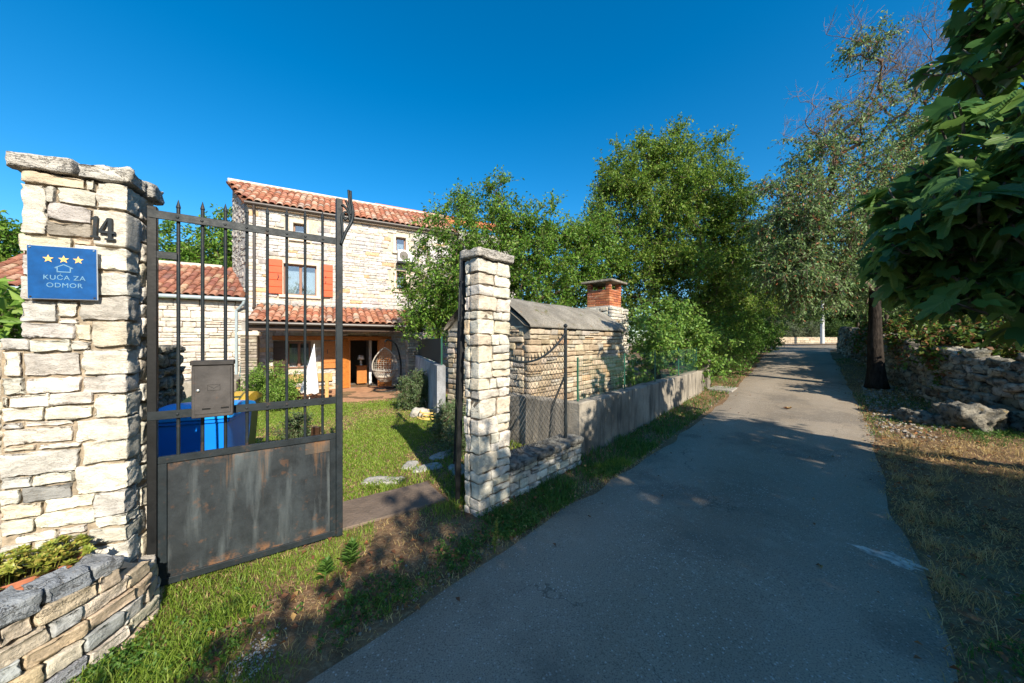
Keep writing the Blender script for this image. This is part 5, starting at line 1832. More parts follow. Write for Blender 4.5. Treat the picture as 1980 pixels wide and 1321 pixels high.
for i, (x, y, dm_, lb) in enumerate(((7.15, 5.35, (0.95, 0.75, 0.62), 'big rough lichen covered boulder at the foot of the dry wall'), (6.75, 5.75, (0.42, 0.36, 0.26), 'smaller pale rock beside the big boulder at the dry wall'), (7.5, 4.6, (0.5, 0.45, 0.30), 'low rock sunk in weeds on the near side of the boulder'))):
    me = rockbox(dm_, (26, 22, 16), 3300 + i, 3.0, 0.10, 4.5, 0.15, True, 0.07)
    o = obj('boulder', me, M_DRY, None, T(x, y, float(gz(x, y)) + dm_[2] * 0.12) @ Matrix.Rotation(0.5 + i, 4, 'Z'), (0.24, 0.22, 0.18))
    tag(o, lb, 'boulder')

# ------------------------------------------------------------------ far end of the lane
fw = thing('far_wall', 'low buff block wall beyond the crossing at the end of the lane', 'wall', (24, 30.4, 1.3))
FFW = frame(19.0, 30.4, 1.0, 0.14, 1.34)
rg = np.random.default_rng(4)
masonry(fw, FFW, layout(0, 17, -0.1, 0.62, 0.19, 0.55, rg, 0.1, 0.2, 0), 0.2, [(1, (0.50, 0.41, 0.29)), (1, (0.54, 0.45, 0.33)), (1, (0.46, 0.37, 0.26))], rg, ('limestone', 1), 0.02, 0.01, 0, M_STONE_A)
MB().box(-6, 22, 0.04, 0.3, -0.5, 0.60, FFW).build('mortar_core', M_MORTAR_L, fw)
pl = thing('lamp_pole', 'pale grey concrete pole in front of the far wall', 'pole', (27.0, 29.7, 1.35))
MB().tube([(27.0, 29.7, 1.2), (27.0, 29.7, 9.0)], [0.15, 0.10], 12).build('pole_shaft', M_POLE, pl)
MB().tube([(27.0, 29.7, 8.8), (26.4, 29.0, 9.1), (25.8, 28.4, 9.1)], 0.05, 8).build('arm', M_POLE, pl)
MB().box(-0.35, 0.35, -0.12, 0.12, -0.05, 0.06, T(25.6, 28.2, 9.1) @ Matrix.Rotation(0.8, 4, 'Z'), 0.03).build('lantern', M_GUTTER_G, pl)


# ------------------------------------------------------------------ vegetation
def norm(a):
    return a / np.maximum(np.linalg.norm(a, axis=1, keepdims=True), 1e-9)


def leaf_arrays(p, d, n, L, Wd, fold=0.12):
    """diamond leaves folded along the midrib"""
    s = norm(np.cross(d, n))
    n2 = np.cross(s, d)
    L, Wd = L[:, None], Wd[:, None]
    a = p
    t = p + d * L
    mid = p + d * L * 0.45 + n2 * L * fold * 0.3
    l = mid - s * Wd / 2 + n2 * L * fold
    r = mid + s * Wd / 2 + n2 * L * fold
    v = np.stack([a, r, t, l], 1).reshape(-1, 3)
    k = np.arange(len(p)) * 4
    f = np.concatenate([np.stack([k, k + 1, k + 2], 1), np.stack([k, k + 2, k + 3], 1)])
    return v, f


def sample_ells(ells, n, rng, shell=0.5, rough=0.35, seed=0):
    ws = np.array([e[2] if len(e) > 2 else 1.0 for e in ells], float)
    pick_ = rng.choice(len(ells), n, p=ws / ws.sum())
    C = np.array([e[0] for e in ells], float)[pick_]
    R = np.array([e[1] for e in ells], float)[pick_]
    d = norm(rng.normal(size=(n, 3)))
    rad = rng.random(n) ** shell * (0.85 + rough * vnoise(d * 2.4 + pick_[:, None] * 7.3, seed))
    return C + d * R * rad[:, None], d


def twig_tubes(p0, p1, r):
    """thin three sided sticks"""
    d = norm(p1 - p0)
    a = norm(np.cross(d, np.array([[0.3, 0.5, 0.8]])))
    c = np.cross(d, a)
    ring = []
    for k in range(3):
        t = 2 * math.pi * k / 3
        ring.append(a * math.cos(t) + c * math.sin(t))
    v = np.stack([p0 + q * r for q in ring] + [p1 + q * r * 0.4 for q in ring], 1).reshape(-1, 3)
    k = np.arange(len(p0)) * 6
    f = np.concatenate([np.stack([k + i, k + (i + 1) % 3, k + 3 + (i + 1) % 3, k + 3 + i], 1) for i in range(3)])
    return v, f


def foliage(c, outd, rng, per, twigs, tw_len, leaf, up=0.35, droop=0.35, keep=None, wratio=0.5, outw=0.6):
    """leaves along small twigs round the cluster centres; returns leaf mesh arrays and twig end points"""
    n = len(c)
    cc = np.repeat(c, twigs, 0)
    od = np.repeat(outd, twigs, 0)
    d = norm(rng.normal(size=(n * twigs, 3)) + od * outw + np.array([0, 0, up]))
    ln = tw_len * rng.uniform(0.5, 1.25, (n * twigs, 1))
    p1 = cc + d * ln - np.array([0, 0, 1]) * ln * droop * 0.3
    k = per
    f = np.tile((np.arange(k) + 0.6) / k, n * twigs)[:, None]
    dd = np.repeat(d, k, 0)
    pp = np.repeat(cc, k, 0) + (np.repeat(p1 - cc, k, 0)) * f
    m = len(pp)
    pp = pp + rng.normal(size=(m, 3)) * leaf * 0.25
    ld = norm(dd * 0.5 + norm(rng.normal(size=(m, 3))) * 0.8 + np.array([0, 0, -droop]))
    nn_ = norm(np.array([[0, 0, 0.8]]) + rng.normal(size=(m, 3)) * 0.55)
    L = leaf * rng.uniform(0.65, 1.25, m)
    if keep is not None:
        q = keep(pp)
        pp, ld, nn_, L = pp[q], ld[q], nn_[q], L[q]
    v, fc = leaf_arrays(pp, ld, nn_, L, L * wratio)
    return v, fc, cc, p1


def plant(name, label, cat, base, ells, ncl, per, twigs, tw_len, leaf, lmat, seed, trunk=None, r0=0.12, bmat=None, up=0.35, droop=0.35,
          shell=0.45, group=None, keep=None, bare=0, bare_ells=None, tmat=None, wratio=0.5, rough=0.35, limbs=True, rtip=0.006, draw_twigs=True):
    """tree or bush: trunk, limbs reaching to leaf clusters, twigs and single leaves"""
    rng = np.random.default_rng(seed)
    root = thing(name, label, cat, base, group)
    c, od = sample_ells(ells, ncl, rng, shell, rough, seed)
    if keep is not None:
        q = keep(c)
        c, od = c[q], od[q]
    allc = c
    if bare:
        cb, ob = sample_ells(bare_ells, bare, rng, 0.5, rough, seed + 1)
        allc = np.concatenate([c, cb])
    if trunk is not None:
        tp_ = np.array(curve_pts(trunk, 6), float)
        nodes = [p for p in tp_]
        parent = [-1] + list(range(len(tp_) - 1))
        top = tp_[-1]
        order = np.argsort(np.linalg.norm(allc - tp_[len(tp_) * 2 // 3], axis=1))
        N = np.zeros((len(tp_) + 3 * len(allc), 3))
        N[:len(tp_)] = tp_
        cnt = len(tp_)
        lo = len(tp_) // 3
        chains = []
        for i in order:
            t = allc[i]
            dist = np.linalg.norm(N[lo:cnt] - t, axis=1) + np.maximum(N[lo:cnt, 2] - t[2] + 0.15, 0) * 1.2
            j = int(np.argmin(dist)) + lo
            a = N[j]
            m1 = a + (t - a) * 0.35 + rng.normal(size=3) * 0.05 * np.linalg.norm(t - a) + np.array([0, 0, 0.04]) * np.linalg.norm(t - a)
            m2 = a + (t - a) * 0.7 + rng.normal(size=3) * 0.05 * np.linalg.norm(t - a)
            ids = [j]
            for q in (m1, m2, t):
                N[cnt] = q
                parent.append(ids[-1])
                ids.append(cnt)
                cnt += 1
            chains.append(ids)
        load = np.zeros(cnt)
        for ids in chains:
            load[ids[-1]] += 1
        for k in range(cnt - 1, 0, -1):
            if parent[k] >= 0:
                load[parent[k]] += load[k]
        load = np.maximum(load, 1)
        rr = np.minimum(rtip * load ** 0.48, r0 * 0.6)
        tb = MB()
        nt = len(tp_)
        tr = [r0 * (1.25 - 0.25 * min(1, k / 3)) * (1 - 0.9 * (k / nt) ** 0.8) for k in range(nt)]
        tb.tube([Vector(p) for p in tp_], tr, 10)
        o = tb.build('trunk', bmat or M_BARK, root, smooth=True)
        bm2 = MB()
        for ids in chains:
            bm2.tube([Vector(N[k]) for k in ids], [min(rr[ids[0]], rr[ids[1]] * 1.3)] + [rr[k] for k in ids[1:]], 5, False)
        bm2.build('branches', M_TWIG, root, smooth=True)['kind'] = 'stuff'
    v, f, a, b = foliage(c, od, rng, per, twigs, tw_len, leaf, up, droop, keep, wratio)
    o = obj('crown' if trunk is not None else 'foliage', mesh_arr('leaves', v, f), lmat, root)
    o['kind'] = 'stuff'
    tv = [(a, b)]
    if bare:
        rngb = np.random.default_rng(seed + 5)
        cc = np.repeat(cb, 7, 0)
        d = norm(rngb.normal(size=(len(cc), 3)) * 0.8 + np.array([0, 0, 0.9]))
        tv.append((cc, cc + d * rngb.uniform(0.2, 0.55, (len(cc), 1))))
        c2 = np.repeat(tv[-1][0] + (tv[-1][1] - tv[-1][0]) * 0.6, 2, 0)
        d2 = norm(np.repeat(d, 2, 0) + rngb.normal(size=(len(c2), 3)) * 0.5)
        tv.append((c2, c2 + d2 * rngb.uniform(0.1, 0.3, (len(c2), 1))))
    if draw_twigs:
        A, B = np.concatenate([q[0] for q in tv]), np.concatenate([q[1] for q in tv])
        tvv, tf = twig_tubes(A, B, 0.004 if leaf < 0.2 else 0.006)
        tvv, tf = twig_tubes(A, B, 0.0035 if leaf < 0.2 else 0.006)
        o = obj('twigs', mesh_arr('twigs', tvv, tf), tmat or M_TWIG, root)
        o['kind'] = 'stuff'
    return root


def V3(x, y, dz=0.0):
    return (x, y, float(gz(x, y)) + dz)


# trees behind the hut
plant('plum_tree', 'broad leafy tree between the porch and the hut chimney', 'tree', V3(-0.9, 10.6),
      [((-0.9, 10.4, 4.1), (2.2, 1.9, 1.9), 5), ((-2.2, 10.3, 3.0), (1.35, 1.2, 1.7), 2.6), ((1.0, 10.6, 3.6), (1.6, 1.5, 1.8), 3), ((-1.2, 10.4, 2.4), (2.0, 1.4, 1.1), 2), ((-1.5, 10.3, 5.6), (0.7, 0.7, 0.6), 0.4), ((-0.35, 10.3, 6.0), (0.35, 0.35, 0.7), 0.16), ((1.1, 10.4, 4.9), (0.9, 0.8, 0.8), 1.2), ((2.3, 10.9, 3.6), (0.9, 0.9, 1.6), 1.3), ((2.4, 11.0, 4.8), (1.0, 0.9, 1.1), 1.8), ((3.4, 11.4, 4.2), (0.8, 0.8, 1.2), 0.8), ((0.1, 10.4, 5.2), (0.8, 0.8, 0.7), 0.8)],
      560, 10, 13, 0.5, 0.095, LF_A, 501, [V3(-0.9, 10.6), (-0.85, 10.6, 1.2), (-0.9, 10.5, 2.6), (-0.8, 10.4, 4.2)], 0.16)
plant('tall_tree', 'tallest dense green tree rising behind the brick chimney', 'tree', V3(5.4, 12.8),
      [((5.6, 12.4, 5.7), (2.9, 2.3, 2.8), 6), ((4.2, 12.2, 7.3), (1.3, 1.2, 1.2), 1.4), ((6.7, 12.3, 7.2), (1.2, 1.2, 1.5), 1.5), ((5.4, 12.2, 8.0), (0.9, 0.8, 0.9), 0.6), ((5.4, 12.0, 3.6), (3.0, 2.0, 1.6), 3), ((7.6, 12.2, 5.2), (1.4, 1.4, 2.4), 2.4), ((3.3, 12.0, 6.0), (0.8, 0.8, 1.7), 0.8), ((7.3, 12.4, 8.2), (0.4, 0.4, 0.9), 0.3), ((6.1, 12.2, 8.7), (0.35, 0.35, 0.7), 0.25), ((8.3, 12.6, 3.6), (1.0, 1.0, 1.6), 1.0), ((4.6, 12.2, 8.5), (0.3, 0.3, 0.6), 0.15)],
      760, 10, 14, 0.54, 0.10, LF_B, 502, [V3(5.4, 12.8), (5.3, 12.8, 2), (5.4, 12.6, 4), (5.3, 12.5, 6.5)], 0.2)
plant('overhanging_tree', 'darker leafy tree hanging over the left edge of the lane', 'tree', V3(9.9, 16.2),
      [((10.2, 15.6, 4.6), (2.2, 1.9, 2.1), 4), ((11.6, 16.0, 4.0), (1.7, 1.6, 1.3), 2), ((9.2, 15.0, 3.0), (1.6, 1.6, 1.6), 2), ((12.4, 16.6, 5.4), (1.5, 1.6, 1.6), 1.2)],
      480, 9, 9, 0.5, 0.11, LF_B, 503, [V3(9.9, 16.2), (9.9, 16.1, 2), (10.3, 15.8, 4.4)], 0.15)
# the sparse tree by the dry wall
plant('sparse_tree', 'sparse olive green tree with bare twigs on top and a trunk coloured dark for shade by the lane', 'tree', V3(8.76, 8.2),
      [((7.7, 8.2, 4.6), (1.5, 1.4, 1.5), 2.6), ((9.4, 8.5, 4.6), (1.5, 1.3, 1.5), 2.0), ((8.1, 8.3, 6.4), (1.2, 1.0, 1.1), 0.6), ((9.3, 8.6, 7.3), (1.3, 1.1, 1.4), 0.8), ((8.6, 8.3, 8.7), (0.6, 0.6, 0.7), 0.25), ((7.0, 8.0, 3.5), (1.0, 1.0, 1.0), 1.2), ((8.9, 8.9, 3.2), (1.4, 1.2, 1.0), 1.4), ((6.6, 8.1, 4.7), (0.9, 0.9, 1.3), 1.7), ((6.5, 8.0, 3.3), (0.7, 0.8, 0.8), 1.2), ((7.3, 8.3, 2.9), (0.9, 0.9, 0.7), 1.2), ((10.1, 8.7, 6.2), (1.1, 1.0, 1.0), 0.9), ((10.6, 8.6, 7.4), (1.0, 0.9, 1.2), 0.8), ((9.6, 8.6, 5.4), (1.0, 0.9, 0.9), 0.8), ((7.4, 8.2, 6.0), (0.8, 0.8, 0.8), 0.6)],
      820, 8, 8, 0.42, 0.085, LF_D, 504, [V3(8.76, 8.2), (8.72, 8.2, 1.6), (8.75, 8.25, 3.0), (8.6, 8.3, 4.2), (8.5, 8.3, 5.2)], 0.19, M_BARK_SHADED, up=0.1, droop=0.7,
      bare=125, bare_ells=[((8.3, 8.3, 7.2), (1.7, 1.0, 0.9), 1.0), ((10.3, 8.6, 8.6), (2.0, 1.1, 1.4), 3.6), ((8.5, 8.4, 9.0), (0.8, 0.6, 0.7), 0.5), ((7.4, 8.2, 6.6), (0.8, 0.7, 0.9), 0.6)], tmat=M_TWIG_L, wratio=0.45, rtip=0.0055)
# trees further on
for i, (x, y, h, r_, lb, lm, sd) in enumerate((
        (15.6, 20.8, 6.0, 2.6, 'dark tree beside the lane end, just past the overhanging tree', LF_E, 510), (31.5, 38.0, 9.5, 4.4, 'dark tree beyond the far wall behind the pole', LF_E, 511), (27.5, 38.5, 9.5, 4.4, 'dark tree beyond the far wall to the house side', LF_E, 512),
        (36.5, 36.0, 10.0, 4.6, 'tall dark tree across the crossing on the dry wall side', LF_E, 513), (17.2, 13.6, 6.6, 3.2, 'leafy tree behind the dry stone wall beyond the sparse tree', LF_E, 514), (22.5, 20.5, 7.5, 3.4, 'dark tree behind the far part of the dry wall', LF_E, 515), (13.4, 9.4, 5.6, 2.7, 'leafy tree behind the dry wall, mostly hidden by the fig', LF_E, 516), (3.5, 19, 8, 3.2, 'green tree behind the tall tree and the porch tree', LF_A, 517))):
    x_, y_, z_ = V3(x, y)
    plant('roadside_tree', lb, 'tree', (x_, y_, z_), [((x, y, z_ + h * 0.60), (r_, r_, h * 0.36), 4), ((x - r_ * 0.5, y - r_ * 0.4, z_ + h * 0.42), (r_ * 0.7, r_ * 0.7, h * 0.26), 2), ((x + r_ * 0.5, y - r_ * 0.3, z_ + h * 0.45), (r_ * 0.7, r_ * 0.7, h * 0.3), 2), ((x, y, z_ + h * 0.86), (r_ * 0.5, r_ * 0.5, h * 0.2), 0.8)],
          190, 8, 8, 0.6, 0.15 if y < 22 else 0.2, lm, sd, [(x_, y_, z_), (x, y, z_ + h * 0.3), (x, y, z_ + h * 0.6)], 0.16, group='dark trees round the lane end')
# trees behind the outbuilding
for i, (x, y, z1, r_, lb, sd) in enumerate(((-15.8, 19.0, 9.2, 2.8, 'green tree behind the outbuilding roof, seen between the gate bars', 520), (-13.2, 20.0, 10.4, 2.4, 'green tree behind the outbuilding close to the house gable', 521), (-19.5, 19.5, 9.0, 2.6, 'green tree behind the outbuilding roof next to the stone gate pillar', 522), (-25.5, 16.8, 8.6, 2.4, 'green tree at the edge of the view past the numbered pillar', 523))):
    plant('garden_tree', lb, 'tree', (x, y, -0.3), [((x, y, z1 * 0.62), (r_, r_ * 0.8, z1 * 0.36), 3), ((x - 1, y, z1 * 0.45), (r_ * 0.8, r_ * 0.7, z1 * 0.3), 2), ((x + 1.1, y - 0.3, z1 * 0.5), (r_ * 0.8, r_ * 0.7, z1 * 0.32), 2)],
          420, 8, 9, 0.55, 0.2, LF_A, sd, [(x, y, -0.3), (x, y, 2), (x, y, z1 * 0.55)], 0.15, group='trees behind the outbuilding')

# bushes along the concrete wall
plant('lilac_bush', 'big bright leafy bush spilling over the concrete wall', 'bush', V3(3.6, 8.6),
      [((3.35, 8.15, 1.5), (0.95, 0.9, 0.95), 3), ((4.6, 9.0, 1.7), (1.05, 0.85, 0.95), 3), ((5.5, 9.7, 1.6), (0.9, 0.8, 0.9), 2.2), ((2.9, 7.75, 1.05), (0.45, 0.5, 0.6), 0.8), ((4.0, 9.0, 2.4), (0.9, 0.7, 0.45), 1.2), ((5.0, 8.95, 0.95), (0.8, 0.35, 0.45), 0.8)],
      210, 7, 7, 0.3, 0.085, LF_BUSH, 530, droop=0.5, wratio=0.72)
plant('hedge_bush', 'dark dense hedge hanging over the lane edge past the entrance', 'hedge', V3(7.5, 11.6),
      [((6.7, 10.9, 1.4), (1.0, 1.0, 1.2), 2.4), ((7.9, 12.2, 1.5), (1.1, 1.1, 1.35), 3), ((9.2, 13.5, 1.7), (1.0, 1.1, 1.2), 2.4), ((10.3, 14.7, 1.75), (0.95, 1.1, 0.9), 2)],
      300, 8, 8, 0.28, 0.075, LF_H, 531, droop=0.4)
plant('laurel_bush', 'rounded bright green bush at the end of the hedge', 'bush', V3(11.2, 15.4),
      [((11.1, 15.2, 1.75), (0.95, 1.0, 0.85), 2)], 130, 8, 8, 0.22, 0.075, LF_LIME, 532)
# low ivy band behind / on the dry wall
for i, (x, y, dz, r3, lb, lm, sd, n) in enumerate((
        (10.2, 8.3, 0.95, (1.1, 0.8, 0.75), 'ivy covered bush behind the dry wall next to the sparse tree', LF_IVY, 540, 120), (8.9, 6.4, 0.95, (1.1, 0.9, 0.75), 'ivy covered bush behind the near part of the dry wall', LF_IVY, 541, 130),
        (9.3, 4.8, 1.0, (1.0, 1.1, 0.9), 'ivy covered bush behind the dry wall under the fig tree', LF_IVY, 542, 130), (12.4, 11.0, 0.95, (1.3, 1.1, 0.8), 'ivy covered bush behind the dry wall, middle of the far stretch', LF_IVY, 543, 110), (11.2, 6.8, 1.3, (1.4, 1.4, 1.3), 'taller dark bush set back behind the dry wall', LF_E, 544, 120))):
    x_, y_, z_ = V3(x, y)
    plant('ivy_bush', lb, 'bush', (x_, y_, z_), [((x, y, z_ + dz), r3, 1)], n, 8, 7, 0.28, 0.085, lm, sd, droop=0.3, group='bushes behind the dry stone wall', wratio=0.75)
# silver shrubs beyond the far wall
for i, (x, y, lb) in enumerate(((28.6, 32.8, 'round silvery shrub beyond the far wall, beside the pole'), (26.0, 32.4, 'silvery shrub beyond the far wall, at the hedge side'), (31.6, 33.2, 'greenish shrub beyond the far wall behind the dry wall end'))):
    plant('silver_shrub', lb, 'shrub', (x, y, 1.35), [((x, y, 2.35), (1.6, 1.1, 1.35), 1)], 110, 8, 7, 0.4, 0.11, LF_OLIVE if i < 2 else LF_E, 550 + i, group='shrubs beyond the far wall')

# distant wood closing the horizon
rng = np.random.default_rng(600)
pts_, ods = [], []
for k in range(800):
    a = rng.uniform(math.radians(-62), math.radians(72))
    R_ = rng.uniform(55, 75)
    hh_ = rng.uniform(0, 7.5)
    if k % 2 == 0:
        a = rng.uniform(math.radians(28), math.radians(56))
        hh_ = rng.uniform(0.5, 8.0)
    pts_.append((R_ * math.sin(a), R_ * math.cos(a), hh_))
pts_ = np.array(pts_)
v, f, a, b = foliage(pts_, np.repeat([[0, -1, 0.3]], len(pts_), 0), rng, 8, 8, 2.2, 0.75, 0.3, 0.2)
tag(obj('distant_wood', mesh_arr('distant_wood', v, f), LF_E), 'dark far woodland filling gaps on the horizon', None, kind='stuff')

# shrubs in the garden
plant('rosemary_bush', 'bright green feathery bush by the bench', 'bush', V3(-6.3, 8.9), [((-6.35, 8.95, 0.34), (0.7, 0.6, 0.6), 2), ((-5.9, 8.8, 0.22), (0.42, 0.4, 0.42), 1)], 150, 10, 8, 0.22, 0.075, LF_LIME, 560, up=0.5, droop=0.2, wratio=0.28)
plant('lavender_bush', 'grey green bush by the porch pillar near the hose', 'bush', V3(-2.4, 8.8), [((-2.45, 8.85, 0.25), (0.55, 0.5, 0.5), 2)], 110, 10, 8, 0.2, 0.065, LF_LAV, 561, up=0.6, droop=0.1, wratio=0.28)
plant('lavender_bush', 'small pale lavender clump behind the bins', 'bush', V3(-3.3, 5.2), [((-3.3, 5.2, 0.16), (0.26, 0.24, 0.3), 2)], 45, 8, 7, 0.16, 0.05, LF_LAV, 562, up=0.7, droop=0.1, wratio=0.25)
plant('lavender_bush', 'dark shaded grey bush behind the open gate leaf', 'bush', V3(-0.95, 5.5), [((-0.98, 5.45, 0.18), (0.34, 0.5, 0.38), 2), ((-0.75, 4.75, 0.12), (0.25, 0.35, 0.26), 1)], 90, 9, 7, 0.2, 0.06, LF_LAV, 563, up=0.7, droop=0.1, wratio=0.25)
plant('laurel_bush', 'bright green laurel behind the wall at the numbered pillar', 'bush', (-4.1, 2.5, 0), [((-4.0, 2.62, 1.55), (0.5, 0.4, 0.42), 2), ((-4.0, 2.6, 0.7), (0.5, 0.4, 0.8), 1)], 60, 7, 6, 0.22, 0.13, LF_LIME, 564, up=0.6, droop=0.1, wratio=0.35)

# terracotta trough with sedum
fp = thing('flower_trough', 'terracotta trough standing on the planter wall by the pillar', 'flower pot', (-2.36, 1.60, 0.40))
FT_ = frame(-2.345, 1.585, 0.55, 0.835, 0.345)
v, f = [], []
n = 26
prof = [(0.9, 0.0), (1.0, 0.075), (1.07, 0.08), (1.09, 0.105), (1.02, 0.108), (0.97, 0.09)]
for s_, z_ in prof:
    for k in range(n):
        a = 2 * math.pi * k / n
        v.append(tuple(FT_ @ Vector((0.205 * s_ * math.copysign(abs(math.cos(a)) ** 0.7, math.cos(a)), 0.085 * s_ * math.copysign(abs(math.sin(a)) ** 0.7, math.sin(a)), z_))))
f = [(j * n + k, j * n + (k + 1) % n, (j + 1) * n + (k + 1) % n, (j + 1) * n + k) for j in range(len(prof) - 1) for k in range(n)] + [tuple(range(n))[::-1]]
MB().add(v, f).build('trough_body', M_TERRA, fp, smooth=False)
MB().add([tuple(FT_ @ Vector((0.2 * math.cos(2 * math.pi * k / n), 0.083 * math.sin(2 * math.pi * k / n), 0.092))) for k in range(n)], [tuple(range(n))]).build('soil', M_SOIL, fp)
sd_ = thing('sedum_plant', 'yellow green sedum filling the terracotta trough', 'plant', tuple(FT_ @ Vector((0, 0, 0.095))))
rng = np.random.default_rng(70)
P_, D_, N_, L_ = [], [], [], []
stems = []
for k in range(170):
    x, y = rng.uniform(-0.23, 0.2), rng.uniform(-0.12, 0.11)
    hgt = 0.125 + 0.065 * rng.random() - 2.2 * y * y
    c = np.array(FT_ @ Vector((x + (0.03 if abs(x) > 0.18 else 0), y * 1.25, hgt + 0.01)))
    stems.append((np.array(FT_ @ Vector((x * 0.9, y * 0.9, 0.085))), c))
    ax = norm(rng.normal(size=(1, 3)) * 0.35 + np.array([[0, 0, 1.0]]))[0]
    for ringk in range(3):
        for q in range(6):
            a = q * math.pi / 3 + ringk * 0.5
            el_ = (0.15, 0.6, 1.1)[ringk]
            o1 = norm(np.cross(ax, [[0.3, 0.8, 0.1]]))[0]
            o2 = np.cross(ax, o1)
            dd = (o1 * math.cos(a) + o2 * math.sin(a)) * math.cos(el_) + ax * math.sin(el_)
            P_.append(c); D_.append(dd); N_.append(ax + 0.001); L_.append((0.031, 0.026, 0.018)[ringk] * rng.uniform(0.8, 1.2))
v, f = leaf_arrays(np.array(P_), norm(np.array(D_)), norm(np.array(N_)), np.array(L_), np.array(L_) * 0.62, 0.10)
obj('foliage', mesh_arr('sedum', v, f), LF_SUCC, sd_)['kind'] = 'stuff'
v, f = twig_tubes(np.array([s_[0] for s_ in stems]), np.array([s_[1] for s_ in stems]), 0.003)
obj('stems', mesh_arr('stems', v, f), LF_SUCC, sd_)['kind'] = 'stuff'


# fig tree in the foreground
def fig_leaf_mesh(seed, full=True):
    rng = np.random.default_rng(seed)
    lob = [(0, 1.0), (0.85, 0.86), (1.65, 0.62)]
    pts = []
    A = np.linspace(-2.6, 2.6, 29 if full else 15)
    for a in A:
        r = 0.30
        for la, lr in lob:
            for sg in (-1, 1):
                r = max(r, lr * math.exp(-abs((a - sg * la) / 0.40) ** 4) * (1 if la else 1))
        r = max(r, 0.56 * math.cos(a / 2.1) + 0.08)
        r *= 1 + rng.uniform(-0.03, 0.03)
        pts.append((r * math.sin(a), r * math.cos(a)))
    v = [(0, -0.02, 0.0)] + [(x * 0.80, y, 0.20 * abs(x) - 0.22 * (x * x + y * y) * 0.8 + 0.03 * math.sin(6 * y + seed)) for x, y in pts]
    f = [(0, i + 1, i) for i in range(1, len(pts))]
    b = len(v)
    if full:
        v += [(-0.012, -0.02, 0.0), (0.012, -0.02, 0.0), (0.0, -0.40, -0.10)]
        f.append((b, b + 2, b + 1))
    return v, f


FIGL = []
for i in range(6):
    vv, ff = fig_leaf_mesh(i)
    me = bpy.data.meshes.new('leaf')
    me.from_pydata(vv, [], ff)
    me.materials.append(None)
    FIGL.append(me)


def fig_leaf_object_mat():
    t = NT('fig_leaf_single')
    r = t.n('ShaderNodeObjectInfo').outputs['Random']
    c = t.ramp(r, [(0.1, (0.052, 0.13, 0.036)), (0.4, (0.072, 0.162, 0.04)), (0.7, (0.095, 0.19, 0.04)), (0.95, (0.14, 0.225, 0.05))])
    tc = t.n('ShaderNodeTexCoord')
    sep = t.n('ShaderNodeSeparateXYZ')
    t.l(tc.outputs['Object'], sep.inputs[0])
    ab = t.n('ShaderNodeMath', operation='ABSOLUTE')
    t.l(sep.outputs[0], ab.inputs[0])
    c = t.mix(t.rng(ab.outputs[0], 0.0, 0.022, 0.75, 0.0), c, (0.14, 0.20, 0.07))
    wv = t.n('ShaderNodeTexWave')
    wv.inputs['Scale'].default_value = 2.6
    cm = t.n('ShaderNodeCombineXYZ')
    yy = t.add(sep.outputs[1], t.mul(ab.outputs[0], -0.9))
    t.l(yy, cm.inputs[0])
    t.l(cm.outputs[0], wv.inputs['Vector'])
    c = t.mix(t.rng(wv.outputs['Fac'], 0.93, 1.0, 0.0, 0.4), c, (0.10, 0.16, 0.06))
    t.bump(wv.outputs['Fac'], 0.25, 0.02)
    tr = t.n('ShaderNodeBsdfTranslucent')
    h = t.n('ShaderNodeHueSaturation')
    h.inputs['Value'].default_value = 2.2
    h.inputs['Hue'].default_value = 0.47
    t.l(c, h.inputs['Color'])
    t.l(h.outputs[0], tr.inputs[0])
    mx = t.n('ShaderNodeMixShader')
    mx.inputs[0].default_value = 0.38
    t.fin(c, 0.45, 0.4)
    t.l(t.b.outputs[0], mx.inputs[1])
    t.l(tr.outputs[0], mx.inputs[2])
    t.l(mx.outputs[0], t.out.inputs['Surface'])
    return t.m


M_FIGL = fig_leaf_object_mat()
for me in FIGL:
    me.materials[0] = M_FIGL
fig = thing('fig_tree', 'fig tree with big dark lobed leaves filling the near side of the lane', 'tree', V3(6.0, 3.5))
rng = np.random.default_rng(71)
FIG_ELLS = [((3.72, 2.88, 2.5), (0.58, 0.7, 0.52), 2.4), ((4.3, 3.0, 3.1), (0.8, 0.85, 0.7), 3), ((4.85, 3.15, 4.1), (0.66, 0.75, 0.85), 2.0), ((3.95, 2.8, 2.0), (0.68, 0.65, 0.36), 2.2), ((4.7, 2.9, 2.3), (0.85, 0.85, 0.85), 2.0), ((5.4, 3.3, 3.2), (0.9, 1.0, 1.4), 1.4), ((3.5, 2.95, 2.25), (0.34, 0.45, 0.34), 0.6), ((5.0, 3.3, 4.9), (0.55, 0.6, 0.5), 0.8)]
c, od = sample_ells(FIG_ELLS, 290, rng, 0.36, 0.3, 71)
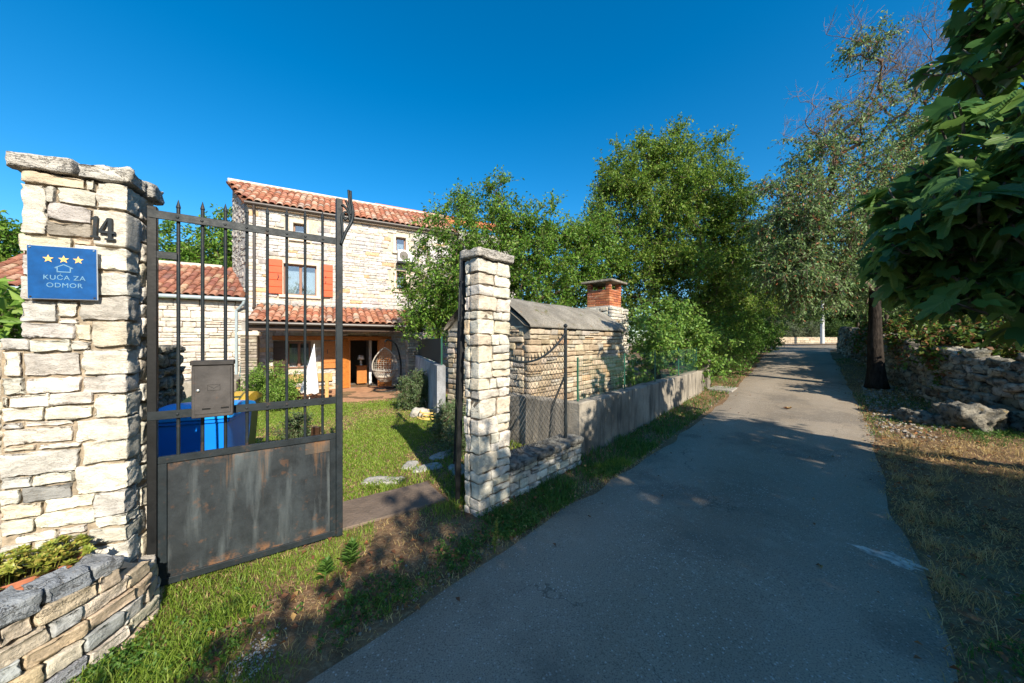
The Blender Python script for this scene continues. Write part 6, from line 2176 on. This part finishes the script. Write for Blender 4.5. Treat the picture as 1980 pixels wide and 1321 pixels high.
# the near side hangs clear of the viewpoint
ok_ = (c[:, 1] > 1.6) & (c[:, 0] / c[:, 1] > 1.11)
c, od = c[ok_], od[ok_]
tk = curve_pts([V3(6.0, 3.5), (5.8, 3.4, 0.9), (5.4, 3.3, 1.8), (4.9, 3.15, 2.7)], 6)
tb = MB().tube([Vector(p) for p in tk], [0.12 * (1 - 0.4 * k / len(tk)) for k in range(len(tk))], 10)
tb.build('trunk', M_BARK_F, fig, smooth=True)
br = MB()
N_ = [np.array(p) for p in tk]
lp, ld_, ln_, ls_ = [], [], [], []
for i in np.argsort(np.linalg.norm(c - np.array([5.2, 3.2, 2.2]), axis=1)):
    t = c[i]
    Na = np.array(N_)
    j = int(np.argmin(np.linalg.norm(Na - t, axis=1) + np.maximum(Na[:, 2] - t[2], 0) * 0.6))
    a = Na[j]
    mid = a + (t - a) * 0.5 + np.array([0, 0, -0.06])
    N_ += [mid, t]
    d = norm((t - a)[None] + od[i][None] * 0.25)[0]
    tipd = norm((d + np.array([0, 0, 0.6]))[None])[0]
    tip = t + tipd * 0.16
    br.tube([Vector(a), Vector(mid), Vector(t), Vector(tip)], [0.014, 0.012, 0.010, 0.006], 5, False)
    for q in range(7):
        f_ = rng.uniform(-0.1, 1.0)
        p0 = t + (tip - t) * f_ - d * 0.12 * rng.random()
        az = q * 2.4 + rng.uniform(-0.4, 0.4)
        side = np.array([math.cos(az), math.sin(az), 0.15])
        pet = norm((side + od[i] * 0.5 + np.array([0, 0, rng.uniform(-0.15, 0.5)]))[None])[0]
        size = rng.uniform(0.115, 0.215)
        p1 = p0 + pet * size * 0.55
        dd = norm((pet * 0.8 + np.array([0, 0, -0.75 + rng.uniform(-0.3, 0.3)]) + rng.normal(size=3) * 0.2)[None])[0]
        nn_ = norm((np.array([0, 0, 0.7]) + pet * 0.75 + rng.normal(size=3) * 0.22)[None])[0]
        lp.append(p1); ld_.append(dd); ln_.append(nn_); ls_.append(size)
br.build('branches', M_BARK_F, fig, smooth=True)['kind'] = 'stuff'
lp, ld_, ln_, ls_ = np.array(lp), np.array(ld_), np.array(ln_), np.array(ls_)
rat = lp[:, 0] / np.maximum(lp[:, 1], 0.1)
vis = (lp[:, 1] > 1.2)
lp, ld_, ln_, ls_, rat = lp[vis], ld_[vis], ln_[vis], ls_[vis], rat[vis]
score = np.linalg.norm(lp - np.array([0, 0, 1.55]), axis=1) / ls_ + np.where((rat < 1.52) & (lp[:, 2] < 1.55 + lp[:, 1]), 0, 1000)
order = np.argsort(score)
vs, fs, b = [], [], 0
simple = [fig_leaf_mesh(20 + i, False) for i in range(4)]
for n_, i in enumerate(order):
    s_ = np.cross(ld_[i], ln_[i]); s_ /= np.linalg.norm(s_)
    n2 = np.cross(s_, ld_[i])
    Mx = Matrix(((s_[0] * ls_[i], ld_[i][0] * ls_[i], n2[0] * ls_[i], lp[i][0]), (s_[1] * ls_[i], ld_[i][1] * ls_[i], n2[1] * ls_[i], lp[i][1]), (s_[2] * ls_[i], ld_[i][2] * ls_[i], n2[2] * ls_[i], lp[i][2]), (0, 0, 0, 1)))
    if n_ < 300:
        obj('leaf', FIGL[n_ % 6], None, fig, Mx)
    else:
        vv, ff = simple[n_ % 4]
        A = np.array(Mx)
        vs.append(np.array(vv) @ A[:3, :3].T + A[:3, 3])
        fs.append(np.array(ff) + b)
        b += len(vv)
obj('crown', mesh_arr('leaves', np.concatenate(vs), np.concatenate(fs)), LF_FIG, fig)['kind'] = 'stuff'

# unseen trees behind the viewpoint shading the lane; last three added to dim skylight
for i, (x, y, z_, r3, lb, sd, n) in enumerate(SHADE if 'SHADE' in globals() else (
        (4.15, -3.4, 3.85, (1.9, 1.9, 1.6), 'shade tree on the near verge behind the viewpoint, closest to the lane', 580, 420), (6.6, -1.8, 3.95, (1.9, 1.9, 1.9), 'shade tree on the near verge beside the fig tree', 581, 400),
        (9.2, -2.6, 2.9, (1.9, 1.5, 1.2), 'shade tree behind the dry wall beside the fig tree', 582, 220), (4.8, -7.0, 4.6, (2.6, 2.0, 2.4), 'shade tree farthest behind the viewpoint', 583, 260),
        (1.75, -2.75, 2.8, (0.75, 0.6, 0.4), 'low shade tree nearest the lane edge behind the viewpoint', 588, 110), (4.4, 0.7, 3.25, (1.15, 0.8, 0.6), 'low shade tree between the viewpoint and the fig tree', 587, 110), (8.0, -6.0, 5.2, (2.8, 2.6, 2.6), 'shade tree behind the viewpoint on the fig tree side', 584, 260), (-6.8, -5.0, 5.0, (2.9, 2.6, 2.6), 'shade tree behind the viewpoint on the garden side', 585, 260), (1.5, -10.5, 5.2, (3.0, 2.6, 2.6), 'shade tree beside the lane far behind the viewpoint', 586, 220))):
    plant('shade_tree', lb, 'tree', V3(x, y), [((x, y, z_), r3, 1), ((x + 0.4, y - 0.3, z_ - r3[2] * 0.7), (r3[0] * 0.8, r3[1] * 0.8, r3[2] * 0.6), 0.6)], n, 8, 8, 0.5, 0.14, LF_A, sd, [V3(x, y), (x, y, z_ * 0.4), (x, y, z_)], 0.14, group='shade trees on the near verge', shell=0.4)

# ------------------------------------------------------------------ grass, weeds, litter
def infr(x, y, mpx=220):
    return (y > 0.9) & (x / np.maximum(y, 0.1) > (-990 - mpx) / 660) & (x / np.maximum(y, 0.1) < (990 + mpx) / 660)


def blades(x, y, h, w, lean, rng):
    z = gz(x, y) - 0.004
    n = len(x)
    a = rng.uniform(0, 2 * math.pi, n)
    b = rng.uniform(0, 2 * math.pi, n)
    wx, wy = np.cos(a) * w / 2, np.sin(a) * w / 2
    lx, ly = np.cos(b) * lean * h, np.sin(b) * lean * h
    p = lambda X, Y, Z: np.stack([X, Y, Z], 1)
    v = np.stack([p(x - wx, y - wy, z), p(x + wx, y + wy, z), p(x - wx * .8 + lx * .3, y - wy * .8 + ly * .3, z + h * .55), p(x + wx * .8 + lx * .3, y + wy * .8 + ly * .3, z + h * .55), p(x + lx, y + ly, z + h * (1 - 0.35 * np.abs(lean)))], 1).reshape(-1, 3)
    k = np.arange(n) * 5
    f = np.concatenate([np.stack([k, k + 1, k + 3], 1), np.stack([k, k + 3, k + 2], 1), np.stack([k + 2, k + 3, k + 4], 1)])
    return v, f


rng = np.random.default_rng(90)


def inrects(x, y):
    """footprints kept free of grass"""
    out = np.zeros(len(x), bool)
    for F, x0, x1, y0, y1 in ((GA, 0.98, 2.02, 0.08, 0.63), (FA, -3.15, 3.2, -3.6, 3), (FR, -0.02, 1.74, 0.0, 0.27), (FCW, 0, 6.1, -0.005, 0.21), (FP, -1.5, 0.0, 0.0, 0.28), (FH, -0.1, 3.5, -0.05, 2.3), (FA, -10, 8, -0.05, 3)):
        I = np.array(F.inverted())
        u = I[0, 0] * x + I[0, 1] * y + I[0, 3]
        v = I[1, 0] * x + I[1, 1] * y + I[1, 3]
        out |= (u > x0) & (u < x1) & (v > y0) & (v < y1)
    # inside of the planter
    out |= (x < -2.0) & (y < 1.95 + (x + 2.0) * -0.5) & (x + 2.2 < 0.35) & (y < 2.0) & ((x < -1.9) | (y < 1.5))
    return out


def scatter(n, x0, x1, y0, y1, prob):
    x, y = rng.uniform(x0, x1, n), rng.uniform(y0, y1, n)
    s, t = st(x, y)
    t = t - bend(s)
    q = infr(x, y) & (rng.random(n) < prob(x, y, s, t)) & ~((t > -1.75 + 0.09 * N2(x, y, 4.0, 99)) & (t < 0.39 + 0.07 * N2(x, y, 4.0, 98))) & ~inrects(x, y)
    return x[q], y[q]


def N2(x, y, sc, sd):
    return fbm(np.stack([x * sc, y * sc, np.zeros_like(x)], 1), sd, 3)


def gateline(x, y):
    return (x + 1.35) * -0.464 + (y - 2.67) * 0.886


# lawn
def p_lawn(x, y, s, t):
    g = gateline(x, y)
    patch = sstep(-0.55, 0.35, N2(x, y, 1.1, 41))
    return np.where((g > 0.25) & (t < -2.75), 0.25 + 0.75 * patch, 0) * np.clip(4.5 / y, 0.3, 1)


x, y = scatter(420000, -9.5, 1.5, 2.2, 11.5, p_lawn)
h = rng.uniform(0.02, 0.055, len(x)) * (1 + 0.5 * (N2(x, y, 0.8, 43) > 0.25))
v, f = blades(x, y, h, 0.006 + 0.0012 * y, rng.uniform(0.2, 1.0, len(x)), rng)
tag(obj('lawn_grass', mesh_arr('grass', v, f), LF_GRASS), 'short patchy green lawn in the garden', None, kind='stuff')


def p_lawnd(x, y, s, t):
    g = gateline(x, y)
    patch = sstep(0.2, -0.5, N2(x, y, 1.1, 41))
    return np.where((g > 0.2) & (t < -2.75), 0.28 + 0.6 * patch, 0) * np.clip(4.0 / y, 0.3, 1)


x, y = scatter(200000, -9.5, 1.5, 2.2, 11.5, p_lawnd)
v, f = blades(x, y, rng.uniform(0.012, 0.035, len(x)), 0.005 + 0.0012 * y, rng.uniform(0.6, 1.4, len(x)), rng)
tag(obj('lawn_straw', mesh_arr('grass', v, f), LF_DRY), 'dry straw patches in the garden lawn', None, kind='stuff')


# left verge, gate foot to lane
def p_verge(x, y, s, t):
    g = gateline(x, y)
    patch = sstep(-0.35, 0.35, N2(x, y, 1.6, 51) + 0.5 * sstep(1.0, -0.4, s) - 0.32 + 0.65 * sstep(-0.7, -0.3, g) * sstep(-0.9, -1.3, x))
    path = 1 - np.exp(-(((x + 0.75) / 0.42) ** 2 + ((y - 2.75) / 0.5) ** 2)) * 0.95
    edge = sstep(-1.74, -1.95, t)
    return np.where((g < 0.28) & (t < -1.8) & (s < 4.2), patch * path * edge, 0)


x, y = scatter(150000, -3.2, 1.6, 1.0, 4.6, p_verge)
near = N2(x, y, 2.2, 53)
h = rng.uniform(0.025, 0.07, len(x)) * (1 + 0.9 * (near > 0.3))
v, f = blades(x, y, h, rng.uniform(0.003, 0.006, len(x)), rng.uniform(0.2, 1.1, len(x)), rng)
tag(obj('verge_grass', mesh_arr('grass', v, f), LF_GRASS), 'green grass on the verge in front of the gate', None, kind='stuff')


def p_wallfoot(x, y, s, t):
    patch = sstep(-0.3, 0.3, N2(x, y, 1.7, 57))
    return np.where((t < -1.82) & (t > -2.75) & (s > 2.0) & (s < 18), (0.35 + 0.65 * patch) * np.clip(4.0 / y, 0.25, 1) * np.where(s > 7.5, 0.5, 1), 0)


x, y = scatter(330000, -0.8, 12, 2.4, 14, p_wallfoot)
h = rng.uniform(0.03, 0.10, len(x)) * (1 + 0.8 * (N2(x, y, 2.0, 58) > 0.2))
v, f = blades(x, y, h, 0.005 + 0.001 * y, rng.uniform(0.2, 1.0, len(x)), rng)
tag(obj('wall_foot_grass', mesh_arr('grass', v, f), LF_WEED), 'dark green grass strip along the foot of the walls', None, kind='stuff')


def p_right(x, y, s, t):
    patch = sstep(0.1, 0.55, N2(x, y, 1.3, 61))
    return np.where((t > 0.44) & (t < 2.4), patch * 0.8 * np.clip(3.5 / y, 0.25, 1), 0)


x, y = scatter(160000, 1.2, 13, 0.9, 13, p_right)
h = rng.uniform(0.025, 0.08, len(x))
v, f = blades(x, y, h, 0.005 + 0.001 * y, rng.uniform(0.2, 1.0, len(x)), rng)
tag(obj('far_verge_grass', mesh_arr('grass', v, f), LF_WEED), 'green tufts on the verge under the fig tree', None, kind='stuff')


def p_dry(x, y, s, t):
    a = np.where((t > 0.34) & (t < 2.6), 0.30 + 0.55 * sstep(-0.4, 0.3, N2(x, y, 1.1, 63)), 0)
    b = np.where((t < -1.76) & (t > -3.2) & (gateline(x, y) < 0.3), 0.38 + 0.5 * np.exp(-((t + 1.95) / 0.18) ** 2), 0)
    c = np.where((t < -1.76) & (t > -2.6) & (s > 3), 0.22, 0)
    return np.maximum(np.maximum(a, b), c) * np.clip(3.5 / y, 0.25, 1)


x, y = scatter(420000, -3, 13, 0.9, 13, p_dry)
v, f = blades(x, y, rng.uniform(0.015, 0.06, len(x)), rng.uniform(0.002, 0.004, len(x)) + 0.0008 * y, rng.uniform(0.6, 1.8, len(x)), rng)
tag(obj('dry_grass', mesh_arr('grass', v, f), LF_DRY), 'dry straw coloured grass on both verges', None, kind='stuff')
# taller dry tufts at the lane edge
tx, ty = [], []
for k in range(90):
    s = rng.uniform(1.4, 7.5)
    t = 0.5 + rng.random() ** 2 * 1.2
    X, Y = xy(s, t)
    m_ = rng.integers(18, 46)
    tx.append(X + rng.normal(size=m_) * 0.035); ty.append(Y + rng.normal(size=m_) * 0.035)
x, y = np.concatenate(tx), np.concatenate(ty)
v, f = blades(x, y, rng.uniform(0.06, 0.17, len(x)), 0.004 * np.ones(len(x)), rng.uniform(0.3, 1.3, len(x)), rng)
tag(obj('dry_tuft_grass', mesh_arr('grass', v, f), LF_DRY), 'longer dry grass tufts beside the lane edge', None, kind='stuff')

# leafy ground weeds (clover like) at pillar foot and verge
wp = []
for x0, y0, r_, n in ((0.0, 2.85, 0.34, 260), (0.45, 3.3, 0.28, 160), (-0.9, 1.95, 0.2, 50), (-0.65, 2.1, 0.3, 70), (-1.5, 1.65, 0.35, 60), (-0.35, 2.45, 0.25, 80), (1.2, 4.0, 0.3, 140), (-1.9, 1.55, 0.2, 120), (6.9, 4.9, 0.4, 160), (5.8, 6.2, 0.35, 120), (2.6, 1.5, 0.3, 50), (3.1, 1.9, 0.25, 30), (2.0, 4.9, 0.35, 130)):
    wp.append(np.stack([x0 + rng.normal(size=n) * r_ * 0.5, y0 + rng.normal(size=n) * r_ * 0.5, np.zeros(n)], 1))
wp = np.concatenate(wp)
s, t = st(wp[:, 0], wp[:, 1])
wp = wp[((t < -1.83) | (t > 0.48)) & ~inrects(wp[:, 0], wp[:, 1])]
wp[:, 2] = gz(wp[:, 0], wp[:, 1]) + 0.01
v, f, a, b = foliage(wp, np.repeat([[0, 0, 1.0]], len(wp), 0), rng, 5, 3, 0.06, 0.021, 0.8, 0.0, None, 0.6)
tag(obj('ground_weeds', mesh_arr('weeds', v, f), LF_WEED), 'small leafy weeds growing low on the verges', None, kind='stuff')


def tall_weed(x, y, h, lb, n, lf, mat, sd, wr=0.28):
    rng = np.random.default_rng(sd)
    x_, y_, z_ = V3(x, y)
    o = thing('tall_weed', lb, 'weed', (x_, y_, z_))
    MB().tube([(x, y, z_ - 0.01), (x + 0.01, y, z_ + h * 0.5), (x + 0.02, y + 0.01, z_ + h)], [0.005, 0.004, 0.002], 6).build('stem', mat, o)
    zz_ = rng.uniform(0.12, 1.0, n)
    a = np.arange(n) * 2.4
    p = np.stack([x + 0.02 * zz_, y + 0 * zz_, z_ + h * zz_], 1)
    d = norm(np.stack([np.cos(a), np.sin(a), 0.35 + 0.8 * zz_], 1))
    L = lf * (1.25 - 0.75 * zz_)
    v, f = leaf_arrays(p, d, norm(np.stack([-np.cos(a) * 0.4, -np.sin(a) * 0.4, np.ones(n)], 1)), L, L * wr, 0.08)
    obj('foliage', mesh_arr('leaves', v, f), mat, o)['kind'] = 'stuff'


tall_weed(-1.12, 2.36, 0.17, 'upright feathery weed on the verge in front of the gate, taller one', 70, 0.09, LF_WEED, 1)
tall_weed(-1.22, 2.22, 0.13, 'upright feathery weed on the verge, shorter one nearer the lane', 60, 0.08, LF_WEED, 2)
tall_weed(-0.13, 2.52, 0.26, 'tall thin flower spike at the foot of the slim pillar', 80, 0.035, LF_SUCC, 3, 0.5)

# fallen leaves, pebbles, gravel
n = 1500
s = rng.uniform(0.8, 10, n)
t = np.where(rng.random(n) < 0.2, rng.normal(-2.1, 0.22, n), 0.4 + np.abs(rng.normal(0, 0.8, n)))
X, Y = xy(s, t)
k = (t < -1.7) | (t > 0.35)
X, Y = X[k], Y[k]
xl = np.concatenate([X, rng.uniform(-1.6, -0.2, 110)])
yl = np.concatenate([Y, rng.uniform(1.6, 2.9, 110)])
s, t = st(xl, yl)
k = ((t < -1.75) | (t > 0.35)) & ~inrects(xl, yl)
xl, yl = xl[k], yl[k]
m_ = len(xl)
P_ = np.stack([xl, yl, gz(xl, yl) + rng.uniform(0.018, 0.055, m_)], 1)
a = rng.uniform(0, 6.28, m_)
D_ = norm(np.stack([np.cos(a), np.sin(a), rng.uniform(-0.2, 0.4, m_)], 1))
L_ = rng.uniform(0.02, 0.055, m_)
v, f = leaf_arrays(P_, D_, norm(np.array([[0, 0, 1.0]]) + rng.normal(size=(m_, 3)) * 0.35), L_, L_ * 0.6, 0.2)
tag(obj('fallen_leaves', mesh_arr('leaves', v, f), LF_FALLEN), 'dry brown fallen leaves scattered on the verges', None, kind='stuff')
n = 90
s = rng.uniform(1.2, 13, n)
t = np.where(rng.random(n) < 0.5, -1.72 + np.abs(rng.normal(0, 0.25, n)), 0.36 - np.abs(rng.normal(0, 0.3, n)))
X, Y = xy(s, t + bend(s))
a = rng.uniform(0, 6.28, n)
L_ = rng.uniform(0.015, 0.045, n)
P_ = np.stack([X, Y, rz(s) + 0.016], 1)
v, f = leaf_arrays(P_, norm(np.stack([np.cos(a), np.sin(a), 0.1 + 0 * a], 1)), norm(np.array([[0, 0, 1.0]]) + rng.normal(size=(n, 3)) * 0.25), L_, L_ * 0.6, 0.2)
tag(obj('lane_litter_leaves', mesh_arr('leaves', v, f), LF_FALLEN), 'small dry leaves blown onto the asphalt lane', None, kind='stuff')
rl = thing('fallen_leaf', 'single red brown fallen leaf lying on the lane', 'leaf', (*xy(8.6, -0.55), 0.2))
X, Y = xy(8.62, -0.62)
Z = float(rz(8.62)) + 0.018
v, f = leaf_arrays(np.array([[X, Y, Z], [X + 0.02, Y, Z]]), norm(np.array([[1, 0.3, 0.15], [-0.7, 0.8, 0.3]])), norm(np.array([[0, 0.3, 1.0], [0.2, 0, 1.0]])), np.array([0.13, 0.10]), np.array([0.08, 0.06]), 0.25)
obj('leaf_blade', mesh_arr('leaf', v, f), LF_FALLEN, rl)


def pebbles(name, label, X, Y, sz, mat, col, seed):
    rng = np.random.default_rng(seed)
    base = rockbox((1, 0.8, 0.55), (2, 2, 2), 5, 2.6, 0.06, 1.5, 0, True)
    nv = len(base.vertices)
    co = np.empty(nv * 3, dtype=np.float32)
    base.vertices.foreach_get('co', co)
    co = co.reshape(-1, 3)
    fc = np.array([q.vertices[:] for q in base.polygons])
    n = len(X)
    a = rng.uniform(0, 6.28, n)
    c, s_ = np.cos(a)[:, None], np.sin(a)[:, None]
    x = (co[None, :, 0] * c - co[None, :, 1] * s_) * sz[:, None] + X[:, None]
    y = (co[None, :, 0] * s_ + co[None, :, 1] * c) * sz[:, None] + Y[:, None]
    z = co[None, :, 2] * sz[:, None] + (gz(X, Y) + sz * 0.12)[:, None]
    v = np.stack([x, y, z], -1).reshape(-1, 3)
    f = (fc[None] + (np.arange(n) * nv)[:, None, None]).reshape(-1, 4)
    cc = np.clip(np.repeat(np.array([col]), n, 0) * rng.uniform(0.6, 1.25, (n, 1)), 0, 0.9)
    tag(obj(name, mesh_arr(name, v, f, False, np.repeat(cc, nv, 0)), mat), label, None, kind='stuff')


n = 520
s, t = rng.uniform(7.5, 13, n), 0.55 + np.abs(rng.normal(0, 0.35, n))
X, Y = xy(s, t)
pebbles('gravel', 'pale stone chips and shells on the verge under the sparse tree', X, Y, rng.uniform(0.02, 0.07, n), M_STONE_A, (0.36, 0.32, 0.275), 1)
n = 1500
s = rng.uniform(0.6, 9, n)
t = np.where(rng.random(n) < 0.6, -1.82 - np.abs(rng.normal(0, 0.12, n)), 0.46 + np.abs(rng.normal(0, 0.4, n)))
X, Y = xy(s, t)
pebbles('edge_pebbles', 'small loose stones along both lane edges', X, Y, rng.uniform(0.006, 0.022, n), M_STONE_A, (0.30, 0.27, 0.23), 2)
n = 260
X, Y = -1.28 + rng.normal(size=n) * 0.045, 1.66 + rng.normal(size=n) * 0.09
s, t = st(X, Y)
pebbles('pale_ash', 'small spill of white ash on the verge near the lane edge', X, Y, rng.uniform(0.004, 0.014, n), M_STONE_A, (0.62, 0.6, 0.58), 3)
# pale repair patch on the lane edge
pp = []
for k in range(24):
    a = 2 * math.pi * k / 24
    s, t = 3.62 + 0.075 * math.cos(a) * (1 + 0.3 * math.sin(3 * a) + 0.25 * math.sin(7 * a + 1)), 0.30 + 0.17 * math.sin(a) * (1 + 0.2 * math.cos(5 * a) + 0.2 * math.cos(9 * a))
    X, Y = xy(s, t)
    pp.append((X, Y, float(rz(s)) + 0.0135 - 0.02 * (abs((t + 1.78) / 2.2 - 0.5) * 2) ** 4))
tag(MB().add(pp, [tuple(range(24))[::-1]]).build('pale_patch', basic('pale_mortar_patch', (0.50, 0.455, 0.40), 0.95, 0.5, 22, 0.6, 90)), 'pale mortar patch on the asphalt edge', None, kind='structure')
